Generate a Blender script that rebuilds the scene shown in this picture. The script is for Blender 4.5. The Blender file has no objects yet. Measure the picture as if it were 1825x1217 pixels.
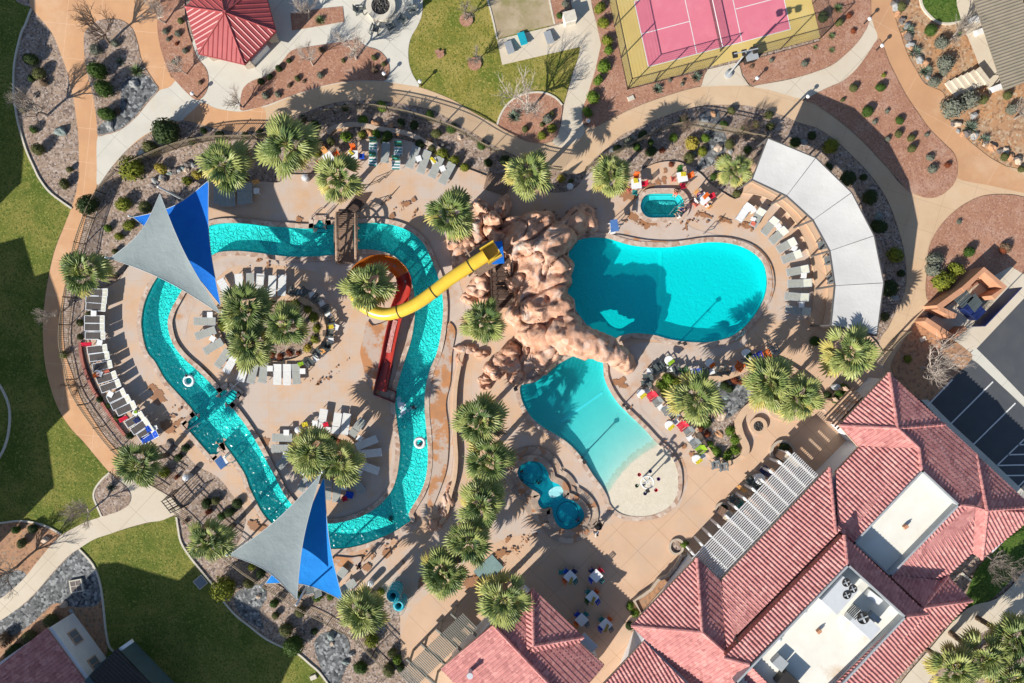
import bpy, bmesh, math, random
from mathutils import Vector, Matrix, Euler, noise
from mathutils.geometry import delaunay_2d_cdt
R = math.radians
random.seed(7)
scene = bpy.context.scene  # aerial view of a resort pool complex
C = scene.collection
S, HC, CX, CY = 19.5, 62.4, 912.5, 608.5       # pixels per metre on the ground, height of the drone, image centre


def W(px, py, z=0.0):
 """photo measurement of a point known to be z metres above the ground -> its place in the world"""
 k = (HC - z) / HC
 return Vector(((px - CX) / S * k, (CY - py) / S * k, z))


# ------------------------------------------------------------------ materials
MATS = {}


def mat(name, c1, c2=None, scale=2.0, rough=.8, bump=0.0, bscale=30.0, metal=0.0, spec=.3, mid=(.35, .65),
  speck=None, sscale=8.0, joints=None, jrot=0.0, jcol=None, c3=None, s3=.3, detail=5, transl=0.0, mid3=(.5, .72)):
 if name in MATS:
  return MATS[name]
 m = bpy.data.materials.new(name)
 m.use_nodes = True
 nt = m.node_tree
 N, L = nt.nodes, nt.links
 b = N['Principled BSDF']
 b.inputs['Roughness'].default_value = rough
 b.inputs['Metallic'].default_value = metal
 b.inputs['Specular IOR Level'].default_value = spec
 geo = N.new('ShaderNodeNewGeometry')
 pos = geo.outputs['Position']

 def noise_(sc, det=detail, r=.6):
  n = N.new('ShaderNodeTexNoise')
  n.inputs['Scale'].default_value = sc
  n.inputs['Detail'].default_value = det
  n.inputs['Roughness'].default_value = r
  L.new(pos, n.inputs['Vector'])
  return n.outputs['Fac']

 def ramp(f, a, bb):
  r = N.new('ShaderNodeMapRange')
  r.inputs['From Min'].default_value = a
  r.inputs['From Max'].default_value = bb
  L.new(f, r.inputs['Value'])
  return r.outputs['Result']

 def mix(f, a, bb, blend='MIX'):
  x = N.new('ShaderNodeMix')
  x.data_type = 'RGBA'
  x.blend_type = blend
  if isinstance(f, (int, float)):
   x.inputs[0].default_value = f
  else:
   L.new(f, x.inputs[0])
  for i, v in ((6, a), (7, bb)):
   if isinstance(v, tuple):
    x.inputs[i].default_value = (*v, 1)
   else:
    L.new(v, x.inputs[i])
  return x.outputs[2]
 col = c1
 if c2:
  col = mix(ramp(noise_(scale), *mid), c1, c2)
 if c3:
  col = mix(ramp(noise_(s3, 8, .68), *mid3), col, c3)
 if speck:
  v = N.new('ShaderNodeTexVoronoi')
  v.inputs['Scale'].default_value = sscale
  L.new(pos, v.inputs['Vector'])
  sep = N.new('ShaderNodeSeparateColor')
  L.new(v.outputs['Color'], sep.inputs[0])
  col = mix(ramp(sep.outputs[0], speck[2] if len(speck) > 2 else .55, 1.0), col, speck[0])
  col = mix(ramp(sep.outputs[1], .6, 1.0), col, speck[1])
 if joints:
  mp = N.new('ShaderNodeMapping')
  mp.inputs['Rotation'].default_value = (0, 0, jrot)
  L.new(pos, mp.inputs['Vector'])
  br = N.new('ShaderNodeTexBrick')
  br.offset = 0
  br.inputs['Scale'].default_value = 1
  br.inputs['Brick Width'].default_value = joints
  br.inputs['Row Height'].default_value = joints
  br.inputs['Mortar Size'].default_value = .016
  br.inputs['Mortar Smooth'].default_value = .3
  L.new(mp.outputs[0], br.inputs['Vector'])
  col = mix(br.outputs['Fac'], col, jcol or tuple(x * .55 for x in c1))
 if isinstance(col, tuple):
  b.inputs['Base Color'].default_value = (*col, 1)
 else:
  L.new(col, b.inputs['Base Color'])
 if bump:
  bp = N.new('ShaderNodeBump')
  bp.inputs['Strength'].default_value = min(1, bump)
  bp.inputs['Distance'].default_value = .05 * max(1, bump)
  L.new(noise_(bscale, 4, .7), bp.inputs['Height'])
  L.new(bp.outputs[0], b.inputs['Normal'])
 if transl:
  t = N.new('ShaderNodeBsdfTranslucent')
  if isinstance(col, tuple):
   t.inputs[0].default_value = (*col, 1)
  else:
   L.new(col, t.inputs[0])
  x = N.new('ShaderNodeMixShader')
  x.inputs[0].default_value = transl
  L.new(b.outputs[0], x.inputs[1])
  L.new(t.outputs[0], x.inputs[2])
  L.new(x.outputs[0], N['Material Output'].inputs['Surface'])
 MATS[name] = m
 return m


def water_mat(name, tint, body, fbody, wave, wscale, rough=.12, use_depth=False, ripple=False, tilt=1.0):
 """Water: a tinted see-through layer, some suspended milkiness and a wavy reflecting surface."""
 m = bpy.data.materials.new(name)
 m.use_nodes = True
 nt = m.node_tree
 N, L = nt.nodes, nt.links
 N.remove(N['Principled BSDF'])
 geo = N.new('ShaderNodeNewGeometry')
 # cellular chop: warped voronoi ridges
 nz = N.new('ShaderNodeTexNoise')
 nz.inputs['Scale'].default_value = wscale * .5
 nz.inputs['Detail'].default_value = 2
 L.new(geo.outputs['Position'], nz.inputs['Vector'])
 ad = N.new('ShaderNodeMix')
 ad.data_type = 'RGBA'
 ad.blend_type = 'LINEAR_LIGHT'
 ad.inputs[0].default_value = .25
 L.new(geo.outputs['Position'], ad.inputs[6])
 L.new(nz.outputs['Color'], ad.inputs[7])
 v = N.new('ShaderNodeTexVoronoi')
 v.feature = 'SMOOTH_F1'
 v.inputs['Smoothness'].default_value = .35
 v.inputs['Scale'].default_value = wscale
 L.new(ad.outputs[2], v.inputs['Vector'])
 h = v.outputs['Distance']
 if ripple:
  w = N.new('ShaderNodeTexWave')
  w.wave_type = 'RINGS'
  w.rings_direction = 'Z'
  w.inputs['Scale'].default_value = .9
  w.inputs['Distortion'].default_value = 2.5
  w.inputs['Detail'].default_value = 2
  mp = N.new('ShaderNodeMapping')
  mp.inputs['Location'].default_value = ripple
  L.new(geo.outputs['Position'], mp.inputs[0])
  L.new(mp.outputs[0], w.inputs['Vector'])
  h = w.outputs['Fac']
 bp = N.new('ShaderNodeBump')
 bp.inputs['Strength'].default_value = 1
 bp.inputs['Distance'].default_value = wave
 L.new(h, bp.inputs['Height'])
 tr = N.new('ShaderNodeBsdfTransparent')
 df = N.new('ShaderNodeBsdfDiffuse')
 df.inputs[0].default_value = (*body, 1)
 L.new(bp.outputs[0], df.inputs['Normal'])
 gl = N.new('ShaderNodeBsdfGlossy')
 gl.inputs['Roughness'].default_value = rough
 gl.inputs[0].default_value = (1, 1, 1, 1)
 L.new(bp.outputs[0], gl.inputs['Normal'])
 lw = N.new('ShaderNodeLayerWeight')      # same reflectance from above and from below
 lw.inputs[0].default_value = .5
 L.new(bp.outputs[0], lw.inputs['Normal'])
 p5 = N.new('ShaderNodeMath')
 p5.operation = 'POWER'
 p5.inputs[1].default_value = 5
 L.new(lw.outputs['Facing'], p5.inputs[0])
 fr = N.new('ShaderNodeMapRange')
 fr.inputs['To Min'].default_value = .02
 L.new(p5.outputs[0], fr.inputs[0])
 m1 = N.new('ShaderNodeMixShader')
 if use_depth:
  at = N.new('ShaderNodeAttribute')
  at.attribute_name = 'depth'
  mr = N.new('ShaderNodeMapRange')
  mr.inputs['From Max'].default_value = 1.0
  L.new(at.outputs['Fac'], mr.inputs[0])
  pw = N.new('ShaderNodeMath')
  pw.operation = 'POWER'
  pw.inputs[1].default_value = .45
  L.new(mr.outputs[0], pw.inputs[0])
  x = N.new('ShaderNodeMix')
  x.data_type = 'RGBA'
  L.new(pw.outputs[0], x.inputs[0])
  x.inputs[6].default_value = (.95, 1, 1, 1)
  x.inputs[7].default_value = (*tint, 1)
  L.new(x.outputs[2], tr.inputs[0])
  ml = N.new('ShaderNodeMath')
  ml.operation = 'MULTIPLY'
  ml.inputs[1].default_value = fbody
  L.new(pw.outputs[0], ml.inputs[0])
  L.new(ml.outputs[0], m1.inputs[0])
 else:
  tr.inputs[0].default_value = (*tint, 1)
  m1.inputs[0].default_value = fbody
 L.new(tr.outputs[0], m1.inputs[1])
 L.new(df.outputs[0], m1.inputs[2])
 m2 = N.new('ShaderNodeMixShader')
 L.new(fr.outputs[0], m2.inputs[0])
 L.new(m1.outputs[0], m2.inputs[1])
 L.new(gl.outputs[0], m2.inputs[2])
 L.new(m2.outputs[0], N['Material Output'].inputs['Surface'])
 return m


def floor_mat(name, col, wscale, dist, band=.16):
 """pale plaster under moving water: the net of wavelets is relief, so only sunlight shows it"""
 m = bpy.data.materials.new(name)
 m.use_nodes = True
 nt = m.node_tree
 N, L = nt.nodes, nt.links
 b = N['Principled BSDF']
 b.inputs['Base Color'].default_value = (*col, 1)
 b.inputs['Roughness'].default_value = .6
 geo = N.new('ShaderNodeNewGeometry')
 nz = N.new('ShaderNodeTexNoise')
 nz.inputs['Scale'].default_value = wscale * .8
 nz.inputs['Detail'].default_value = 4
 L.new(geo.outputs['Position'], nz.inputs['Vector'])
 ad = N.new('ShaderNodeMix')
 ad.data_type = 'RGBA'
 ad.blend_type = 'LINEAR_LIGHT'
 ad.inputs[0].default_value = .75
 L.new(geo.outputs['Position'], ad.inputs[6])
 L.new(nz.outputs['Color'], ad.inputs[7])
 v = N.new('ShaderNodeTexVoronoi')
 v.feature = 'DISTANCE_TO_EDGE'
 v.inputs['Scale'].default_value = wscale
 L.new(ad.outputs[2], v.inputs['Vector'])
 r = N.new('ShaderNodeMapRange')
 r.interpolation_type = 'SMOOTHSTEP'
 r.inputs['From Max'].default_value = band
 r.inputs['To Min'].default_value = 1
 r.inputs['To Max'].default_value = 0
 L.new(v.outputs['Distance'], r.inputs['Value'])
 bp = N.new('ShaderNodeBump')
 bp.inputs['Strength'].default_value = 1
 bp.inputs['Distance'].default_value = dist
 L.new(r.outputs['Result'], bp.inputs['Height'])
 L.new(bp.outputs[0], b.inputs['Normal'])
 MATS[name] = m
 return m


# ground-type materials
mat('gravel', (.385, .28, .205), (.295, .21, .155), scale=1.2, bump=1, bscale=14, speck=((.5, .42, .37), (.12, .09, .08)), sscale=7)
mat('soil', (.36, .20, .12), (.46, .25, .13), scale=.9, bump=.6, bscale=10, speck=((.30, .22, .15), (.22, .13, .08), .8), sscale=5)
mat('redbed', (.41, .215, .135), (.345, .17, .105), scale=.8, bump=.6, bscale=16, c3=(.47, .30, .22), s3=.45, speck=((.48, .30, .22), (.27, .13, .09), .75), sscale=9)
mat('orangesoil', (.50, .26, .12), (.40, .24, .14), scale=.6, bump=.7, bscale=9, c3=(.45, .34, .22), s3=.5, speck=((.5, .4, .28), (.25, .14, .08), .7), sscale=5)
mat('river_rock', (.16, .165, .165), (.09, .095, .10), scale=2.5, bump=1, bscale=6, speck=((.34, .35, .35), (.03, .035, .04), .45), sscale=4.5)
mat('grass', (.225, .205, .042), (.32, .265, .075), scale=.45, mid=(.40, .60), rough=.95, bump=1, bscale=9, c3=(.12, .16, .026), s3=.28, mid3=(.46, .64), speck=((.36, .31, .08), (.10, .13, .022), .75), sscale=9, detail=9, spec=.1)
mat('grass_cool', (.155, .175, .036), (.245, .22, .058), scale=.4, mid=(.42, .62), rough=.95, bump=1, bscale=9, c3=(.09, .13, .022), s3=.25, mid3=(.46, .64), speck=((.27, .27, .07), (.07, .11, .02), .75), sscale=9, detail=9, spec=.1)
mat('grass_lush', (.06, .12, .02), (.10, .15, .03), scale=.8, rough=.95, bump=1, bscale=9, speck=((.14, .2, .05), (.03, .07, .012), .75), sscale=9, spec=.1)
mat('orange_path', (.62, .35, .18), (.56, .31, .165), scale=.5, bump=.15, c3=(.66, .42, .25), s3=.2, joints=3.1, jrot=.1, jcol=(.72, .5, .34))
mat('orange_road', (.55, .31, .165), (.48, .27, .145), scale=.35, bump=.2, c3=(.60, .40, .25), s3=.15, joints=5.2, jrot=.5, jcol=(.62, .42, .28))
mat('tan_walk', (.60, .44, .285), (.55, .385, .24), scale=.4, bump=.15, c3=(.60, .36, .2), s3=.12, mid3=(.5, .8), joints=2.6, jrot=.3, jcol=(.42, .29, .19))
mat('pale_walk', (.58, .50, .385), (.62, .55, .44), scale=.5, bump=.1, c3=(.52, .43, .31), s3=.25, joints=2.9, jrot=.75, jcol=(.34, .28, .21))
mat('white_walk', (.62, .59, .51), (.57, .545, .47), scale=.6, bump=.1, c3=(.60, .50, .37), s3=.2, mid3=(.55, .8), joints=3.3, jrot=.72, jcol=(.36, .33, .28))
mat('deck', (.60, .405, .265), (.545, .36, .23), scale=.45, bump=.15, c3=(.52, .43, .365), s3=.2, mid3=(.42, .58), joints=1.85, jcol=(.53, .365, .25), detail=8)
mat('deck_rot', (.61, .42, .285), (.565, .375, .245), scale=.45, bump=.15, c3=(.50, .38, .285), s3=.2, joints=2.7, jrot=R(45), jcol=(.36, .23, .14), detail=8)
mat('deck_worn', (.55, .455, .385), (.49, .395, .33), scale=.8, bump=.15, c3=(.50, .28, .15), s3=.35, mid3=(.52, .66), detail=9)
mat('wet', (.36, .175, .085), (.30, .16, .09), scale=1.5, rough=.35, bump=.1, spec=.4)
mat('wet_orange', (.50, .23, .095), (.40, .20, .10), scale=1.2, rough=.5, bump=.1, spec=.3, c3=(.47, .375, .31), s3=.55, mid3=(.47, .54), detail=9)
mat('coping', (.46, .34, .265), (.54, .41, .32), scale=3, bump=.3, speck=((.6, .5, .42), (.36, .22, .15), .6), sscale=3)
mat('flagstone', (.40, .30, .23), (.30, .23, .18), scale=1.5, bump=.6, bscale=6, speck=((.52, .40, .3), (.38, .18, .09), .4), sscale=1.7)
mat('kerb', (.62, .57, .47), (.54, .49, .4), scale=3)
mat('asphalt', (.07, .076, .086), (.085, .09, .098), scale=.6, bump=.4, bscale=30, rough=.9)
mat('paint_white', (.72, .72, .70), (.62, .62, .6), scale=5)
mat('court_pink', (.66, .185, .245), (.62, .17, .225), scale=.5, rough=.75, c3=(.68, .22, .27), s3=.4, detail=8)
mat('court_yellow', (.62, .455, .155), (.57, .42, .145), scale=.5, rough=.8, c3=(.6, .47, .2), s3=.4, detail=8)
mat('bocce', (.36, .28, .175), (.46, .37, .25), scale=.6, bump=.4, c3=(.26, .225, .10), s3=.5, mid3=(.45, .62), detail=9)
mat('beach', (.66, .60, .475), (.60, .535, .41), scale=1.5, rough=.7, bump=.2, speck=((.70, .64, .51), (.56, .51, .41), .7), sscale=14)
mat('pool_plaster', (.55, .85, .85), (.5, .8, .8), scale=.7, rough=.8)
mat('spa_plaster', (.50, .74, .76), (.46, .70, .72), scale=.7, rough=.8)
mat('pale_plaster', (.70, .70, .60), (.66, .66, .57), scale=1.5, rough=.7, bump=.2)
mat('tile_line', (.80, .82, .80))
mat('dark_tile', (.03, .08, .13))
mat('stucco', (.52, .36, .26), (.47, .32, .23), scale=1.5, bump=.3, bscale=20)
mat('stucco_orange', (.52, .27, .16), (.46, .23, .13), scale=1.2, bump=.3, bscale=20)
mat('stucco_white', (.70, .70, .70), (.64, .64, .65), scale=1.5, bump=.3, bscale=20)
mat('wall_cap', (.60, .42, .28), (.54, .37, .245), scale=2, bump=.2)
mat('stone_cap', (.50, .42, .33), (.42, .35, .28), scale=3, bump=.4)
mat('rock', (.60, .375, .265), (.49, .265, .17), scale=.8, rough=.9, bump=1.3, bscale=4.5, c3=(.50, .43, .38), s3=.55, mid3=(.52, .66), detail=10, speck=((.62, .40, .29), (.40, .21, .13), .8), sscale=2.2)
mat('boulder_grey', (.33, .33, .32), (.24, .25, .25), scale=3, bump=.8, bscale=9)
mat('boulder_green', (.24, .29, .27), (.17, .21, .2), scale=3, bump=.8, bscale=9)
mat('boulder_pale', (.55, .44, .34), (.45, .34, .25), scale=3, bump=.8, bscale=9)
mat('boulder_orange', (.50, .29, .16), (.42, .22, .12), scale=3, bump=.8, bscale=9)
mat('boulder_dark', (.17, .145, .13), (.11, .095, .09), scale=3, bump=.8, bscale=9)
# plants
mat('palm_green', (.19, .25, .07), (.115, .165, .045), scale=1.6, rough=.5, transl=.12, spec=.35)
mat('palm_bright', (.38, .40, .135), (.26, .31, .085), scale=1.6, rough=.5, transl=.14, spec=.35)
mat('palm_yellow', (.55, .46, .14), (.42, .39, .11), scale=1.6, rough=.6, transl=.14)
mat('palm_dark', (.07, .12, .04), (.10, .15, .05), scale=1.6, rough=.5, transl=.08)
mat('palm_brown', (.34, .24, .13), (.24, .165, .09), scale=2, rough=.8)
mat('palm_trunk', (.20, .14, .095), (.13, .09, .06), scale=5, bump=1, bscale=12)
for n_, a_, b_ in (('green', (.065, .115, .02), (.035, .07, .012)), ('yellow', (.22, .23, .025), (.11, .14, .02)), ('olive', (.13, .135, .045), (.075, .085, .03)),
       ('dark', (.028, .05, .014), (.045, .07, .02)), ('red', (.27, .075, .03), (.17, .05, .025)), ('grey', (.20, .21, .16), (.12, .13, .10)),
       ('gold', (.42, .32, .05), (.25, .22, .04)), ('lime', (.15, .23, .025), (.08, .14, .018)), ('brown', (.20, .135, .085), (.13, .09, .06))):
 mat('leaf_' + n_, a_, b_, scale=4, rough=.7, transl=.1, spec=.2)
mat('agave', (.11, .16, .115), (.17, .205, .15), scale=4, rough=.6)
mat('agave_green', (.10, .16, .06), (.16, .21, .09), scale=4, rough=.6)
mat('bark_pale', (.50, .43, .37), (.38, .32, .27), scale=6)
mat('bark_dark', (.17, .12, .09), (.12, .085, .065), scale=6)
mat('bark_grey', (.30, .26, .22), (.22, .19, .16), scale=6)
# man-made
mat('roof_tile', (.565, .25, .225), (.49, .205, .195), scale=1.6, rough=.75, bump=.15, c3=(.43, .18, .16), s3=.35, mid3=(.5, .75), speck=((.64, .31, .275), (.40, .16, .15), .5), sscale=2.8)
mat('roof_tile_red', (.45, .16, .12), (.38, .13, .10), scale=1.6, rough=.75, speck=((.5, .19, .14), (.34, .11, .09), .55), sscale=2.8)
mat('foam_water', (.40, .78, .80), (.25, .6, .64), scale=3, bump=.6, bscale=6, rough=.4)
mat('metal_red', (.37, .075, .075), (.32, .06, .062), scale=.8, rough=.45, spec=.5)
mat('roof_flat', (.78, .76, .68), (.72, .69, .6), scale=.7, bump=.1, c3=(.50, .33, .17), s3=.16, mid3=(.60, .80), detail=9)
mat('roof_rust', (.70, .62, .48), (.60, .44, .27), scale=.35, bump=.1, c3=(.45, .25, .11), s3=.3, mid3=(.52, .75), detail=9)
mat('metal_grey', (.38, .40, .41), (.33, .35, .36), scale=2, rough=.5, spec=.5)
mat('metal_light', (.58, .60, .61), (.53, .55, .57), scale=2, rough=.45, spec=.5)
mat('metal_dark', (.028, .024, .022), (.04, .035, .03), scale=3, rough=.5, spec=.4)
mat('fence_tan', (.25, .20, .13), (.21, .17, .115), scale=3, rough=.6)
mat('chrome', (.62, .63, .64), rough=.25, metal=.9)
mat('white_paint', (.75, .75, .74), (.70, .70, .69), scale=3, rough=.5)
mat('canopy', (.515, .51, .495), (.485, .48, .465), scale=.6, rough=.9, bump=.7, bscale=1.0, c3=(.46, .445, .41), s3=.5, mid3=(.55, .8))
mat('canopy_frame', (.10, .095, .095), rough=.5)
mat('sail_grey', (.285, .33, .33), (.24, .285, .285), scale=.5, rough=.85, bump=1.5, bscale=.9, transl=.12)
mat('sail_blue', (.006, .17, .66), (.005, .145, .60), scale=.6, rough=.8, bump=1.5, bscale=.9, transl=.12)
mat('sail_azure', (.006, .25, .74), (.005, .215, .68), scale=.6, rough=.8, bump=1.5, bscale=.9, transl=.12)
mat('sail_hem', (.48, .52, .52), rough=.8)
mat('slide_yellow', (.74, .49, .045), (.68, .44, .04), scale=1.5, rough=.28, spec=.6)
mat('slide_orange', (.66, .19, .025), (.60, .16, .02), scale=1.5, rough=.3, spec=.6)
mat('slide_red', (.40, .035, .022), (.33, .028, .02), scale=1.5, rough=.3, spec=.6)
mat('slide_maroon', (.12, .014, .012), (.16, .02, .016), scale=1.5, rough=.3, spec=.6)
mat('slide_foam', (.50, .30, .28), (.36, .12, .10), scale=3, bump=1, bscale=6, rough=.3)
mat('foam', (.8, .85, .86), (.65, .75, .77), scale=3, bump=1, bscale=10, rough=.4)
mat('wood', (.28, .19, .135), (.20, .13, .09), scale=5, bump=.4)
mat('wood_dark', (.10, .065, .05), (.07, .045, .035), scale=5, bump=.4)
mat('wood_log', (.40, .275, .195), (.30, .2, .14), scale=4, bump=.4)
mat('pergola_grey', (.27, .265, .225), (.22, .22, .19), scale=5, bump=.2)
mat('white', (.76, .76, .75), (.72, .72, .715), scale=2, rough=.55)
mat('sling_white', (.70, .695, .665), (.65, .645, .615), scale=3, rough=.8)
mat('sling_grey', (.36, .37, .335), (.315, .325, .295), scale=3, rough=.8)
mat('sling_pale', (.44, .44, .37), (.40, .40, .34), scale=3, rough=.8)
mat('sling_charcoal', (.075, .066, .062), (.095, .085, .08), scale=3, rough=.8)
mat('frame_white', (.68, .72, .76), rough=.4)
mat('frame_grey', (.36, .40, .43), rough=.5)
for n_, c_ in (('green', (.018, .10, .016)), ('blue', (.01, .075, .50)), ('orange', (.70, .13, .012)), ('red', (.60, .012, .045)), ('slate', (.085, .105, .105)),
      ('grey', (.19, .215, .225)), ('lime', (.25, .42, .02)), ('teal', (.02, .23, .22)), ('coral', (.70, .18, .12)), ('pink', (.72, .06, .22)), ('amber', (.72, .36, .12)),
      ('purple', (.13, .02, .18)), ('navy', (.015, .03, .13)), ('turquoise', (.015, .42, .52)), ('yellow', (.62, .50, .03)), ('black', (.012, .012, .014)), ('khaki', (.42, .30, .08))):
 mat('plastic_' + n_, c_, tuple(x * .85 for x in c_), scale=3, rough=.5, spec=.4)
 mat('cloth_' + n_, c_, tuple(x * .8 for x in c_), scale=6, rough=.9, bump=.3, bscale=8)
mat('cloth_white', (.76, .76, .75), (.68, .68, .68), scale=6, rough=.9, bump=.3, bscale=8)
mat('glass_tint', (.16, .19, .22), rough=.15, spec=.6)
mat('skin', (.52, .30, .20), (.48, .27, .18), scale=8, rough=.6)
mat('hair_dark', (.035, .022, .016), rough=.7)
mat('ash', (.07, .065, .06), (.03, .028, .026), scale=8, bump=1, bscale=12, speck=((.16, .15, .14), (.015, .014, .013), .5), sscale=8)
mat('stucco_shaded', (.09, .14, .145), (.07, .11, .12), scale=.6)  # stucco wall colour with deep shade painted in
mat('carport', (.33, .28, .205), (.28, .24, .175), scale=.8, rough=.7)
mat('guard_blue', (.06, .15, .36), (.05, .12, .3), scale=3, rough=.8)
mat('mat_teal', (.20, .30, .29), (.17, .255, .25), scale=2, rough=.9)


# ------------------------------------------------------------------ mesh helpers
class MB:
 def __init__(s):
  s.v, s.f, s.mi = [], [], []

 def add(s, vs, fs, mi=0):
  o = len(s.v)
  s.v += [tuple(v) for v in vs]
  s.f += [tuple(i + o for i in f) for f in fs]
  s.mi += [mi] * len(fs)
  return s

 def box(s, c, d, rz=0.0, rot=None, mi=0, taper=1.0):
  M_ = rot if rot is not None else Matrix.Rotation(rz, 3, 'Z')
  vs = []
  for z in (-.5, .5):
   k = taper if z > 0 else 1
   for x, y in ((-.5, -.5), (.5, -.5), (.5, .5), (-.5, .5)):
    vs.append(Vector(c) + M_ @ Vector((x * d[0] * k, y * d[1] * k, z * d[2])))
  return s.add(vs, [(3, 2, 1, 0), (4, 5, 6, 7), (0, 1, 5, 4), (1, 2, 6, 5), (2, 3, 7, 6), (3, 0, 4, 7)], mi)

 def bar(s, p0, p1, w, h, mi=0):
  p0, p1 = Vector(p0), Vector(p1)
  d = p1 - p0
  if d.length < 1e-6:
   return s
  q = d.to_track_quat('X', 'Z').to_matrix()
  return s.box((p0 + p1) / 2, (d.length, w, h), rot=q, mi=mi)

 def cyl(s, p0, p1, r0, r1=None, n=8, caps=True, mi=0):
  p0, p1 = Vector(p0), Vector(p1)
  r1 = r0 if r1 is None else r1
  q = (p1 - p0).to_track_quat('Z', 'Y').to_matrix()
  vs = []
  for p, r in ((p0, r0), (p1, r1)):
   for i in range(n):
    a = 2 * math.pi * i / n
    vs.append(p + q @ Vector((r * math.cos(a), r * math.sin(a), 0)))
  fs = [(i, (i + 1) % n, n + (i + 1) % n, n + i) for i in range(n)]
  if caps:
   fs += [tuple(range(n - 1, -1, -1)), tuple(range(n, 2 * n))]
  return s.add(vs, fs, mi)

 def tube(s, pts, r, n=6, mi=0):
  for a, b in zip(pts, pts[1:]):
   s.cyl(a, b, r, r, n, mi=mi)
  return s

 def lathe(s, prof, c=(0, 0, 0), n=16, mi=0, sx=1, sy=1):
  vs, fs = [], []
  for r, z in prof:
   for i in range(n):
    a = 2 * math.pi * i / n
    vs.append((c[0] + r * math.cos(a) * sx, c[1] + r * math.sin(a) * sy, c[2] + z))
  for k in range(len(prof) - 1):
   for i in range(n):
    fs.append((k * n + i, k * n + (i + 1) % n, (k + 1) * n + (i + 1) % n, (k + 1) * n + i))
  fs.append(tuple(range(n - 1, -1, -1)))
  fs.append(tuple((len(prof) - 1) * n + i for i in range(n)))
  return s.add(vs, fs, mi)

 def torus(s, c, R_, r, n=20, m=8, mi=0):
  vs, fs = [], []
  for i in range(n):
   a = 2 * math.pi * i / n
   for j in range(m):
    b = 2 * math.pi * j / m
    vs.append((c[0] + (R_ + r * math.cos(b)) * math.cos(a), c[1] + (R_ + r * math.cos(b)) * math.sin(a), c[2] + r * math.sin(b)))
  for i in range(n):
   for j in range(m):
    fs.append((i * m + j, ((i + 1) % n) * m + j, ((i + 1) % n) * m + (j + 1) % m, i * m + (j + 1) % m))
  return s.add(vs, fs, mi)

 def ball(s, c, r, sub=2, amp=0.0, fr=2.0, seed=0.0, scale=(1, 1, 1), mi=0):
  bm = bmesh.new()
  bmesh.ops.create_icosphere(bm, subdivisions=sub, radius=1)
  vs = []
  for v in bm.verts:
   k = 1 + amp * noise.noise(v.co * fr + Vector((seed, seed * 1.7, -seed)))
   vs.append(Vector(c) + Vector((v.co.x * scale[0], v.co.y * scale[1], v.co.z * scale[2])) * r * k)
  fs = [tuple(v.index for v in f.verts) for f in bm.faces]
  bm.free()
  return s.add(vs, fs, mi)

 def prism(s, loop, z0, z1, mi=0, ztop=None):
  """loop: list of (x,y) CCW or CW, convex or mildly concave"""
  n = len(loop)
  if sum(loop[i][0] * loop[(i + 1) % n][1] - loop[(i + 1) % n][0] * loop[i][1] for i in range(n)) < 0:
   loop = loop[::-1]
  vs = [(p[0], p[1], z0) for p in loop] + [(p[0], p[1], z1) for p in loop]
  fs = [(i, (i + 1) % n, n + (i + 1) % n, n + i) for i in range(n)] + [tuple(range(n - 1, -1, -1)), tuple(range(n, 2 * n))]
  return s.add(vs, fs, mi)

 def sweep(s, pts, w, z0, z1, closed=False, mi=0):
  """rectangular section along a 2-D path"""
  n = len(pts)
  P = [Vector((p[0], p[1])) for p in pts]
  vs = []
  for i in range(n):
   if closed:
    a, b = P[i - 1], P[(i + 1) % n]
   else:
    a, b = P[max(0, i - 1)], P[min(n - 1, i + 1)]
   d = (b - a)
   d = d.normalized() if d.length > 1e-9 else Vector((1, 0))
   nn = Vector((-d.y, d.x)) * w / 2
   for q, z in ((P[i] + nn, z0), (P[i] - nn, z0), (P[i] - nn, z1), (P[i] + nn, z1)):
    vs.append((q.x, q.y, z))
  fs = []
  for i in range(n if closed else n - 1):
   j = (i + 1) % n
   for k in range(4):
    fs.append((i * 4 + k, i * 4 + (k + 1) % 4, j * 4 + (k + 1) % 4, j * 4 + k))
  if not closed:
   fs += [(3, 2, 1, 0), tuple((n - 1) * 4 + k for k in range(4))]
  return s.add(vs, fs, mi)

 def mesh(s, name, mats, smooth=False):
  me = bpy.data.meshes.new(name)
  me.from_pydata(s.v, [], s.f)
  for m in (mats if isinstance(mats, (list, tuple)) else [mats]):
   me.materials.append(MATS[m] if isinstance(m, str) else m)
  if any(s.mi):
   me.polygons.foreach_set('material_index', s.mi)
  if smooth:
   me.polygons.foreach_set('use_smooth', [True] * len(s.f))
  me.update()
  return me

 def build(s, name, mats, parent=None, smooth=False):
  return link(name, s.mesh(name, mats, smooth), parent)


def link(name, me, parent=None):
 o = bpy.data.objects.new(name, me)
 C.objects.link(o)
 if parent:
  o.parent = parent
 return o


LABELS = {}


def tag(o, label, cat, group=None):
 n = len(label.split())
 if not 4 <= n <= 16:
  print('LABEL LENGTH', n, label)
 if label in LABELS:
  print('LABEL TWICE', label)
 LABELS[label] = o.name
 o['label'] = label
 o['category'] = cat
 if group:
  o['group'] = group
 return o


def thing(name, label, cat, loc=(0, 0, 0), rz=0.0, group=None, scale=None):
 o = bpy.data.objects.new(name, None)
 o.empty_display_size = .2
 C.objects.link(o)
 o.location = loc
 o.rotation_euler = (0, 0, rz)
 if scale:
  o.scale = scale if isinstance(scale, (tuple, list)) else (scale,) * 3
 return tag(o, label, cat, group)


def kids(o):
 return [c for c in C.objects if c.parent == o] if False else list(o.children)


KIDS = {}


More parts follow.
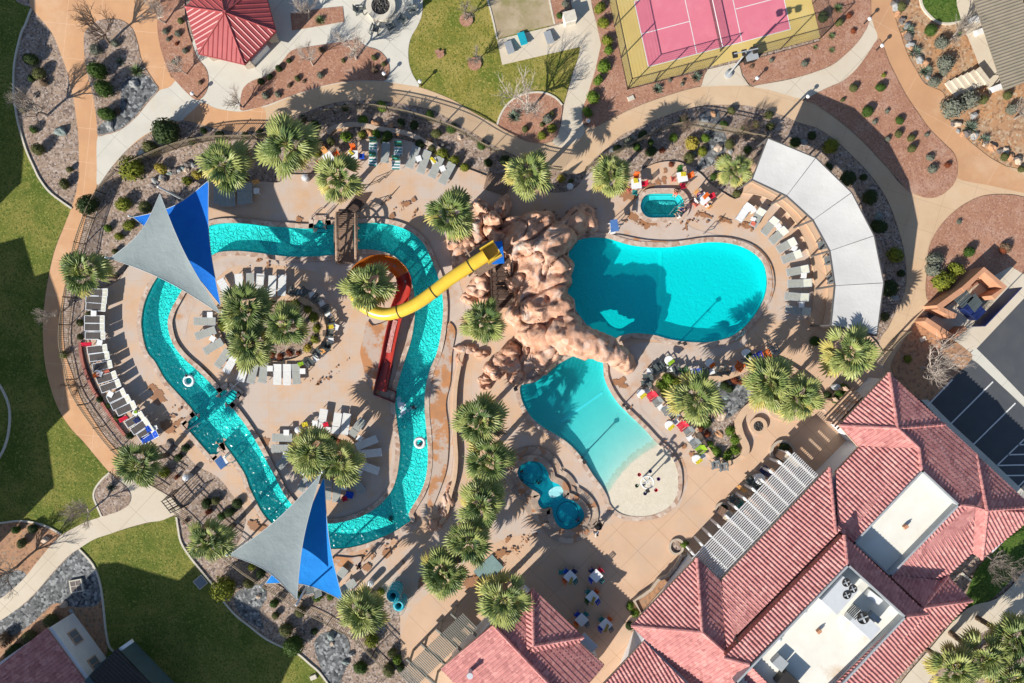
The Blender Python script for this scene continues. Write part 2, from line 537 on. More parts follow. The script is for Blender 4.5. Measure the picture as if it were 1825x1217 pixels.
def dup(root, label, loc, rz=0.0, group=None, scale=None):
 r = root.copy()
 C.objects.link(r)
 r.location = loc
 r.rotation_euler = (0, 0, rz)
 r.scale = (1, 1, 1) if scale is None else (scale if isinstance(scale, (tuple, list)) else (scale,) * 3)
 if root.name not in KIDS:
  KIDS[root.name] = list(root.children)
 for ch in KIDS[root.name]:
  c = ch.copy()
  C.objects.link(c)
  c.parent = r
  if ch.name not in KIDS:
   KIDS[ch.name] = list(ch.children)
  for g in KIDS[ch.name]:
   d = g.copy()
   C.objects.link(d)
   d.parent = c
 tag(r, label, root['category'], group or root.get('group'))
 return r


class Proto:
 """builds a kind of thing the first time it is asked for, copies it afterwards"""
 def __init__(s):
  s.d = {}

 def put(s, key, builder, label, loc, rz=0.0, group=None, scale=None):
  if key not in s.d:
   o = builder(label, group)
   s.d[key] = o
   o.location = loc
   o.rotation_euler = (0, 0, rz)
   if scale:
    o.scale = scale if isinstance(scale, (tuple, list)) else (scale,) * 3
   return o
  return dup(s.d[key], label, loc, rz, group, scale)


PR = Proto()
ORD = 'zeroth first second third fourth fifth sixth seventh eighth ninth tenth eleventh twelfth thirteenth fourteenth fifteenth sixteenth seventeenth eighteenth nineteenth twentieth'.split()


# ------------------------------------------------------------------ flat sheets
def smooth_loop(pts, k=5, closed=True):
 n = len(pts)
 out = []
 rng = range(n) if closed else range(n - 1)
 for i in rng:
  if closed:
   p0, p1, p2, p3 = (Vector(pts[(i + j) % n][:2]) for j in (-1, 0, 1, 2))
  else:
   p0, p1, p2, p3 = (Vector(pts[min(n - 1, max(0, i + j))][:2]) for j in (-1, 0, 1, 2))
  for a in range(k):
   t = a / k
   out.append(.5 * ((2 * p1) + (p2 - p0) * t + (2 * p0 - 5 * p1 + 4 * p2 - p3) * t * t + (3 * p1 - p0 - 3 * p2 + p3) * t ** 3))
 if not closed:
  out.append(Vector(pts[-1][:2]))
 res = [out[0]]
 for p in out[1:]:
  if (p - res[-1]).length > .01:
   res.append(p)
 if closed and (res[0] - res[-1]).length < .01:
  res.pop()
 return res


def SC(*pts):
 """sharp corners for a rounded outline"""
 return [p for p in pts for _ in range(3)]


def PX(pts, smooth=True, z=0.0, k=4, closed=True):
 """photo pixels -> ground metres, optionally rounded"""
 q = [W(p[0], p[1], z).xy for p in pts]
 return smooth_loop(q, k, closed) if smooth else q


def area(l):
 return sum(l[i][0] * l[(i + 1) % len(l)][1] - l[(i + 1) % len(l)][0] * l[i][1] for i in range(len(l))) / 2


def offset(loop, w):
 """w > 0 grows the loop"""
 sg = 1 if area(loop) > 0 else -1
 n = len(loop)
 out = []
 for i in range(n):
  d = Vector(loop[(i + 1) % n]) - Vector(loop[i - 1])
  d = d.normalized() if d.length > 1e-9 else Vector((1, 0))
  out.append(Vector(loop[i]) + Vector((d.y, -d.x)) * w * sg)
 return out


ZS = [0.0]


def fill(loops, z):
 """flat mesh of outlines with holes (even-odd)"""
 vs, ed = [], []
 for l in loops:
  o, n = len(vs), len(l)
  vs += [Vector((p[0], p[1])) for p in l]
  ed += [(o + i, o + (i + 1) % n) for i in range(n)]
 r = delaunay_2d_cdt(vs, ed, [], 0, 1e-5)
 fs = []
 for f in r[2]:
  c = sum((r[0][i] for i in f), Vector((0, 0))) / len(f)
  if sum(inside(c, l) for l in loops) % 2:
   fs.append(tuple(f))
 me = bpy.data.meshes.new('flat')
 me.from_pydata([(p.x, p.y, z) for p in r[0]], [], fs)
 me.update()
 return me


def sheet(name, loops, m, z=None, kind='structure'):
 if z is None:
  ZS[0] += .003
  z = ZS[0]
 me = fill(loops, z)
 me.name = name
 if me.polygons and me.polygons[0].normal.z < 0:
  me.flip_normals()
 me.materials.append(MATS[m] if isinstance(m, str) else m)
 o = link(name, me)
 o['kind'] = kind
 return o


def struct(name, mb, m, smooth=False):
 o = mb.build(name, m, None, smooth)
 o['kind'] = 'structure'
 return o


def inside(p, loop):
 c, n = False, len(loop)
 j = n - 1
 x, y = p[0], p[1]
 for i in range(n):
  xi, yi, xj, yj = loop[i][0], loop[i][1], loop[j][0], loop[j][1]
  if (yi > y) != (yj > y) and x < (xj - xi) * (y - yi) / (yj - yi) + xi:
   c = not c
  j = i
 return c


def cdt(loop, step, zf):
 """triangulated sheet with inner points; zf(x,y) gives the height"""
 vs = [Vector(p) for p in loop]
 n = len(vs)
 ed = [(i, (i + 1) % n) for i in range(n)]
 x0, x1 = min(p[0] for p in loop), max(p[0] for p in loop)
 y0, y1 = min(p[1] for p in loop), max(p[1] for p in loop)
 x = x0
 while x < x1:
  y = y0
  while y < y1:
   q = (x + random.uniform(-.1, .1) * step, y + random.uniform(-.1, .1) * step)
   if inside(q, loop):
    vs.append(Vector(q))
   y += step
  x += step
 r = delaunay_2d_cdt(vs, ed, [], 1, 1e-5)
 return [(p.x, p.y, zf(p.x, p.y)) for p in r[0]], [tuple(f) for f in r[2]]
# ================================================================== POOL OUTLINES (photo pixels)
RIV_OUT = [(372, 404), (394, 399), (420, 398), (452, 400), (486, 404), (518, 406), (545, 408), *SC((560, 407), (561, 393), (582, 393), (584, 402)), (612, 399), (636, 399), (654, 398), (675, 398), (699, 401),
     (723, 409), (741, 420), (757, 437), (768, 460), (778, 484), (786, 510), (790, 537), (790, 563), (787, 590), (783, 613), (777, 635), (767, 658), (761, 681), (758, 705), (758, 737), (761, 768), (763, 797), (763, 823),
     (759, 852), (749, 879), (737, 899), (729, 915), (733, 926), (722, 934), (710, 942), (691, 952), (662, 964), (636, 972), (610, 976), (586, 976), (560, 972), (535, 964), (508, 949), (486, 931), (470, 913), (459, 893), (447, 868), (439, 845),
     (426, 824), (412, 804), *SC((400, 788), (394, 790), (397, 802), (381, 815), (331, 757), (351, 739)), (340, 723), (317, 698), (296, 674), (279, 644), (267, 630), (260, 611), (256, 590), (255, 572), (259, 545), (268, 521), (281, 498), (302, 470), (326, 440), (350, 416)]
RIV_IN = [(377, 458), (394, 450), (426, 448), (460, 451), (497, 456), (518, 458), (549, 458), (576, 457), (600, 454), (620, 449), (636, 446), (657, 445), (683, 449), (705, 458), (720, 474), (731, 495), (738, 518), (740, 540), (740, 563), (737, 589), (732, 612), (723, 640),
    (713, 673), (706, 699), (705, 721), (708, 747), (711, 771), (714, 795), (712, 824), (707, 852), (697, 876), (676, 900), (649, 917), (623, 926), (597, 931), (575, 931), (555, 926), (537, 913), (522, 897), (507, 877), (495, 854), (480, 826), (461, 790), (442, 760),
    (423, 734), *SC((411, 721), (431, 703), (410, 689), (393, 700)), (379, 684), (355, 660), (330, 638), (313, 616), (305, 596), (302, 573), (308, 552), (316, 537), (325, 521), (336, 505), (346, 488), (360, 470)]
MAIN = [(1017, 437), (1030, 429), (1051, 424), (1080, 425), (1101, 431), (1127, 438), (1159, 441), (1190, 441), (1217, 438), (1243, 434), (1269, 432), (1298, 434), (1325, 442), (1346, 455), (1359, 471), (1364, 489), (1365, 510), (1359, 534), (1346, 558), (1327, 581), (1306, 597),
  (1282, 606), (1254, 610), (1222, 609), (1190, 604), (1169, 598), (1148, 595), (1125, 594), (1104, 599), (1085, 610), (1068, 606), (1052, 588), (1033, 563), (1016, 537), (1010, 510), (1010, 484), (1012, 458)]
KID = [(929, 686), (955, 680), (978, 660), (1001, 645), (1025, 633), (1046, 628), (1066, 631), (1074, 648), (1076, 671), (1084, 692), (1099, 716), (1119, 737), (1146, 763), (1169, 788), (1190, 806), (1204, 832), (1207, 858), (1204, 881), (1193, 900), (1172, 913), (1143, 919), (1108, 915), (1088, 900),
    (1082, 884), (1072, 866), (1057, 846), (1038, 817), (1020, 796), (999, 779), (972, 763), (951, 747), (936, 726), (928, 705)]
SPA = [(1140, 369), (1145, 354), (1156, 347), (1180, 346), (1206, 347), (1216, 356), (1218, 368), (1216, 379), (1206, 388), (1180, 389), (1156, 389), (1145, 382)]
FREE = [(922, 839), (930, 826), (946, 820), (964, 824), (975, 837), (981, 854), (996, 862), (1003, 872), (1004, 884), (1018, 889), (1033, 900), (1041, 916), (1033, 932), (1013, 942), (995, 936), (986, 919), (982, 903), (967, 905), (958, 893), (962, 880), (944, 868), (928, 855)]
pools = {k: PX(v, True, 0, 4) for k, v in dict(riv_out=RIV_OUT, riv_in=RIV_IN, main=MAIN, kid=KID, spa=SPA, free=FREE).items()}

DECK = [(231, 474), (215, 498), (190, 512), (160, 515), (148, 532), (146, 580), (150, 620), (160, 655), (180, 700), (205, 745), (232, 782), (262, 798), (300, 790), (322, 797), (350, 828), (390, 850), (418, 885), (440, 915), (432, 955), (424, 978), (470, 1000), (549, 1040), (590, 1052), (625, 1052),
  (660, 1050), (690, 1068), (712, 1090), (714, 1134), (725, 1190), (800, 1230), (1120, 1240), (1500, 900), (1560, 700), (1575, 640), (1560, 610), (1530, 570), (1530, 470), (1500, 390), (1430, 320), (1345, 290), (1318, 352), (1290, 345), (1264, 327), (1248, 310), (1219, 292), (1193, 288), (1167, 292), (1146, 302), (1127, 315),
  (1100, 318), (1062, 305), (1040, 318), (1028, 333), (1004, 343), (972, 343), (948, 344), (905, 325), (880, 318), (862, 312), (835, 302), (809, 296), (791, 281), (772, 266), (746, 257), (702, 247), (649, 249), (623, 265), (597, 279), (580, 297), (560, 310), (518, 311), (515, 308), (499, 325), (473, 324), (420, 322), (372, 324), (340, 345), (290, 400)]
deck_loop = PX(DECK, True, 0, 3)

def in_water(p):
 return (inside(p, pools['riv_out']) and not inside(p, pools['riv_in'])) or any(inside(p, pools[k]) for k in ('main', 'kid', 'spa', 'free'))


def sheet_dry(name, loop, m):
 """a sheet that stops at the pool edges"""
 ZS[0] += .003
 z = ZS[0]
 x0, x1 = min(p[0] for p in loop) - .5, max(p[0] for p in loop) + .5
 y0, y1 = min(p[1] for p in loop) - .5, max(p[1] for p in loop) + .5
 near = [k for k in pools if any(x0 < p[0] < x1 and y0 < p[1] < y1 for p in pools[k])]
 if not near:
  ZS[0] -= .003
  return sheet(name, [loop], m)
 vs, ed = [], []
 for l in [loop] + [pools[k] for k in near]:
  o, n = len(vs), len(l)
  vs += [Vector(p) for p in l]
  ed += [(o + i, o + (i + 1) % n) for i in range(n)]
 r = delaunay_2d_cdt(vs, ed, [], 0, 1e-5)
 P = r[0]
 fs = []
 for f in r[2]:
  c = sum((P[i] for i in f), Vector((0, 0))) / len(f)
  if inside(c, loop) and not in_water(c):
   fs.append(tuple(f))
 return struct(name, MB().add([(p.x, p.y, z) for p in P], fs), m)


# ------------------------------------------------------------------ ground reaching the horizon
far = 1500
struct_ground = sheet('ground', [[Vector((-far, -far)), Vector((far, -far)), Vector((far, far)), Vector((-far, far))],
         offset(pools['riv_out'], .25), offset(pools['main'], .25), offset(pools['kid'], .25), offset(pools['spa'], .25), offset(pools['free'], .25)], 'gravel', z=0.0)
ground_island = sheet('ground', [offset(pools['riv_in'], -.25)], 'gravel', z=0.0)

# ---- planting beds, lawns, soils (each one sheet a few mm above the last)
sheet('soil_slope', [PX([(1575, -40), (1594, 30), (1606, 64), (1620, 100), (1640, 135), (1672, 165), (1680, 195), (1695, 220), (1725, 250), (1765, 283), (1795, 300), (1900, 345), (1900, -40)])], 'orangesoil')
sheet('soil_bed', [PX([(-60, 940), (0, 934), (40, 930), (80, 938), (112, 954), (91, 974), (66, 1003), (47, 1028), (24, 1050), (-10, 1072), (-60, 1100)])], 'soil')
sheet('soil_bed', [PX([(-60, 1150), (0, 1115), (40, 1098), (80, 1075), (110, 1065), (180, 1072), (189, 1120), (195, 1160), (200, 1280), (-60, 1280)])], 'soil')
sheet('river_rock_bed', [PX([(-40, 1150), (0, 1106), (47, 1074), (92, 1025), (122, 993), (142, 979), (160, 995), (172, 1015), (180, 1045), (176, 1075), (150, 1082), (120, 1080), (95, 1076), (60, 1108), (20, 1135)])], 'river_rock')
sheet('river_rock_bed', [PX([(-40, 1085), (0, 1066), (24, 1048), (47, 1026), (30, 1016), (0, 1030), (-40, 1055)])], 'river_rock')
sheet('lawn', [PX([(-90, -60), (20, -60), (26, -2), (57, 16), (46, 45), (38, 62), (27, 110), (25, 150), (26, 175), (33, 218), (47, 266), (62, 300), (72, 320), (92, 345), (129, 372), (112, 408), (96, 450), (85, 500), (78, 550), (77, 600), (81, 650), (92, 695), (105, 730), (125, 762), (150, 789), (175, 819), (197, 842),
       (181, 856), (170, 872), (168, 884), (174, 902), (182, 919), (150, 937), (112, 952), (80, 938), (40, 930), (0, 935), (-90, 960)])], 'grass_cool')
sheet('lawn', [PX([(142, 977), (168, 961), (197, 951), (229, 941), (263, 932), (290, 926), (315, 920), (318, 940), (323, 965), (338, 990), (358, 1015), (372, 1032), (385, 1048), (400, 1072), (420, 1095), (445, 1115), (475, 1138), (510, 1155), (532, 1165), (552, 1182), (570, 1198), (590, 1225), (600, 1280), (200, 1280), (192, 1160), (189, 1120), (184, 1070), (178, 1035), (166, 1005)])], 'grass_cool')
sheet('lawn', [PX([(753, -40), (753, 0), (751, 26), (744, 47), (733, 66), (727, 87), (729, 113), (736, 134), (745, 155), (767, 162), (812, 181), (838, 197), (859, 209), (888, 224), (930, 226), (985, 215), (1003, 187), (1012, 160), (1020, 130), (1034, 84), (1000, 60), (940, 20), (900, -40)])], 'grass')
sheet('river_rock_bed', [PX([(218, 152), (230, 140), (245, 132), (262, 135), (276, 148), (282, 160), (262, 184), (240, 210), (215, 231), (190, 240), (177, 240), (175, 228), (190, 215), (208, 206), (215, 190), (216, 170)])], 'river_rock')
sheet('river_rock_bed', [PX([(418, 1060), (440, 1046), (470, 1042), (475, 1065), (462, 1090), (470, 1120), (445, 1108), (425, 1090)])], 'river_rock')
sheet('river_rock_bed', [PX([(560, 1150), (570, 1132), (595, 1124), (615, 1132), (624, 1155), (616, 1190), (600, 1225), (585, 1215), (572, 1190)])], 'river_rock')
sheet('river_rock_bed', [PX([(1245, 210), (1262, 196), (1280, 198), (1284, 215), (1290, 235), (1296, 255), (1290, 275), (1272, 292), (1255, 300), (1240, 305), (1250, 280), (1262, 262), (1258, 240)])], 'river_rock')

# ---- big concrete areas
sheet('orange_path', [PX([(50, -60), (53, 0), (57, 15), (80, 42), (95, 62), (107, 92), (120, 128), (131, 175), (138, 222), (141, 265), (140, 318), (132, 358), (113, 408), (97, 450), (86, 500), (79, 550), (77, 600), (81, 650), (92, 695), (105, 729), (125, 761), (150, 788), (175, 818), (197, 843), (222, 868), (240, 890), (276, 871),
        (250, 846), (229, 823), (210, 804), (184, 774), (158, 734), (142, 705), (129, 666), (117, 632), (113, 595), (113, 550), (118, 510), (127, 475), (136, 450), (145, 420), (153, 390), (163, 360), (173, 332), (178, 305), (200, 297), (226, 268), (276, 231), (326, 214), (345, 150), (310, 140),
        (302, 129), (292, 103), (284, 74), (281, 40), (287, -5), (290, -60)])], 'orange_path')
sheet('pale_path', [PX([(-40, 1126), (0, 1106), (24, 1090), (47, 1072), (70, 1049), (92, 1023), (121, 992), (142, 977), (168, 961), (197, 951), (229, 940), (263, 931), (292, 926), (323, 908), (310, 890), (276, 868), (245, 842), (222, 850), (212, 860), (215, 900), (181, 920), (158, 928), (137, 938), (112, 952), (91, 972), (66, 1002), (47, 1026), (24, 1049), (0, 1067), (-40, 1085)])], 'pale_walk')
sheet('concrete_plaza', [PX([(240, 212), (262, 186), (284, 162), (314, 143), (360, 40), (420, -60), (760, -60), (754, 0), (752, 26), (744, 47), (733, 66), (728, 87), (729, 113), (736, 134), (746, 156), (700, 150), (640, 150), (560, 165), (500, 190), (450, 200), (400, 200), (360, 186), (327, 214), (302, 217), (276, 231), (252, 245), (226, 268), (200, 297), (175, 330), (173, 300), (175, 242), (200, 238)])], 'white_walk')
sheet('walkway', [PX([(327, 213), (345, 196), (362, 183), (386, 193), (431, 199), (478, 189), (507, 177), (544, 164), (583, 153), (618, 147), (649, 145), (686, 146), (720, 151), (745, 155), (767, 162), (788, 170), (812, 181), (838, 197), (859, 209), (886, 223), (917, 242), (938, 251), (960, 255), (985, 252), (1010, 238), (1046, 226),
       (1054, 229), (1088, 213), (1120, 197), (1148, 185), (1185, 172), (1217, 162), (1251, 154), (1285, 151), (1317, 152), (1343, 155), (1369, 160), (1396, 168), (1430, 176), (1455, 186), (1480, 204), (1512, 229), (1543, 258), (1570, 287), (1588, 307), (1605, 328), (1650, 345), (1720, 300), (1790, 296), (1900, 330), (1900, 370), (1825, 352),
       (1793, 347), (1754, 349), (1727, 359), (1701, 376), (1677, 400), (1659, 429), (1652, 458), (1651, 484), (1649, 510), (1651, 531), (1660, 548), (1645, 565), (1622, 590), (1600, 640), (1590, 675), (1560, 690), (1567, 610), (1583, 584), (1593, 563), (1606, 537), (1614, 510), (1615, 479), (1609, 439), (1599, 403), (1583, 360), (1562, 326), (1538, 297),
       (1517, 276), (1491, 252), (1457, 229), (1422, 218), (1396, 206), (1364, 196), (1332, 188), (1303, 187), (1264, 187), (1227, 193), (1190, 205), (1159, 217), (1133, 229), (1106, 242), (1083, 263), (1060, 282), (1040, 305), (1010, 310), (972, 292), (943, 287), (915, 276), (888, 263), (859, 246), (820, 223), (780, 200), (759, 193), (728, 187), (689, 181),
       (649, 179), (610, 181), (578, 188), (549, 199), (523, 208), (497, 221), (470, 229), (441, 234), (413, 234), (386, 229), (360, 222), (340, 217)])], 'tan_walk')
sheet('orange_path', [PX([(327, 214), (345, 196), (362, 184), (386, 194), (431, 200), (470, 192), (470, 229), (441, 234), (413, 234), (386, 229), (360, 222), (340, 217)])], 'orange_path')
sheet('orange_road', [PX([(1548, -60), (1551, 0), (1553, 32), (1563, 70), (1572, 80), (1583, 110), (1596, 137), (1614, 171), (1635, 202), (1656, 231), (1683, 258), (1698, 273), (1705, 292), (1706, 318), (1760, 330), (1830, 345), (1900, 358), (1900, 338), (1825, 313), (1793, 297), (1764, 281), (1741, 263), (1722, 247), (1704, 226), (1688, 210), (1683, 189), (1680, 165), (1649, 150), (1633, 126), (1617, 97), (1604, 60), (1593, 26), (1588, 0), (1586, -60)])], 'orange_road')
sheet('pale_path', [PX([(1343, 154), (1396, 144), (1425, 137), (1451, 129), (1483, 116), (1507, 97), (1528, 76), (1543, 53), (1551, 32), (1558, 50), (1563, 70), (1543, 100), (1525, 124), (1501, 145), (1472, 158), (1445, 173), (1430, 177), (1396, 168), (1369, 160)])], 'pale_walk')
sheet('pale_path', [PX([(1012, -60), (1017, 0), (1024, 37), (1034, 84), (1020, 135), (1006, 185), (998, 228), (985, 254), (1008, 262), (1040, 240), (1038, 215), (1037, 198), (1047, 170), (1060, 128), (1071, 82), (1062, 40), (1053, 0), (1050, -60)])], 'pale_walk')
sheet('concrete_pad', [PX([(886, 71), (1025, 37), (1060, 36), (1062, 78), (1033, 84), (895, 116)], False)], 'pale_walk')
sheet('concrete_apron', [PX([(1249, 155), (1256, 132), (1262, 124), (1310, 112), (1318, 118), (1322, 135), (1335, 153), (1290, 153)], False)], 'pale_walk')
sheet('bocce_court', [PX([(867, -60), (869, 0), (878, 34), (887, 69), (987, 44), (978, 0), (970, -60)], False)], 'bocce')

# ---- beds lying in the concrete
sheet('gravel_bed', [PX([(150, 70), (155, 53), (170, 40), (190, 34), (215, 36), (235, 50), (245, 75), (252, 105), (262, 125), (276, 147), (283, 161), (262, 185), (240, 212), (215, 232), (190, 240), (175, 242), (173, 215), (168, 180), (161, 150), (153, 115)])], 'gravel')
sheet('river_rock_bed', [PX([(218, 152), (230, 140), (245, 132), (262, 135), (275, 148), (281, 160), (260, 184), (239, 210), (214, 230), (190, 238), (177, 239), (175, 228), (190, 215), (208, 206), (215, 190), (216, 170)])], 'river_rock')
sheet('gravel_bed', [PX([(171, 872), (181, 857), (196, 843), (210, 855), (226, 868), (234, 884), (229, 900), (214, 910), (200, 915), (182, 919), (174, 902), (169, 886)])], 'gravel')
sheet('red_bed', [PX([(287, -60), (286, 0), (281, 40), (284, 74), (292, 103), (302, 129), (316, 147), (334, 166), (352, 179), (366, 168), (372, 147), (368, 124), (352, 103), (342, 76), (335, 53), (331, 30), (330, 0), (335, -60)])], 'redbed')
sheet('red_bed', [PX([(518, 25), (549, 19), (580, 15), (611, 12), (614, 39), (570, 47), (521, 55)], False)], 'redbed')
sheet('red_bed', [PX([(633, 71), (591, 78), (544, 85), (520, 91), (505, 108), (491, 124), (473, 137), (449, 145), (434, 158), (429, 179), (430, 197), (452, 194), (478, 187), (507, 176), (544, 163), (583, 152), (618, 146), (649, 144), (670, 144), (686, 144), (694, 131), (693, 113), (683, 97), (670, 88), (652, 83), (641, 74)])], 'redbed')
sheet('red_bed', [PX([(886, 223), (892, 205), (903, 188), (920, 174), (945, 166), (970, 166), (990, 175), (1002, 188), (999, 215), (994, 240), (978, 253), (955, 255), (935, 249), (915, 240)])], 'redbed')
sheet('red_bed', [PX([(1040, -60), (1053, 0), (1062, 40), (1071, 80), (1060, 128), (1047, 170), (1037, 198), (1037, 215), (1046, 226), (1060, 227), (1088, 212), (1120, 196), (1148, 184), (1185, 171), (1217, 161), (1249, 153), (1258, 125), (1118, 160), (1085, -5), (1075, -60)], False)], 'redbed')
sheet('red_bed', [PX([(1015, -60), (1016, 0), (1022, 34), (989, 43), (979, 0), (971, -60)], False)], 'redbed')
sheet('red_bed', [PX([(1318, 113), (1461, 74), (1445, 0), (1430, -60), (1549, -60), (1551, 0), (1551, 32), (1543, 53), (1528, 76), (1507, 97), (1483, 116), (1451, 129), (1425, 137), (1396, 143), (1343, 153), (1333, 148), (1325, 135), (1319, 120)], False)], 'redbed')
sheet('red_bed', [PX([(1563, 71), (1572, 81), (1583, 110), (1596, 137), (1614, 171), (1635, 202), (1656, 231), (1683, 258), (1698, 273), (1705, 292), (1704, 315), (1696, 332), (1675, 349), (1651, 353), (1622, 343), (1607, 329), (1588, 307), (1570, 287), (1543, 258), (1512, 229), (1480, 204), (1452, 186), (1436, 178), (1472, 158), (1501, 145), (1525, 124), (1543, 100)])], 'redbed')
sheet('red_bed', [PX([(1900, 372), (1825, 352), (1793, 347), (1754, 349), (1727, 359), (1701, 376), (1677, 400), (1659, 429), (1652, 458), (1651, 484), (1649, 510), (1651, 531), (1658, 546), (1690, 585), (1740, 560), (1900, 480)])], 'redbed')
sheet('lawn', [PX([(1636, -40), (1639, 0), (1643, 12), (1654, 27), (1670, 39), (1690, 42), (1712, 38), (1704, 10), (1700, -40)])], 'grass_lush')
sheet('concrete_slab', [PX([(1700, -40), (1704, 10), (1714, 45), (1735, 95), (1762, 168), (1800, 155), (1760, 40), (1740, -40)], False)], 'pale_walk')
# parking lot side
sheet('asphalt', [PX([(1660, 545), (1900, 480), (1900, 960), (1760, 880), (1600, 700)], False)], 'asphalt')
sheet('concrete_apron', [PX([(1640, 580), (1735, 510), (1800, 475), (1842, 500), (1842, 512), (1738, 622), (1690, 640)], False)], 'pale_walk')
sheet('concrete_gutter', [PX([(1738, 620), (1722, 634), (1742, 648), (1780, 684), (1830, 731), (1900, 800), (1900, 780), (1830, 714), (1780, 662)], False)], 'white_walk')
sheet('planting_bed', [PX([(1646, 563), (1632, 574), (1620, 590), (1606, 615), (1594, 635), (1588, 655), (1600, 682), (1620, 700), (1655, 715), (1690, 680), (1730, 640), (1720, 622), (1690, 600)])], 'soil')
sheet('pavement', [PX([(1640, 712), (1652, 712), (1700, 760), (1760, 815), (1850, 900), (1835, 908), (1745, 825)], False)], 'white_walk')
lines = [((1696, 676), (1652, 722)), ((1768, 680), (1693, 755)), ((1808, 718), (1733, 792)), ((1850, 757), (1773, 831)), ((1775, 829), (1870, 827)), ((1793, 810), (1870, 808)), ((1788, 847), (1870, 846)), ((1812, 792), (1870, 791)), ((1812, 868), (1830, 850))]
mk = MB()
for a, b in lines:
 a, b = W(*a), W(*b)
 mk.bar((a.x, a.y, ZS[0] + .004), (b.x, b.y, ZS[0] + .004), .12, .004)
struct('parking_lines', mk, 'paint_white')
# south-east corner
sheet('lawn', [PX([(1700, 1120), (1735, 1020), (1770, 985), (1800, 950), (1830, 915), (1900, 900), (1900, 1000), (1825, 1010), (1795, 1038), (1760, 1070), (1700, 1090)])], 'grass_lush')
sheet('pale_path', [PX([(1590, 1240), (1660, 1150), (1720, 1085), (1770, 1068), (1800, 1045), (1825, 1015), (1880, 970), (1900, 1040), (1825, 1090), (1800, 1110), (1740, 1130), (1680, 1170), (1640, 1260)])], 'pale_walk')
sheet('gravel_bed', [PX([(1650, 1260), (1680, 1172), (1720, 1140), (1745, 1128), (1810, 1098), (1830, 1110), (1820, 1180), (1830, 1270)])], 'gravel')

# ---- ball court
sheet('court_surface', [PX([(1072, -60), (1085, 0), (1119, 158), (1461, 68), (1445, 0), (1430, -60)], False)], 'court_yellow')
cA, cB, cD = W(1130, 5), W(1155, 120), W(1408, 53)
ux = (cD - cB).normalized()          # along the court
uy = (cA - cB).normalized()          # across
sheet('court_surface', [[(cB + ux * a + uy * b).xy for a, b in ((0, 0), (13.41, 0), (13.41, 6.1), (0, 6.1))]], 'court_pink')
ml = MB()
zl = ZS[0] + .005
for (a0, b0), (a1, b1) in (((0, 0), (13.41, 0)), ((0, 6.1), (13.41, 6.1)), ((0, 0), (0, 6.1)), ((13.41, 0), (13.41, 6.1)), ((4.57, .06), (4.57, 6.04)), ((8.84, .06), (8.84, 6.04)), ((.06, 3.05), (4.52, 3.05)), ((8.9, 3.05), (13.36, 3.05))):
 p, q = cB + ux * a0 + uy * b0, cB + ux * a1 + uy * b1
 ml.bar((p.x, p.y, zl), (q.x, q.y, zl), .07, .004)
struct('court_lines', ml, 'paint_white')

# ---- pool deck with its pools cut out
holes = [pools['riv_out'], pools['riv_in'], pools['main'], pools['kid'], pools['spa'], pools['free']]
sheet('pool_deck', [deck_loop] + holes, 'deck')
DZ = ZS[0]
rot_deck = PX([(1260, 620), (1330, 600), (1380, 575), (1470, 575), (1540, 640), (1580, 690), (1500, 900), (1300, 1060), (1120, 1240), (800, 1230), (728, 1190), (718, 1130), (740, 1080), (830, 1000), (900, 960), (960, 950), (1030, 960), (1100, 930), (1150, 930), (1200, 915), (1217, 880), (1222, 840), (1240, 830), (1300, 830), (1340, 790), (1370, 740), (1400, 650), (1360, 635)])
sheet_dry('pool_deck', rot_deck, 'deck_rot')
ZS[0] += .003
WORN = [[(330, 600), (312, 560), (330, 520), (352, 500), (378, 470), (430, 452), (520, 462), (600, 460), (640, 470), (600, 490), (540, 480), (470, 470), (410, 478), (370, 520), (340, 560)],
  [(1068, 640), (1100, 625), (1150, 610), (1230, 615), (1300, 612), (1330, 600), (1320, 620), (1250, 640), (1190, 650), (1150, 670), (1140, 720), (1180, 770), (1215, 815), (1225, 860), (1210, 890), (1205, 860), (1190, 810), (1140, 762), (1090, 708), (1078, 680)],
  [(795, 640), (812, 600), (800, 560), (782, 490), (760, 440), (790, 430), (812, 480), (830, 560), (815, 640), (800, 720), (808, 800), (800, 860), (770, 900), (742, 940), (700, 970), (620, 1010), (600, 985), (690, 955), (740, 900), (765, 830), (762, 720)],
  [(1085, 420), (1120, 380), (1135, 350), (1160, 335), (1215, 338), (1235, 370), (1225, 400), (1260, 415), (1330, 432), (1370, 470), (1380, 520), (1366, 500), (1345, 452), (1300, 432), (1200, 440), (1120, 434)],
  [(700, 730), (715, 770), (717, 830), (708, 862), (690, 890), (640, 925), (590, 935), (560, 928), (600, 915), (660, 890), (690, 850), (700, 800)]]
for w_ in WORN:
 l = PX(w_)
 sheet_dry('worn_deck', l, 'deck_worn')
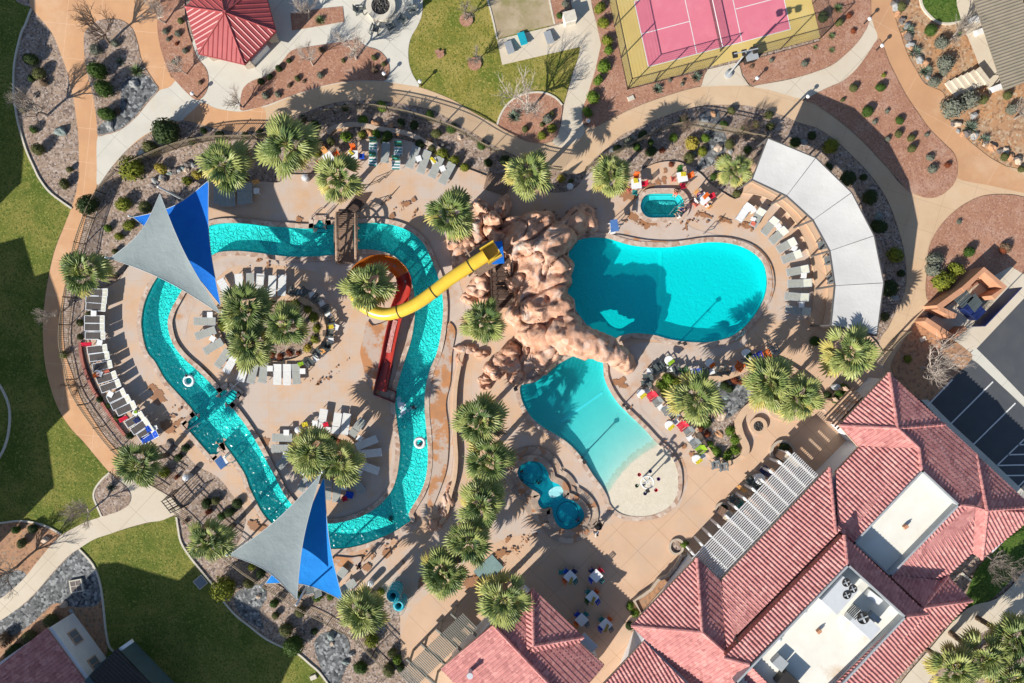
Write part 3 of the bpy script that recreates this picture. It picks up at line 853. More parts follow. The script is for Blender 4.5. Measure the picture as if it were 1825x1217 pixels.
# wet patches people and the slide have left on the concrete
def blotch(px, py, r, rx=1.0, seed=0, n=44, rot=0.0):
 c = W(px, py)
 out = []
 for i in range(n):
  a = 2 * math.pi * i / n
  k = 1 + .55 * noise.noise(Vector((math.cos(a) * 1.6 + seed, math.sin(a) * 1.6, seed * .7))) + .42 * noise.noise(Vector((math.cos(a) * 5 + seed, math.sin(a) * 5, 3.3)))
  x, y = r / S * k * math.cos(a) * rx, r / S * k * math.sin(a)
  out.append(Vector((c.x + x * math.cos(rot) - y * math.sin(rot), c.y + x * math.sin(rot) + y * math.cos(rot))))
 return out
for i, (x, y, r, rx, rot) in enumerate([(285, 707, 11, 1.3, .3), (273, 690, 5, 1.6, .3), (474, 786, 9, .8, 0), (1155, 394, 12, 1.3, .2), (1128, 388, 6, 1.8, -.7), (1185, 305, 5, .6, 0), (1183, 322, 8, .5, .1), (1172, 325, 6, .8, .2), (1115, 348, 10, 1.7, -.2), (1155, 334, 7, 1.5, .3),
          (1224, 395, 4, .5, 0), (1222, 405, 7, .35, .1), (1104, 681, 7, 1.6, -.1), (1113, 688, 4, 1.4, -.2), (534, 392, 6, 1.0, .5), (398, 470, 0, 1, 0), (463, 464, 4, 1.2, .5), (365, 667, 8, 1.8, -.5), (300, 760, 9, 1.8, -.7), (322, 752, 6, 2, .5), (1218, 795, 4, 1.2, .5), (1232, 808, 4, 1.1, .3),
          (1330, 402, 5, 2.6, -.15), (1290, 393, 4, 3, -.4), (1255, 385, 3, 3.5, -.3), (725, 365, 5, 1.5, .2), (738, 357, 4, 1.2, .4), (700, 385, 4, 1.4, .5), (452, 935, 9, 1.3, -.6), (468, 940, 6, 1.3, .4), (655, 1010, 6, 1.4, .6), (690, 985, 7, 1.2, .8), (720, 1000, 4, .6, .4), (892, 985, 7, 1.6, .7), (905, 960, 4, 1.6, .7), (842, 1035, 9, 1.7, .3), (757, 1030, 8, 1.5, .8)]):
 if r:
  sheet_dry('wet_patch', blotch(x, y, r, rx, i * 1.37, rot=rot), 'wet')
ZS[0] += .001
rng = random.Random(3)
trail = []
for (x0_, y0_, x1_, y1_, n_) in ((615, 645, 555, 690, 14), (1120, 392, 1235, 402, 16), (1235, 385, 1345, 405, 22), (1225, 345, 1225, 420, 12), (880, 1010, 960, 945, 20), (440, 940, 480, 905, 12), (690, 360, 760, 390, 14), (640, 1000, 720, 960, 14), (300, 745, 345, 700, 12), (1085, 700, 1215, 830, 24), (820, 1040, 870, 1020, 16), (560, 470, 400, 470, 8), (960, 385, 1060, 380, 22)):
 for k in range(n_):
  t = rng.random()
  trail.append(blotch(x0_ + (x1_ - x0_) * t + rng.uniform(-9, 9), y0_ + (y1_ - y0_) * t + rng.uniform(-9, 9), rng.uniform(.7, 2.4), rng.uniform(.6, 1.9), k * 3.1, 12, rng.uniform(0, 3)))
ZS[0] += .003
mb = MB()
for l in trail:
 if not any(in_water(p) for p in l):
  mb.add([(p.x, p.y, ZS[0]) for p in l], [tuple(range(len(l)))])
struct('wet_footprints', mb, 'wet')
for l in ([(648, 605), (655, 572), (664, 580), (676, 578), (700, 575), (690, 640), (676, 700), (655, 680), (648, 650), (643, 628)], [(790, 625), (796, 600), (800, 575), (812, 590), (806, 630), (803, 680), (795, 720), (800, 770), (797, 830), (785, 870), (770, 905), (762, 900), (768, 840), (766, 760), (762, 710), (770, 665), (782, 640)],
    [(1092, 425), (1100, 419), (1150, 428), (1200, 430), (1250, 424), (1300, 424), (1345, 440), (1372, 472), (1378, 512), (1366, 545), (1369, 510), (1368, 480), (1348, 450), (1300, 429), (1240, 430), (1190, 437), (1125, 434)], [(593, 996), (600, 990), (626, 992), (645, 990), (640, 1003), (620, 1010), (600, 1005)]):
 sheet_dry('wet_patch', PX(l), 'wet_orange')
DZ = ZS[0] + .002

# ---- copings, basins and water
def ring(loop, w0, w1, z, name, m, h=.035):
 a, b = offset(loop, w0), offset(loop, w1)
 n = len(loop)
 mb = MB()
 vs = [(p.x, p.y, z + h) for p in a] + [(p.x, p.y, z + h) for p in b] + [(p.x, p.y, z - .3) for p in a] + [(p.x, p.y, z - .02) for p in b]
 fs = []
 for i in range(n):
  j = (i + 1) % n
  fs += [(i, j, n + j, n + i), (i, 2 * n + i, 2 * n + j, j), (n + i, n + j, 3 * n + j, 3 * n + i)]
 mb.add(vs, fs)
 o = struct(name, mb, m)
 bm = bmesh.new()
 bm.from_mesh(o.data)
 bmesh.ops.recalc_face_normals(bm, faces=bm.faces)
 bm.to_mesh(o.data)
 bm.free()
 return o


def walls(loop, z0, z1, name, m):
 n = len(loop)
 mb = MB()
 mb.add([(p[0], p[1], z0) for p in loop] + [(p[0], p[1], z1) for p in loop], [(i, (i + 1) % n, n + (i + 1) % n, n + i) for i in range(n)])
 return struct(name, mb, m)


WZ = DZ - .10           # level of the water
M_RIV = water_mat('river_water', (.20, .94, .915), (.015, .74, .72), .10, .10, 2.6, .22)
M_MAIN = water_mat('pool_water', (.05, .93, .935), (.003, .70, .74), .14, .03, .9, .15)
M_KID = water_mat('beach_water', (.10, .86, .93), (.01, .74, .80), .16, .05, 1.0, .22, use_depth=True, ripple=(0, 0, 0))
M_SPA = water_mat('spa_water', (.28, .92, .93), (.01, .62, .66), .10, .16, 1.5, .18)
M_FREE = water_mat('hot_pool_water', (.16, .87, .95), (.006, .55, .68), .2, .06, 1.4, .2)

ring(pools['riv_out'], 0, .42, DZ, 'pool_coping', 'coping')
ring(pools['riv_in'], 0, -.42, DZ, 'pool_coping', 'coping')
ring(pools['main'], 0, .45, DZ, 'pool_coping', 'coping')
ring(pools['kid'], 0, .40, DZ, 'pool_coping', 'coping')
ring(pools['spa'], 0, .45, DZ + .06, 'pool_coping', 'coping', .08)
ring(pools['free'], 0, .55, DZ + .05, 'pool_coping', 'flagstone', .12)
sheet_dry('flagstone_deck', offset(pools['free'], 1.3), 'flagstone')
for k, d in (('riv_out', .66), ('riv_in', .66), ('main', .8), ('kid', 1.2), ('spa', .75), ('free', .75)):
 walls(pools[k], -d, DZ + .02, 'pool_wall', 'pool_plaster' if k in ('main', 'kid') else 'spa_plaster')
sheet('pool_floor', [offset(pools['riv_out'], .05), offset(pools['riv_in'], -.05)], floor_mat('river_floor', (.84, .90, .88), 2.0, .11, .30), z=-.6)
sheet('pool_floor', [offset(pools['main'], .05)], floor_mat('main_floor', (.62, .72, .73), 2.0, .016, .4), z=-.72)
sheet('pool_floor', [offset(pools['spa'], .05)], floor_mat('spa_floor', (.76, .84, .84), 2.2, .34, .30), z=-.7)
sheet('pool_floor', [offset(pools['free'], .05)], 'spa_plaster', z=-.7)
sheet('river_water', [pools['riv_out'], pools['riv_in']], M_RIV, z=WZ)
sheet('pool_water', [pools['main']], M_MAIN, z=WZ)
sheet('spa_water', [pools['spa']], M_SPA, z=WZ + .08)
sheet('hot_pool_water', [pools['free']], M_FREE, z=WZ + .06)
# zero-entry pool: the floor climbs out of the water into a pale beach
sh = [W(*p).xy for p in ((1083, 877), (1104, 849), (1133, 824), (1169, 793))]
sdir = (sh[3] - sh[0]).normalized()
snor = Vector((-sdir.y, sdir.x))          # towards deep water
if (W(1000, 700).xy - sh[0]).dot(snor) < 0:
 snor = -snor
def beach_z(x, y):
 q = Vector((x, y)) - sh[0]
 d = q.dot(snor) - .45 * math.sin(max(0, min(1, q.dot(sdir) / (sh[3] - sh[0]).length)) * math.pi)
 return WZ - .085 * d if d > 0 else min(DZ + .01, WZ - .035 * d)
vs, fs = cdt(offset(pools['kid'], .02), .28, beach_z)
mb = MB()
mb.add(vs, [])
for f in fs:
 mb.f.append(f)
 mb.mi.append(1 if sum(vs[i][2] for i in f) / len(f) < WZ - .05 else 0)
struct('beach_floor', mb, ['beach', 'pale_plaster'], True)
wetl = [p for p in pools['kid']]
vs, fs = cdt(wetl, .4, lambda x, y: WZ)
mb = MB().add(vs, [f for f in fs if min(beach_z(vs[i][0], vs[i][1]) for i in f) < WZ + .0])
o = struct('beach_water', mb, M_KID)
at = o.data.attributes.new('depth', 'FLOAT', 'POINT')
at.data.foreach_set('value', [max(0, WZ - beach_z(v.co.x, v.co.y)) for v in o.data.vertices])
# lane line tiles and benches seen through the water
def tile_line(pts, w, z, name, m):
 mb = MB()
 for a, b in zip(pts, pts[1:]):
  a, b = W(*a), W(*b)
  mb.bar((a.x, a.y, z), (b.x, b.y, z), w, .012)
 struct(name, mb, m)
tile_line([(1180, 443), (1176, 600)], .34, -.70, 'pool_line', 'tile_line')
kl = [(1075 - 7.5 * k, 700 + 5.2 * k) for k in range(11)]
for k in range(10):
 a, b = W(*kl[k]), W(*kl[k + 1])
 MBK = MB() if k == 0 else MBK
 MBK.bar((a.x, a.y, beach_z(a.x, a.y) + .02), (b.x, b.y, beach_z(b.x, b.y) + .02), .2, .02)
struct('pool_line', MBK, 'tile_line')
tile_line([(741, 512), (776, 496)], .16, -.585, 'pool_line', 'tile_line')
tile_line([(437, 832), (470, 818)], .16, -.585, 'pool_line', 'tile_line')
def steps(name, p0, p1, dirpx, n, w, z0, dz):
 """submerged concrete steps, nose line p0-p1, marching along dirpx"""
 mb, md = MB(), MB()
 a, b = W(*p0), W(*p1)
 d = Vector((dirpx[0], -dirpx[1], 0)).normalized()
 for k in range(n):
  q = d * (w * (k + .5))
  c = (a + b) / 2 + q
  L_ = (b - a).length
  ang = math.atan2((b - a).y, (b - a).x)
  z = z0 - dz * k
  mb.box((c.x, c.y, (z - 1.0) / 2), (L_, w, z + 1.0), ang)
  e = (a + b) / 2 + d * (w * (k + 1) - .06)
  md.box((e.x, e.y, z + .006), (L_, .07, .012), ang)
 struct(name, mb, 'spa_plaster')
 struct('step_nosing', md, 'dark_tile')
steps('pool_steps', (331, 757), (351, 739), (1, 1), 4, .42, -.12, .2)
steps('pool_steps', (430, 703), (409, 690), (-1, .9), 4, .36, -.12, .2)
steps('pool_steps', (561, 393), (582, 393), (0, 1), 3, .36, -.12, .22)
steps('pool_steps', (960, 879), (981, 903 - 4), (1, -.8), 0, .3, -.12, .2)
b1 = offset(pools['spa'], -.55)
ring(b1, 0, .5, -.35, 'spa_bench', 'spa_plaster', .02)
ring(b1, 0, .07, -.32, 'bench_edge', 'dark_tile', .012)
for c_, r_ in (((947, 843), 1.0), ((1012, 915), 1.0)):
 mb = MB()
 c = W(*c_)
 mb.torus((c.x, c.y, -.30), r_, .045, 30, 6)
 struct('bench_edge', mb, 'dark_tile')
# waterfall sheet between the two hot pool basins, step by the ladder
o = sheet('waterfall_foam', [PX([(978, 874), (990, 866), (1003, 868), (1002, 878), (987, 886), (980, 884)])], 'foam_water', z=WZ + .085)
for k_, (x, y, r) in enumerate(((712, 712, 5), (716, 722, 6), (718, 734, 5), (714, 741, 3), (722, 728, 3), (735, 727, 3), (741, 724, 2), (728, 731, 2))):
 sheet('water_foam', [blotch(x, y, r, 1.0, k_ * 2.3)], 'foam_water' if k_ not in (1, 2) else 'foam', z=WZ + .012 + .003 * k_)

# ---- kerbs along the lawns
def kerb(pts, w=.16, h=.12, m='kerb'):
 struct('kerb', MB().sweep(PX(pts, True, 0, 4, False), w, 0, h), m)
kerb([(57, 16), (46, 45), (38, 62), (27, 110), (25, 150), (26, 175), (33, 218), (47, 266), (62, 300), (72, 320), (92, 345), (129, 372)])
kerb([(-5, 933), (0, 932), (40, 928), (80, 936), (110, 952)])
kerb([(142, 978), (166, 1005), (178, 1035), (184, 1070), (189, 1120), (195, 1150), (203, 1160)])
kerb([(315, 921), (318, 940), (323, 965), (338, 990), (358, 1015), (372, 1032), (385, 1048), (400, 1072), (420, 1095), (445, 1115), (475, 1138), (510, 1155), (532, 1165), (552, 1182), (570, 1198), (590, 1225)])
kerb([(196, 842), (181, 856), (170, 872), (168, 886), (174, 902), (182, 920)])
kerb([(886, 223), (892, 205), (903, 188), (920, 174), (945, 166), (970, 166), (990, 175), (1002, 188)])
kerb([(1638, -10), (1643, 12), (1654, 27), (1670, 40), (1690, 43), (1712, 39)], .2)
kerb([(869, 0), (878, 34), (886, 70)], .14)
kerb([(979, 0), (988, 43)], .14)
kerb([(1712, 1020), (1740, 1040), (1765, 1028), (1795, 1010)], .2)
kerb([(-20, 668), (0, 686), (16, 720), (18, 755), (10, 795), (-10, 830)], .2)

# ---- curved terrace steps below the white canopy
t1 = PX([(1321, 345), (1353, 350), (1382, 364), (1405, 385), (1422, 410), (1437, 447), (1446, 479), (1448, 510), (1446, 545), (1440, 575)], True, 0, 4, False)
t2 = PX([(1330, 325), (1359, 340), (1390, 358), (1419, 384), (1441, 415), (1458, 450), (1467, 484), (1470, 520), (1466, 560), (1460, 585)], True, 0, 4, False)
tb = PX([(1520, 600), (1535, 520), (1520, 440), (1480, 360), (1430, 310), (1360, 280), (1335, 290)], True, 0, 4, False)
tA, tB = DZ + .16, DZ + .34
def slab(loop, z0, z1, name, m):
 me = fill([loop], z1)
 o = link(name, me)
 bm = bmesh.new()
 bm.from_mesh(me)
 r = bmesh.ops.extrude_face_region(bm, geom=bm.faces[:])
 for v in r['geom']:
  if isinstance(v, bmesh.types.BMVert):
   v.co.z = z0
 bmesh.ops.recalc_face_normals(bm, faces=bm.faces)
 bm.to_mesh(me)
 bm.free()
 me.materials.append(MATS[m])
 o['kind'] = 'structure'
 return o
slab(t1 + tb, -.05, tA, 'terrace_step', 'deck_rot')
slab(t2 + tb[1:-1], -.05, tB, 'terrace_step', 'deck_rot')
struct('step_nosing', MB().sweep(t1, .10, tA - .05, tA + .012), 'wall_cap')
struct('step_nosing', MB().sweep(t2, .10, tB - .05, tB + .012), 'wall_cap')
# entrance steps on the eastern slope
stw = MB()
for k in range(6):
 a, b = W(1682 + k * 9.0, 148 - k * 3.6), W(1701 + k * 9.0, 173 - k * 3.6)
 d = W(1691, 144.4) - W(1682, 148)
 c = (a + b) / 2 + d / 2
 stw.box((c.x, c.y, .06 + .07 * k), ((b - a).length, d.length * 1.0, .2 + .14 * k), math.atan2((b - a).y, (b - a).x))
struct('stairway', stw, 'pale_walk')
mat_ = sheet('door_mat', [PX([(844, 1016), (877, 986), (898, 1009), (866, 1040)], False)], 'mat_teal', z=DZ + .02)
mb = MB()
# ================================================================== BUILDINGS
def newell(p):
 n = Vector((0, 0, 0))
 for i in range(len(p)):
  a, b = p[i], p[(i + 1) % len(p)]
  n += Vector(((a.y - b.y) * (a.z + b.z), (a.z - b.z) * (a.x + b.x), (a.x - b.x) * (a.y + b.y)))
 return n.normalized()


def tile_face(mb, pts, rib=.33, course=.42, rise=.075, step=.03, pan=False, lift=0.0):
 """barrel tiles laid down the slope of one roof plane: ribs and courses are real geometry"""
 P = [W(*p) for p in pts]
 n = newell(P)
 if n.z < 0:
  P = P[::-1]
  n = -n
 c = sum(P, Vector()) / len(P)
 d = (Vector((0, 0, -1)) + n * n.z)
 d.normalize()
 e = n.cross(d)
 Q = [((p - c).dot(e), (p - c).dot(d)) for p in P]
 smin, smax = min(q[0] for q in Q), max(q[0] for q in Q)
 sub = 6
 ss = set(round(smin + (smax - smin) * 0, 5) for _ in (0,))
 k0, k1 = math.floor(smin / rib * sub), math.ceil(smax / rib * sub)
 ss = sorted(set([smin + 1e-4, smax - 1e-4] + [q[0] for q in Q if smin + 1e-3 < q[0] < smax - 1e-3] + [k * rib / sub for k in range(k0, k1 + 1) if smin < k * rib / sub < smax]))
 def trange(s_):
  ts = []
  for i in range(len(Q)):
   (a0, t0), (a1, t1) = Q[i], Q[(i + 1) % len(Q)]
   if (a0 - s_) * (a1 - s_) <= 0 and abs(a1 - a0) > 1e-9:
    ts.append(t0 + (t1 - t0) * (s_ - a0) / (a1 - a0))
  return (min(ts), max(ts)) if ts else (0, 0)
 tmin, tmax = min(q[1] for q in Q), max(q[1] for q in Q)
 rows = []
 k = math.floor(tmin / course)
 while k * course <= tmax + course:
  rows += [(k * course, step), (k * course + .004, 0.0)]
  k += 1
 vs, fs = [], []
 m = len(rows)
 for s_ in ss:
  a, b = trange(s_)
  ph = (s_ / rib) % 1.0
  if pan:
   h = rise if ph < .12 or ph > .88 else 0
  else:
   h = rise * (math.sin(ph * math.pi) ** .8) if ph < .62 else rise * .12 * 0
   h = rise * max(0.0, math.sin(ph / .62 * math.pi)) ** .7 if ph < .62 else 0.0
  for t, so in rows:
   tt = min(max(t, a), b)
   vs.append(c + e * s_ + d * tt + n * (h + so * (1 if not pan else 0) + lift))
 for i in range(len(ss) - 1):
  for j in range(m - 1):
   q = (i * m + j, (i + 1) * m + j, (i + 1) * m + j + 1, i * m + j + 1)
   p0, p1, p2, p3 = (vs[x] for x in q)
   if (p0 - p3).length < 1e-5 and (p1 - p2).length < 1e-5:
    continue
   fs.append(q[::-1])
 mb.add(vs, fs)
 # underside
 mb.add([p - n * .04 for p in P], [tuple(range(len(P) - 1, -1, -1))])


def ridge(mb, a, b, r=.15, seg=.42, lift=.06):
 a, b = W(*a) if len(a) == 3 else a, W(*b)
 a = a + Vector((0, 0, lift))
 b = b + Vector((0, 0, lift))
 n = max(1, int((b - a).length / seg))
 for i in range(n):
  p, q = a.lerp(b, i / n), a.lerp(b, (i + 1.08) / n)
  mb.cyl(p, q, r * 1.08, r * .9, 8)


def roof(parent, faces, ridges, m='roof_tile', **kw):
 mb = MB()
 for f in faces:
  tile_face(mb, f, **kw)
 for a, b in ridges:
  ridge(mb, a, b)
 return mb.build('roof', m, parent)


def fascia(mb, a, b, h=.2):
 a, b = W(*a), W(*b)
 mb.bar(a - Vector((0, 0, .14)), b - Vector((0, 0, .14)), .07, h)


def wall_prism(mb, pts, z0, z1, zpx):
 """walls from a footprint measured at height zpx"""
 mb.prism([W(p[0], p[1], zpx).xy for p in pts], z0, z1)


E = 3.4     # eaves of the club house
bld = thing('clubhouse', 'large pink barrel tiled club house with two sunken flat roofs', 'building', W(1560, 980))
inv = Matrix.Translation(-W(1560, 980))
def child(o):
 """keep world-space meshes in place under a moved parent"""
 o.matrix_parent_inverse = Matrix.Translation(-Vector(o.parent.location))
 return o
T_, L_, A_, R_, B_, V_ = (1584, 664, E), (1496, 758, E), (1599, 763, 4.62), (1683, 756, E), (1637, 798, 4.70), (1531, 797, E)
W1, W2, W3, W4 = (1642, 839, 5.25), (1706, 899, 5.25), (1585, 1024, 5.25), (1521, 966, 5.25)
E1, X2, E2 = (1739, 810, E), (1758, 909, 4.95), (1850, 913, E)
P_, Q_, K1, K2, S2, Vs = (1478, 833, E), (1489, 947, 5.05), (1501, 943, 5.1), (1312, 1133, 5.1), (1296, 1166, 5.1), (1284, 1036, E)
N_, Eo, We, Wn, Ww, Wc, Nb = (1504, 953, 6.0), (1652, 1094, 6.0), (1611, 1098, 6.75), (1510, 1006, 6.75), (1335, 1184, 6.75), (1290, 1172, 6.0), (1316, 1146, 6.0)
T2, L2, S1 = (1242, 994, E), (1125, 1115, E), (1251, 1126, 5.1)
main_faces = [[T_, L_, A_], [T_, A_, B_, W1, W2, (1739, 903, 5.1), X2, E1], [E1, X2, E2], [L_, V_, B_, A_],
     [V_, B_, W1, W4, (1510, 957, 5.3), (1494, 946, 5.02), (1489, 842, E)],
     [P_, Q_, K1, K2, S2, Vs],
     [W2, (1739, 903, 5.1), (1730, 984, E), (1672, 1040, E), W3],
     [X2, (1738, 901, 4.95), (1730, 984, E), (1749, 996, E)], [X2, (1749, 996, E), E2],
     [W3, (1672, 1034, 3.6), (1688, 1026, E), (1643, 1082, 5.1)],
     [(1688, 1026, E), (1731, 1070, E), (1643, 1082, 5.1)],
     [(1643, 1082, 5.1), (1731, 1070, E), (1500, 1310, E), (1425, 1310, 5.1)],
     [T2, L2, S1], [T2, S1, S2, Vs],
     [L2, S1, S2, (1300, 1172, 5.1), (1380, 1250, 5.1), (1265, 1250, E)],
     [(1148, 1143, E + .1), (1060, 1236, E + .1), (1090, 1290, 4.4), (1280, 1290, 4.4), (1240, 1236, 4.4)]]
upper_faces = [[N_, Wn, Ww, Wc, Nb], [N_, Wn, We, Eo], [We, Eo, (1440, 1310, 6.0), (1395, 1310, 6.75)], [Wc, Ww, (1440, 1290, 6.75), (1400, 1300, 6.0)]]
rf = roof(bld, main_faces + upper_faces, [(T_, A_), (L_, A_), (A_, R_), (A_, B_), (B_, W1), (E1, X2), (X2, (1840, 903, E)), (P_, Q_), (X2, (1749, 996, E)), ((1688, 1026, E), (1643, 1082, 5.1)), ((1731, 1070, E), (1643, 1082, 5.1)),
            (T2, S1), (L2, S1), (S1, S2), (N_, Wn), (Eo, We), (Wc, Ww), (W2, (1739, 903, 5.15)), ((1643, 1082, 5.15), (1500, 1232, 5.15))])
child(rf)
fm = MB()
for a, b in ((T_, L_), (L_, V_), (V_, (1489, 842, E)), (P_, Vs), (T2, L2), (T_, E1), (E1, E2), ((1730, 984, E), (1672, 1040, E)), ((1731, 1070, E), (1560, 1250, E)), ((1688, 1026, E), (1731, 1070, E)), (T2, Vs), (L2, (1265, 1250, E)), ((1148, 1143, E + .1), (1060, 1236, E + .1))):
 fascia(fm, a, b)
child(fm.build('fascia', 'stucco', bld))
wm = MB()
wall_prism(wm, [(1583, 676), (1506, 758), (1541, 795), (1488, 848), (1284, 1046), (1242, 1005), (1150, 1130), (1105, 1240), (1300, 1320), (1500, 1300), (1720, 1070), (1680, 1030), (1735, 975), (1770, 985), (1845, 910)], -.02, E - .06, E)
child(wm.build('wall', 'stucco_white', bld))
# clerestory step between lower and upper roof, the two sunken flat roofs and their edges
cw = MB()
for a, b in ((N_, Nb), (N_, Eo), (Eo, (1440, 1310, 6.0)), (Nb, Wc)):
 a, b = W(*a), W(*b)
 c = W(1480, 1110, 6.0)
 d = (b - a).normalized()
 nn = Vector((-d.y, d.x, 0))
 if (c - a).dot(nn) < 0:
  nn = -nn
 mid = (a + b) / 2 + nn * .16
 cw.box((mid.x, mid.y, 5.2), ((b - a).length - .3, .1, 1.45), math.atan2(d.y, d.x))
child(cw.build('clerestory', 'roof_tile_red', bld))
def well(corners, z, m, name):
 P = [W(*c) for c in corners]
 f = MB()
 f.add([(p.x, p.y, z) for p in P], [(0, 1, 2, 3)] if area([p.xy for p in P]) > 0 else [(3, 2, 1, 0)])
 o = f.build(name, m, bld)
 child(o)
 w = MB()
 cc = sum(P, Vector()) / 4
 for i in range(4):
  a, b = P[i], P[(i + 1) % 4]
  d = (b - a).normalized()
  w.box(((a.x + b.x) / 2, (a.y + b.y) / 2, (z + a.z + .22) / 2), ((b - a).length + .16, .16, a.z + .22 - z), math.atan2(d.y, d.x))
 child(w.build('parapet', 'metal_grey', bld))
well([W1, W2, W3, W4], 4.75, 'roof_flat', 'flat_roof')
well([Wn, We, (1412, 1310, 6.75), (1311, 1215, 6.75)], 6.15, 'roof_flat', 'flat_roof')
for q in ((1612, 938), (1458, 1124)):
 vm = MB()
 c = W(*q, 4.8 if q[0] > 1500 else 6.2)
 vm.box((c.x, c.y, c.z + .12), (.35, .25, .3), .6)
 vm.cyl((c.x + .12, c.y + .1, c.z), (c.x + .12, c.y + .1, c.z + .35), .06)
 child(vm.build('roof_drain', 'stucco_orange', bld))
for q in ((1432, 1087), (1387, 1137)):
 vm = MB()
 c = W(*q, 6.3)
 vm.lathe([(.28, -.3), (.30, .1), (.18, .25), (.05, .3)], (c.x, c.y, c.z), 12)
 child(vm.build('roof_vent', 'metal_light', bld))


def hvac(label, corners, z, h, fans, rz=0, m='metal_light', name='air_conditioner', grille=None):
 P = [W(c[0], c[1], z + h).xy for c in corners]
 c = sum(P, Vector((0, 0))) / 4
 o = thing(name, label, 'air conditioner', (c.x, c.y, z))
 L = [p - c for p in P]
 b = MB().prism([(p.x, p.y) for p in L], .12, h)
 b.prism([(p.x * .96, p.y * .96) for p in L], 0, .12)
 b.build('cabinet', m, o)
 for (fx, fy, fr) in fans:
  p = W(fx, fy, z + h).xy - c
  MB().torus((p.x, p.y, h + .03), fr, .05, 20, 6).lathe([(fr, 0), (fr, .01)], (p.x, p.y, h + .004), 20).build('fan_well', 'metal_dark', o)
  fb = MB()
  for k in range(4):
   a = k * math.pi / 2 + .4
   fb.box((p.x + math.cos(a) * fr * .5, p.y + math.sin(a) * fr * .5, h + .05), (fr * .85, fr * .32, .02), rot=Matrix.Rotation(a, 3, 'Z') @ Matrix.Rotation(.3, 3, 'X'))
  fb.cyl((p.x, p.y, h + .02), (p.x, p.y, h + .09), fr * .2, n=10)
  fb.build('fan', 'metal_grey', o)
 if grille:
  g = MB()
  a, bb = W(*grille[0], z + h).xy - c, W(*grille[1], z + h).xy - c
  for k in range(7):
   t = k / 6
   q = a.lerp(bb, t)
   d = (bb - a).normalized()
   g.box((q.x, q.y, h + .03), (.05, grille[2], .05), math.atan2(d.y, d.x))
  g.build('grille', 'metal_dark', o)
 return o
hvac('long pale rooftop air conditioner with three round fans in a cluster', [(1503, 1027), (1531, 1052), (1492, 1096), (1464, 1070)], 6.15, 1.1, [(1508, 1038, .30), (1520, 1049, .30), (1509, 1060, .30)])
hvac('pale boxy rooftop air conditioner with one large round fan', [(1532, 1085), (1570, 1121), (1552, 1141), (1515, 1107)], 6.15, 1.2, [(1538, 1101, .46)], grille=((1516, 1083), (1530, 1097), .9))
hvac('small bluish hatch box standing in the shade of the sunken roof', [(1390, 1168), (1406, 1182), (1393, 1198), (1376, 1182)], 6.15, .6, [], name='roof_hatch', m='metal_grey')
hvac('white elongated duct box against the sunken roof edge', [(1551, 1052), (1574, 1070), (1566, 1078), (1545, 1062)], 6.15, .5, [], name='duct_box', m='white_paint')
hvac('low dark grey box beside the single fan air conditioner', [(1556, 1090), (1572, 1104), (1565, 1112), (1550, 1099)], 6.15, .45, [], name='equipment_box', m='metal_grey')
hvac('dark cabinet cut by the bottom edge on the rusty flat roof', [(1402, 1196), (1430, 1222), (1410, 1245), (1384, 1218)], 6.15, .9, [], name='equipment_box', m='metal_dark')

# ---- snack bar with its pyramid, bottom centre
sb = thing('snack_bar', 'pink tiled snack bar with small dark pyramid roof on its corner', 'building', W(920, 1150))
e = 3.2
sfaces = [[(878, 1113, 4.5), (786, 1192, e), (860, 1270, e), (1020, 1262, 4.5)], [(878, 1113, 4.5), (929, 1052, e), (1077, 1186, e), (1010, 1262, 4.5)],
    [(949, 1048, e + .3), (1040, 1135, e + .3), (951, 1150, 4.65)], [(949, 1048, e + .3), (951, 1150, 4.65), (940, 1160, 4.3), (936, 1062, e + .2)], [(951, 1150, 4.65), (1040, 1135, e + .3), (1032, 1146, e + .2), (944, 1162, 4.3)]]
child(roof(sb, sfaces, [((878, 1113, 4.5), (1010, 1252, 4.5)), ((949, 1048, e + .3), (951, 1150, 4.65)), ((1040, 1135, e + .3), (951, 1150, 4.65))]))
wm = MB()
wall_prism(wm, [(880, 1105), (935, 1062), (1068, 1186), (1010, 1270), (860, 1262), (800, 1192)], -.02, e - .05, e)
child(wm.build('wall', 'stucco_white', sb))
fm = MB()
fascia(fm, (929, 1052, e), (1077, 1186, e))
fascia(fm, (878, 1113, 4.4), (786, 1192, e))
child(fm.build('fascia', 'stucco', sb))
vm = MB()
for q in ((838, 1200),):
 c = W(*q, 4.2)
 vm.lathe([(.2, -.5), (.2, .35), (.27, .36), (.27, .5)], (c.x, c.y, c.z), 12)
child(vm.build('roof_vent', 'metal_light', sb))
sw_ = MB()
c = W(1047, 1146, 2.2)
sw_.box((c.x, c.y, 2.2), (1.7, .9, .08), R(-45))
child(sw_.build('awning', 'metal_light', sb))

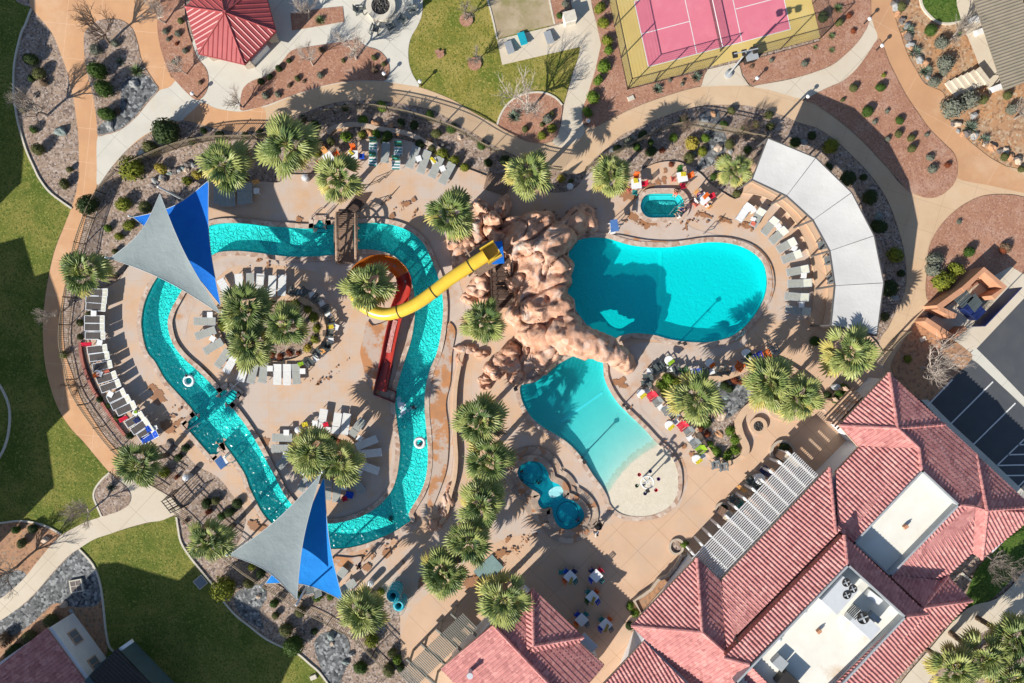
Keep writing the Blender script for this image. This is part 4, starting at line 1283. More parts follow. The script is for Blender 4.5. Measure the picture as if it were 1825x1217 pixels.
# ---- house bottom left, building beside it with its shade put into the colours and the blocks outside the frame whose shadows fall on the lawns
h4 = thing('house', 'pink tiled house with white wall and two small windows', 'building', W(80, 1190))
child(roof(h4, [[(83, 1119, 3.1), (176, 1246, 3.1), (40, 1340, 5.0), (-45, 1222, 5.0)]], [((-45, 1222, 5.0), (40, 1340, 5.0))]))
wm = MB()
wall_prism(wm, [(90, 1117), (180, 1240), (20, 1350), (-80, 1235)], -.02, 3.0, 3.1)
child(wm.build('wall', 'stucco_white', h4))
a, b = W(95, 1118, 3.1), W(180, 1237, 3.1)
d = (b - a).normalized()
for t in (.26, .66):
 p = W(90, 1117, 3.1).lerp(W(180, 1240, 3.1), t)
 o_ = Vector((-d.y, d.x, 0)) * (1 if Vector((-d.y, d.x, 0)).dot(-p) > 0 else -1)
 f = MB().box((p.x + o_.x * .02, p.y + o_.y * .02, 1.55), (1.35, .12, 1.15), math.atan2(d.y, d.x)).build('window', 'stucco', h4)
 child(f)
 g = MB()
 for s_ in (-.3, .3):
  g.box((p.x + o_.x * .08 + d.x * s_, p.y + o_.y * .08 + d.y * s_, 1.55), (.52, .06, .9), math.atan2(d.y, d.x))
 g = g.build('pane', 'glass_tint', f)
fm = MB()
fascia(fm, (83, 1119, 3.1), (176, 1246, 3.1))
child(fm.build('fascia', 'stucco', h4))
h5 = thing('flat_roof_building', 'shaded building whose ribbed roof and wall are coloured dark for the shade', 'building', W(240, 1200))
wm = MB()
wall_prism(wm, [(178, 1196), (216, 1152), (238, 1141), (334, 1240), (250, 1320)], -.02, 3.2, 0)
child(wm.build('wall', 'stucco_shaded', h5))  # dark teal puts the neighbour's shade into the stucco
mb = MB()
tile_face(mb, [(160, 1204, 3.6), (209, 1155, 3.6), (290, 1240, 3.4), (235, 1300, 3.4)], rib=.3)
child(mb.build('roof', 'metal_dark', h5))  # near-black colour stands in for the shade lying on this roof
mb = MB()
mb.bar(W(213, 1158, 3.3), W(236, 1142, 3.3), .3, .3)
child(mb.build('parapet', 'white_paint', h5))



def block(label, pts, h, ridge_extra=0.0):
 """neighbouring house outside the frame: walls and a tiled hip roof; points are ground pixels of the eaves"""
 P = [Vector(((x - CX) / S, (CY - y) / S)) for x, y in pts]
 c = sum(P, Vector((0, 0))) / len(P)
 o = thing('neighbour_house', label, 'building', (c.x, c.y, 0))
 L = [p - c for p in P]
 MB().prism([(p.x * .985, p.y * .985) for p in L], -.02, h - .1).build('wall', 'stucco_white', o)
 r = MB()
 if area(L) < 0:
  L = L[::-1]
 top = [(p.x * .55, p.y * .55, h + ridge_extra) for p in L]
 n = len(L)
 r.add([(p.x, p.y, h - .05) for p in L] + top, [(i, (i + 1) % n, n + (i + 1) % n, n + i) for i in range(n)] + [tuple(range(n, 2 * n)), tuple(range(n - 1, -1, -1))])
 r.build('roof', 'roof_tile', o)
 return o
def shadow_src(pts, h):
 l = h / math.tan(R(30)) * S
 return [(x - l * math.cos(R(46)), y + l * math.sin(R(46))) for x, y in pts]
block('tall neighbouring house west of the upper lawn', shadow_src([(64, -30), (66, 30), (92, 55), (70, 130), (40, 180), (45, 260), (40, 325), (0, 355), (-60, 330), (-130, 100), (-90, -30)], 8.0), 8.0)
block('tall neighbouring house west of the middle lawn', shadow_src([(-30, 440), (43, 420), (54, 455), (64, 490), (90, 482), (105, 523), (114, 560), (113, 600), (116, 660), (127, 728), (112, 742), (70, 779), (80, 812), (99, 868), (64, 886), (30, 905), (-60, 900)], 8.0), 8.0)
block('tall neighbouring house south of the lower lawn', shadow_src([(177, 1002), (213, 1000), (321, 1032), (352, 1002), (398, 1050), (462, 1084), (510, 1125), (527, 1168), (498, 1225), (470, 1330), (280, 1330), (180, 1100)], 9.5), 9.5)

# ---- red metal gazebo, top left
gz = thing('gazebo', 'red standing seam metal gazebo with hexagonal roof', 'gazebo', W(411, 33))
hexp = [(330, 12), (354, 95), (435, 114), (491, 55), (468, -29), (387, -48)]
ze, za = 2.75, 4.2
apex = (400, 22, za)
mb = MB()
for i in range(6):
 a, b = hexp[i], hexp[(i + 1) % 6]
 tile_face(mb, [(a[0], a[1], ze), (b[0], b[1], ze), apex], rib=.42, rise=.05, step=0, course=3, pan=True)
 ridge(mb, (a[0], a[1], ze), apex, .07, 2.0, .04)
child(mb.build('roof', 'metal_red', gz))
fm = MB()
for i in range(6):
 fascia(fm, (*hexp[i], ze), (*hexp[(i + 1) % 6], ze), .18)
child(fm.build('fascia', 'metal_red', gz))
c = W(411, 33)
for i in range(6):
 p = W(*hexp[i], ze)
 q = c + (p - c) * .8
 child(MB().box((q.x, q.y, 1.3), (.75, .75, 2.6), R(15)).build('pillar', 'stone_cap', gz))
ct = MB()
a, b = W(449, 119), W(480, 86)
ct.bar((a.x, a.y, .5), (b.x, b.y, .5), .3, 1.0)
ct.bar((a.x, a.y, 1.04), (b.x, b.y, 1.04), .5, .08)
child(ct.build('counter', 'white_paint', gz))

# ---- carport top right
cp = thing('carport', 'long tan ribbed carport roof at the top right corner', 'carport', W(1780, 60))
mb = MB()
tile_face(mb, [(1715, -60, 2.8), (1789, 162, 2.8), (1870, 128, 2.6), (1800, -60, 2.6)], rib=.28, rise=.06, step=0, course=4)
child(mb.build('roof', 'carport', cp))
for q in ((1740, 40), (1776, 130), (1790, -10)):
 p = W(*q)
 child(MB().box((p.x, p.y, 1.35), (.2, .2, 2.7)).build('post', 'metal_grey', cp))
for q, l, t_ in (((1735, 36), 1.1, 'uppermost'), ((1745, 58), 1.15, 'middle'), ((1774, 158), 1.2, 'lowest')):
 p = W(*q)
 o = tag(MB().box((p.x, p.y, .22), (l, .5, .45), R(22), taper=.93).build('parking_block', 'white_paint'), t_ + ' of the white concrete blocks beside the tan carport', 'kerb block', 'white blocks beside the carport')
p_ = W(1845, 30, .3)
sl = tag(MB().box((p_.x + 2, p_.y, 2.2), (5, 14, .15), R(22)).build('roof_slab', 'white_paint'), 'white roof edge beyond the carport', 'roof')
br = thing('bicycle_rack', 'black looped bicycle rack beside the carport', 'bicycle rack', W(1770, 142))
for k in range(3):
 t = MB()
 pts = [Vector((.25 * k, -.4 + .0, 0))] + [Vector((.25 * k, -.4 * math.cos(a), .8 * math.sin(a))) for a in [i * math.pi / 8 for i in range(9)]]
 t.tube(pts, .03)
 t.build('hoop', 'metal_dark', br)

# ---- refuse enclosure by the car park
te = thing('bin_enclosure', 'tan stucco refuse enclosure with dark blue gate and slatted covers', 'enclosure', W(1730, 545))
def twall(pts, h, w, m='stucco_orange', name='wall'):
 mb = MB()
 q = [W(p[0], p[1], h) for p in pts]
 mb.sweep([(p.x, p.y) for p in q], w, -.02, h)
 child(mb.build(name, m, te))
twall([(1716, 516), (1754, 480), (1791, 512), (1770, 530)], 2.0, .45)
twall([(1672, 548), (1704, 563)], 1.9, .4)
twall([(1650, 569), (1699, 601), (1722, 584)], 1.6, .4)
twall([(1672, 548), (1716, 516)], 1.95, .5)
gm = MB()
a, b = W(1794, 515), W(1730, 582)
gm.bar((a.x, a.y, .95), (b.x, b.y, .95), .08, 1.9)
child(gm.build('gate', 'plastic_navy', te))
for k, (q0, q1) in enumerate((((1700, 518), (1720, 545)), ((1737, 525), (1745, 545)))):
 sl = MB()
 a, b = W(*q0, 1.7), W(*q1, 1.7)
 for j in range(7):
  t = j / 6
  base = W(1696, 530, 1.8).lerp(W(1714, 548, 1.8), t) if k == 0 else W(1738, 523, 1.8).lerp(W(1750, 538, 1.8), t)
  end = base + (W(1722, 532, 1.8) - W(1704, 516, 1.8)) * 0 + Vector(((1, .95, 0) if k == 0 else (-.7, -.85, 0)))
  sl.bar(base, end, .16, .05)
 child(sl.build('slatted_cover', 'plastic_slate', te))
bn = MB()
p = W(1722, 552)
bn.box((p.x, p.y, .6), (1.6, 1.1, 1.2), R(-45), taper=1.06)
child(bn.build('bin', 'plastic_navy', te))

# ================================================================== SHADE STRUCTURES
cn = thing('shade_canopy', 'curved white fabric canopy of five panels over the terrace', 'canopy', W(1500, 430))
OUT = [(1369, 246), (1454, 281), (1518, 343), (1558, 420), (1575, 504), (1563, 597)]
INN = [(1341, 320), (1402, 349), (1449, 392), (1479, 447), (1488, 509), (1481, 579)]
zo, zi = 4.7, 4.1
for i in range(5):
 mb = MB()
 n = 8
 A0, A1, B0, B1 = W(*OUT[i], zo), W(*OUT[i + 1], zo), W(*INN[i], zi), W(*INN[i + 1], zi)
 g = .006
 vs, fs = [], []
 for u in range(n + 1):
  for v in range(n + 1):
   s_, t_ = g + (1 - 2 * g) * u / n * .999, v / n
   p = A0.lerp(A1, s_).lerp(B0.lerp(B1, s_), t_)
   p.z -= .12 * math.sin(math.pi * u / n) * math.sin(math.pi * v / n)
   vs.append(p)
 for u in range(n):
  for v in range(n):
   q = (u * (n + 1) + v, (u + 1) * (n + 1) + v, (u + 1) * (n + 1) + v + 1, u * (n + 1) + v + 1)
   fs.append(q)
 mb.add(vs, fs)
 o = mb.build('panel', 'canopy', cn, True)
 child(o)
fr = MB()
for i in range(6):
 a, b = W(*OUT[i], zo), W(*INN[i], zi)
 fr.bar(a - Vector((0, 0, .1)), b - Vector((0, 0, .1)), .12, .16)
for row, z in ((OUT, zo), (INN, zi)):
 for i in range(5):
  fr.bar(W(*row[i], z) - Vector((0, 0, .05)), W(*row[i + 1], z) - Vector((0, 0, .05)), .1, .14)
child(fr.build('frame', 'canopy_frame', cn))
for row, z in ((OUT, zo), (INN, zi)):
 for q in row:
  p = W(*q, z)
  child(MB().cyl((p.x, p.y, 0), (p.x, p.y, z - .1), .09, n=8).build('post', 'canopy_frame', cn))


def sail(label, corners, sag, m, edge=.19):
 """tensioned triangular cloth with hollow edges, hung from its three corners"""
 P = [W(*c) for c in corners]
 c = sum(P, Vector()) / 3
 n = 16
 vs, fs, idx = [], [], {}
 for i in range(n + 1):
  for j in range(n + 1 - i):
   a, b = i / n, j / n
   d = 1 - a - b
   p = P[0] * a + P[1] * b + P[2] * d
   pull = 4 * (a * b + b * d + a * d) / 1.33
   e0 = edge * 4
   # hollow edges: move towards the centroid where one weight is small
   w_ = max(a * b * (1 - d) ** 3 * 1.0, b * d * (1 - a) ** 3, a * d * (1 - b) ** 3)
   p = p + (c - p) * (e0 * w_)
   p.z -= sag * 27 * a * b * d * .6
   idx[i, j] = len(vs)
   vs.append(p - c)
 for i in range(n):
  for j in range(n - i):
   fs.append((idx[i, j], idx[i + 1, j], idx[i, j + 1]))
   if j < n - i - 1:
    fs.append((idx[i + 1, j], idx[i + 1, j + 1], idx[i, j + 1]))
 o = thing('shade_sail', label, 'shade sail', c, group='shade sails over the lazy river')
 MB().add(vs, fs).build('cloth', m, o, True)
 hm = MB()
 for path in ([idx[i, 0] for i in range(n + 1)], [idx[0, j] for j in range(n + 1)], [idx[i, n - i] for i in range(n + 1)]):
  for a, b in zip(path, path[1:]):
   hm.cyl(vs[a], vs[b], .025, n=5)
 hm.build('hem', 'sail_hem', o)
 return o
sail('blue triangular shade sail at the upper left, partly beneath a grey sail', [(372, 321, 4.0), (237, 387, 3.2), (394, 546, 3.4)], .25, 'sail_blue')
sail('grey triangular shade sail at the upper left, above a blue sail', [(285, 345, 5.4), (196, 460, 4.6), (394, 560, 4.8)], .3, 'sail_grey')
sail('bright blue triangular shade sail at the lower end of the river loop', [(578, 848, 4.2), (473, 1040, 3.2), (612, 1071, 3.6)], .25, 'sail_azure')
sail('grey triangular shade sail at the lower end of the river loop', [(572, 845, 5.2), (408, 989, 4.6), (529, 1069, 5.4)], .3, 'sail_grey')
def sail_post(px, py, z, label, lean=(0, 0)):
 top = W(px, py, z)
 o = thing('sail_post', label, 'post', (top.x + lean[0], top.y + lean[1], 0), group='steel posts holding the shade sails')
 MB().cyl((0, 0, 0), (-lean[0], -lean[1], z + .15), .1, .08, 10).build('shaft', 'metal_light', o)
 MB().cyl((-lean[0], -lean[1], z + .15), (-lean[0], -lean[1], z + .25), .1, .04, 10).build('cap', 'white_paint', o)
for args in ((283, 333, 5.5, 'grey sail post at the top corner of the upper grey sail', (.5, -.5)), (190, 459, 4.7, 'grey sail post at the left corner of the upper grey sail', (.4, 0)), (376, 317, 4.1, 'sail post at the top of the upper blue sail'), (231, 385, 3.4, 'sail post at the left corner of the upper blue sail', (.3, 0)),
    (397, 556, 4.9, 'sail post where the upper sails meet beside the round planter'), (405, 989, 4.7, 'white topped sail post at the left corner of the lower grey sail'), (529, 1077, 5.5, 'sail post at the bottom corner of the lower grey sail', (-.3, .5)), (465, 1044, 3.3, 'sail post at the left corner of the lower blue sail'),
    (616, 1073, 3.7, 'sail post at the bottom right corner of the lower blue sail'), (575, 841, 5.3, 'sail post between the two palms where the lower sails meet')):
 sail_post(*args)

# ---- pergolas
def pergola(label, c0, c1, c2, z, nslat, nbeam, ms, mb_, slat=.07, ext=0.5):
 """c0->c1 along the slats, c0->c2 across"""
 a, b, c = W(*c0[:2], z), W(*c1[:2], z), W(*c2[:2], z)
 o = thing('pergola', label, 'pergola', ((a + b) / 2).xy.to_3d())
 base = Vector(o.location)
 sm = MB()
 for k in range(nslat):
  t = k / max(1, nslat - 1)
  p = a.lerp(c, t)
  sm.bar(p - base, p + (b - a) - base, slat, .12)
 sm.build('slats', ms, o)
 x = (c - a).normalized() * ext
 for k in range(nbeam):
  t = (k + .35) / (nbeam - .3)
  p = a.lerp(b, t)
  MB().bar(p - x - Vector((0, 0, .26)) - base, p + (c - a) - Vector((0, 0, .26)) - base, .14, .42).build('beam', mb_, o)
  for q in (p - x * .2, p + (c - a) * .96):
   MB().box((q.x - base.x, q.y - base.y, (z - .2) / 2), (.18, .18, z - .2)).build('post', mb_, o)
 return o
pergola('white slatted pergola along the club house terrace', (1233, 996, 2.9), (1416, 806, 2.9), (1277, 1038, 2.9), 2.9, 17, 12, 'white_paint', 'white_paint', .065)
pergola('grey brown slatted pergola beside the snack bar', (722, 1192, 2.6), (820, 1092, 2.6), (768, 1232, 2.6), 2.6, 1, 4, 'pergola_grey', 'pergola_grey')
o = C.objects.get('slats.001')
bpy.data.objects.remove(o)
pg = C.objects.get('pergola.001')
base = Vector(pg.location)
sm = MB()
for k in range(46):      # this one has its slats running across
 p = W(712, 1200, 2.6).lerp(W(824, 1093, 2.6), k / 45)
 q = p + (W(850, 1119, 2.6) - W(824, 1093, 2.6))
 sm.bar(p - base, q - base, .075, .1)
sm.build('slats', 'pergola_grey', pg)
# shaded lattice porch north-west of the club house entrance
o = pergola('brown lattice porch casting striped light by the club house corner', (1470, 742, 2.7), (1520, 690, 2.7), (1492, 765, 2.7), 2.7, 6, 3, 'wood_dark', 'stucco', .12)

# ================================================================== ROCKWORK
BL = [  # px, py, radius px, height m
 (935, 412, 34, 4.6), (965, 405, 30, 4.4), (920, 440, 30, 4.6), (955, 445, 36, 5.0), (985, 430, 30, 4.8), (1005, 415, 24, 4.0), (1028, 395, 24, 3.4), (1045, 378, 20, 2.6), (975, 475, 32, 4.9), (998, 470, 24, 4.6),
 (940, 480, 26, 4.6), (925, 500, 20, 3.8), (960, 505, 28, 4.4), (990, 510, 24, 4.6), (1003, 495, 18, 4.4), (945, 535, 26, 4.2), (925, 560, 22, 3.4), (960, 560, 32, 4.4), (990, 545, 26, 4.6), (1010, 545, 18, 4.3),
 (940, 590, 26, 3.6), (970, 595, 32, 4.2), (1005, 580, 28, 4.4), (1026, 580, 18, 4.0), (955, 625, 24, 3.0), (985, 620, 26, 3.4), (1008, 606, 18, 3.6), (1112, 640, 12, 2.6), (1119, 645, 8, 1.8),
 (970, 645, 22, 2.0), (935, 645, 18, 1.6), (910, 400, 16, 3.4), (1058, 400, 14, 2.0)]
SMALL = [  # separate boulders of the western group: px, py, rx, ry, height, rot
 (862, 372, 20, 10, 2.0, -.7), (880, 392, 18, 14, 2.6, -.8), (893, 372, 12, 24, 2.2, -.5), (875, 412, 24, 12, 2.2, -.9), (893, 425, 20, 16, 2.6, 0), (850, 420, 16, 14, 1.8, .3), (838, 432, 13, 16, 1.6, 0), (852, 398, 13, 13, 2.0, 0), (862, 450, 20, 18, 2.2, .3),
 (826, 452, 20, 26, 1.6, .2), (812, 432, 16, 14, 1.2, 0), (820, 478, 14, 14, 1.3, .4), (858, 505, 20, 13, 2.0, .2), (850, 517, 18, 13, 1.7, 0), (838, 532, 13, 10, 1.2, 0), (870, 488, 12, 13, 1.8, 0), (865, 535, 14, 9, 1.0, 0), (908, 470, 10, 24, 2.8, 0), (916, 505, 11, 20, 2.6, 0),
 (903, 645, 22, 20, 2.0, .3), (880, 660, 18, 14, 1.5, -.4), (912, 625, 16, 14, 2.0, 0), (866, 676, 13, 9, 1.1, 0), (920, 665, 14, 18, 1.7, 0), (865, 690, 9, 6, .9, 0), (858, 632, 12, 7, .7, 0), (830, 622, 18, 8, .7, 0), (820, 640, 8, 13, .6, 0), (797, 890, 9, 15, .7, .2), (790, 912, 9, 12, .7, .3), (803, 872, 7, 9, .5, 0), (775, 935, 12, 9, .6, 0), (742, 900, 0, 0, 0, 0)]
rk = thing('rock_formation', 'large tan sculpted rock formation between the two pools', 'rock formation', W(975, 530))
base = Vector(rk.location)
step = .11
x0, x1 = (885 - CX) / S, (1130 - CX) / S
y0, y1 = (CY - 668) / S, (CY - 345) / S
nx, ny = int((x1 - x0) / step), int((y1 - y0) / step)
blobs = [(W(px, py, h * .6).x, W(px, py, h * .6).y, r / S, h) for px, py, r, h in BL]
def rock_h(x, y):
 wx = x + .5 * noise.noise(Vector((x * .7, y * .7, 1.7)))
 wy = y + .5 * noise.noise(Vector((x * .7, y * .7, 7.1)))
 t, edge = 0.0, 0.0
 for bx, by, r, hh in blobs:
  d2 = ((wx - bx) ** 2 + (wy - by) ** 2) / (r * r * 1.5)
  if d2 < 1.0:
   t += (hh * (1 - d2) ** .75) ** 5
   edge = max(edge, (1 - d2 / .86) * hh)
 if edge <= 0:
  return -1
 h = t ** .2 * .86
 h = min(h, 1.2 + edge * 2.2)
 k = min(1, h / 2)
 # swirling sandstone ledges: warped, stretched folds and a few clefts
 u, v = x * .8 + y * .6, y * .8 - x * .6
 w1 = noise.noise(Vector((x * .3, y * .3, 4.2)))
 fold = noise.noise(Vector((u * .28 + w1 * 1.4, v * .75 + w1, 2.0)))
 led = math.sin(h * 4.6 + 3.0 * w1 + 1.2 * fold)
 cleft = abs(noise.noise(Vector((u * .33 + w1, v * .6, 9.0))))
 fine = noise.noise(Vector((u * 1.1, v * 2.0, h * .6)))
 q = Vector((u * .42 + .7 * w1, v * .8 + .5 * fold, h * .3))
 d, pt = noise.voronoi(q)
 def plate(k_):
  t_ = noise.noise_vector(pt[k_] * 9.7 + Vector((1.3, 4.1, .7)))
  dq = q - pt[k_]
  return .5 * t_.z + 1.5 * (t_.x * dq.x + t_.y * dq.y)
 e_ = min(1.0, (d[1] - d[0]) * 3.5)
 m_ = .5 + .5 * e_
 slab_ = plate(0) * m_ + plate(1) * (1 - m_)
 return h + k * (.50 * fold + .15 * led - .55 * max(0, 1 - cleft * 11) + .14 * fine + 1.0 * slab_ - .16 * max(0, 1 - (d[1] - d[0]) * 14) + .06 * noise.noise(Vector((x * 2.6, y * 2.6, h))))
vs, fs, idx = [], [], {}
H = {}
for i in range(nx + 1):
 for j in range(ny + 1):
  H[i, j] = rock_h(x0 + i * step, y0 + j * step)
for i in range(nx):
 for j in range(ny):
  q = [(i, j), (i + 1, j), (i + 1, j + 1), (i, j + 1)]
  if max(H[k] for k in q) > 0:
   f = []
   for k in q:
    if k not in idx:
     idx[k] = len(vs)
     hz = H[k]
     jx = .05 * noise.noise(Vector((k[0] * .7, k[1] * .7, 5)))
     vs.append((x0 + k[0] * step + jx - base.x, y0 + k[1] * step - base.y, hz if hz > 0 else -.25))
    f.append(idx[k])
   fs.append(tuple(f))
MB().add(vs, fs).build('rock_body', 'rock', rk, True)
# natural arch carrying the tail of the rock over to the beach pool side
def lumpy_tube(pts, radii, n=40, seg=16, amp=.28, seed=0):
 P = []
 for i in range(len(pts) - 1):
  for k in range(seg):
   t = k / seg
   P.append((Vector(pts[i]).lerp(Vector(pts[i + 1]), t), radii[i] * (1 - t) + radii[i + 1] * t))
 P.append((Vector(pts[-1]), radii[-1]))
 vs, fs = [], []
 for i, (p, r) in enumerate(P):
  d = (P[min(i + 1, len(P) - 1)][0] - P[max(i - 1, 0)][0]).normalized()
  q = d.to_track_quat('X', 'Z').to_matrix()
  for a in range(n):
   t = 2 * math.pi * a / n
   o_ = q @ Vector((0, math.cos(t), math.sin(t)))
   z_ = p + o_ * r
   dd, _ = noise.voronoi(Vector((z_.x * .5, z_.y * .9, z_.z * .8)))
   k = 1 + amp * noise.noise(z_ * .9 + Vector((seed, 0, 0))) + .14 * noise.noise(z_ * 2.6) + .14 * (min(.5, dd[1] - dd[0]) - .25) + .05 * math.sin(z_.z * 6 + 3 * noise.noise(z_ * .6))
   vs.append(p + o_ * r * k)
 for i in range(len(P) - 1):
  for a in range(n):
   fs.append((i * n + a, (i + 1) * n + a, (i + 1) * n + (a + 1) % n, i * n + (a + 1) % n))
 fs += [tuple(range(n)), tuple((len(P) - 1) * n + a for a in range(n - 1, -1, -1))]
 return vs, fs
vs, fs = lumpy_tube([W(985, 592, 2.4) - base, W(1015, 605, 3.1) - base, W(1045, 612, 3.35) - base, W(1072, 619, 3.2) - base, W(1098, 632, 2.5) - base, W(1112, 643, 1.1) - base, W(1116, 650, -.2) - base], [1.3, 1.35, 1.3, 1.2, 1.0, .9, .9])
MB().add(vs, fs).build('arch', 'rock', rk, True)
for i, (px, py, rx, ry, h, rot) in enumerate(SMALL):
 if not rx:
  continue
 p = W(px, py, h * .5)
 o = thing('boulder', ('tan sculpted boulder, %s in the heap west of the big rock formation' % (ORD[i + 1] + ' from the top') if i < 19 else 'tan boulder, %s along the path south of the slide tower' % (ORD[i - 18] + ' from the rocks')), 'boulder', (p.x, p.y, 0), rot, 'boulders around the slide tower')
 mb = MB()
 mb.ball((0, 0, h * .30), 1, 4, .42, 1.15, i * 3.1, (rx / S * 1.08, ry / S * 1.08, h * .72))
 for v_i, v in enumerate(mb.v):
  k = noise.noise(Vector(v) * 1.9 + Vector((i, 0, 0)))
  k2 = 1 - abs(noise.noise(Vector(v) * 1.2 + Vector((0, i, 0)))) * 2
  mb.v[v_i] = (v[0] * (1 + .12 * k), v[1] * (1 + .12 * k), max(-.1, v[2] * (1 + .15 * k) - .25 * max(0, k2) ** 8))
 mb.build('stone', 'rock', o, True)
# dark timber stairs climbing inside the rocks
st = thing('rock_stairs', 'dark timber stairs climbing between the rocks to the slide', 'stairs', W(895, 505))
base = Vector(st.location)
for k in range(11):
 p = W(897 - k * .3, 545 - k * 7.5)
 MB().box((p.x - base.x, p.y - base.y, .25 + .26 * k), (1.7, .36, .06)).build('tread', 'wood_dark', st)
for sx in (-.85, .85):
 MB().bar((W(896 + sx * 22, 548) - base) * 1 + Vector((0, 0, .1)), (W(894 + sx * 22, 468) - base) + Vector((0, 0, 2.9)), .08, .3).build('stringer', 'wood_dark', st)
 MB().tube([(W(896 + sx * 22, 548) - base) + Vector((0, 0, 1.0)), (W(894 + sx * 22, 468) - base) + Vector((0, 0, 3.8))], .03).build('handrail', 'metal_dark', st)
bs = thing('entry_stairs', 'shaded timber stairs above the rocks beside a palm', 'stairs', W(886, 328))
base = Vector(bs.location)
for k in range(8):
 p = W(868 + k * 5.2, 322 + k * 1.6)
 MB().box((p.x - base.x, p.y - base.y, .12 + .03 * k), (.24, 1.7, .1), R(-15)).build('tread', 'wood', bs)

# ================================================================== SLIDE
sld = thing('water_slide', 'yellow tube slide winding into an orange and red open chute', 'water slide', W(720, 540))
base = Vector(sld.location)
ctrl = [(868, 456, 5.6), (840, 474, 5.4), (805, 497, 5.1), (775, 520, 4.8), (745, 541, 4.5), (715, 555, 4.2), (690, 560, 3.9), (665, 554, 3.7), (643, 538, 3.5), (634, 512, 3.2), (641, 488, 3.0), (660, 473, 2.7), (682, 468, 2.4), (703, 474, 2.1), (718, 489, 1.9), (723, 508, 1.7), (719, 530, 1.5), (711, 552, 1.25), (704, 575, 1.0), (697, 605, .75), (690, 640, .5), (683, 672, .35), (678, 696, .3)]
path = [W(*c) for c in ctrl]
def crom(P, k=6):
 out = []
 for i in range(len(P) - 1):
  p0, p1, p2, p3 = P[max(0, i - 1)], P[i], P[i + 1], P[min(len(P) - 1, i + 2)]
  for a in range(k):
   t = a / k
   out.append(.5 * ((2 * p1) + (p2 - p0) * t + (2 * p0 - 5 * p1 + 4 * p2 - p3) * t * t + (3 * p1 - p0 - 3 * p2 + p3) * t ** 3))
 out.append(P[-1])
 return out
def chute(P, prof, closed, name, m, parent, th=None):
 """sweep a cross-section (across, up) along P"""
 vs, fs = [], []
 n = len(prof)
 for i, p in enumerate(P):
  d = P[min(i + 1, len(P) - 1)] - P[max(0, i - 1)]
  d.normalize()
  x = Vector((d.y, -d.x, 0)).normalized()
  u = x.cross(d)
  for a, b in prof:
   vs.append(p + x * a + u * b - base)
 for i in range(len(P) - 1):
  for a in range(n if closed else n - 1):
   b = (a + 1) % n
   fs.append((i * n + a, (i + 1) * n + a, (i + 1) * n + b, i * n + b))
 return MB().add(vs, fs).build(name, m, parent, True)
r = .54
circ = [(r * math.cos(2 * math.pi * k / 16), r + r * math.sin(2 * math.pi * k / 16)) for k in range(16)]
half = [(r * math.cos(math.pi * k / 10 + math.pi) * 1.05, r * .95 + r * 1.05 * math.sin(math.pi * k / 10 + math.pi)) for k in range(11)]
half = [(half[0][0] - .02, half[0][1] + .32), *half, (half[-1][0] + .02, half[-1][1] + .32)]
half_out = half + [(a * 1.1, b - .05) for a, b in half[::-1]]
flat = [(-.48, .42), (-.48, .02), (.48, .02), (.48, .42), (.56, .42), (.56, -.08), (-.56, -.08), (-.56, .42)]
full = crom(path)
k1, k2_, k3 = 6 * 9, 6 * 14, 6 * 17
tube = chute(full[:k1 + 1], circ, True, 'tube', 'slide_yellow', sld)
jb = MB()
for i in range(6, k1, 12):
 p, q = full[i], full[i + 1]
 d = (q - p).normalized()
 x = Vector((d.y, -d.x, 0)).normalized()
 u = x.cross(d)
 c = p + u * r - base
 pts = [c + x * (r + .03) * math.cos(a) + u * (r + .03) * math.sin(a) for a in [2 * math.pi * t / 20 for t in range(21)]]
 jb.tube(pts, .035, 5)
jj = jb.build('flange', 'metal_dark', tube)
chute(full[k1:k2_ + 1], half_out, True, 'orange_chute', 'slide_orange', sld)
chute(full[k2_:k3 + 1], half_out, True, 'red_chute', 'slide_red', sld)
ribs = MB()
for i in range(k1 + 3, k3, 5):
 p, q = full[i], full[i + 1]
 d = (q - p).normalized()
 x = Vector((d.y, -d.x, 0)).normalized()
 u = x.cross(d)
 pts = [p + x * (a * 1.12) + u * (b - .04) - base for a, b in half]
 ribs.tube(pts, .03, 4)
ribs.build('rib', 'slide_orange', sld)
ro = chute(full[k3:], flat, True, 'runout', 'slide_red', sld)
chute([p + Vector((0, 0, .06)) for p in full[k3 + 5:-14]], [(-.2, .03), (0, .05), (.2, .03)], False, 'water_sheet', 'slide_foam', sld)
# splash-down trough at the foot
tr = MB()
q = [W(*p) for p in ((689, 640), (668, 702), (705, 716), (707, 697), (691, 692), (700, 652))]
tr.sweep([(p.x - base.x, p.y - base.y) for p in q], .14, 0, .55, True)
vs = [(p.x - base.x, p.y - base.y, .12) for p in q]
tr.add(vs, [(0, 1, 4, 5), (1, 2, 3, 4)])
tr.build('trough', 'slide_maroon', sld)
dv_ = MB()
a, b = W(697, 655) - base, W(686, 694) - base
dv_.bar((a.x, a.y, .38), (b.x, b.y, .38), .1, .3)
dv_.build('lane_divider', 'slide_red', sld)
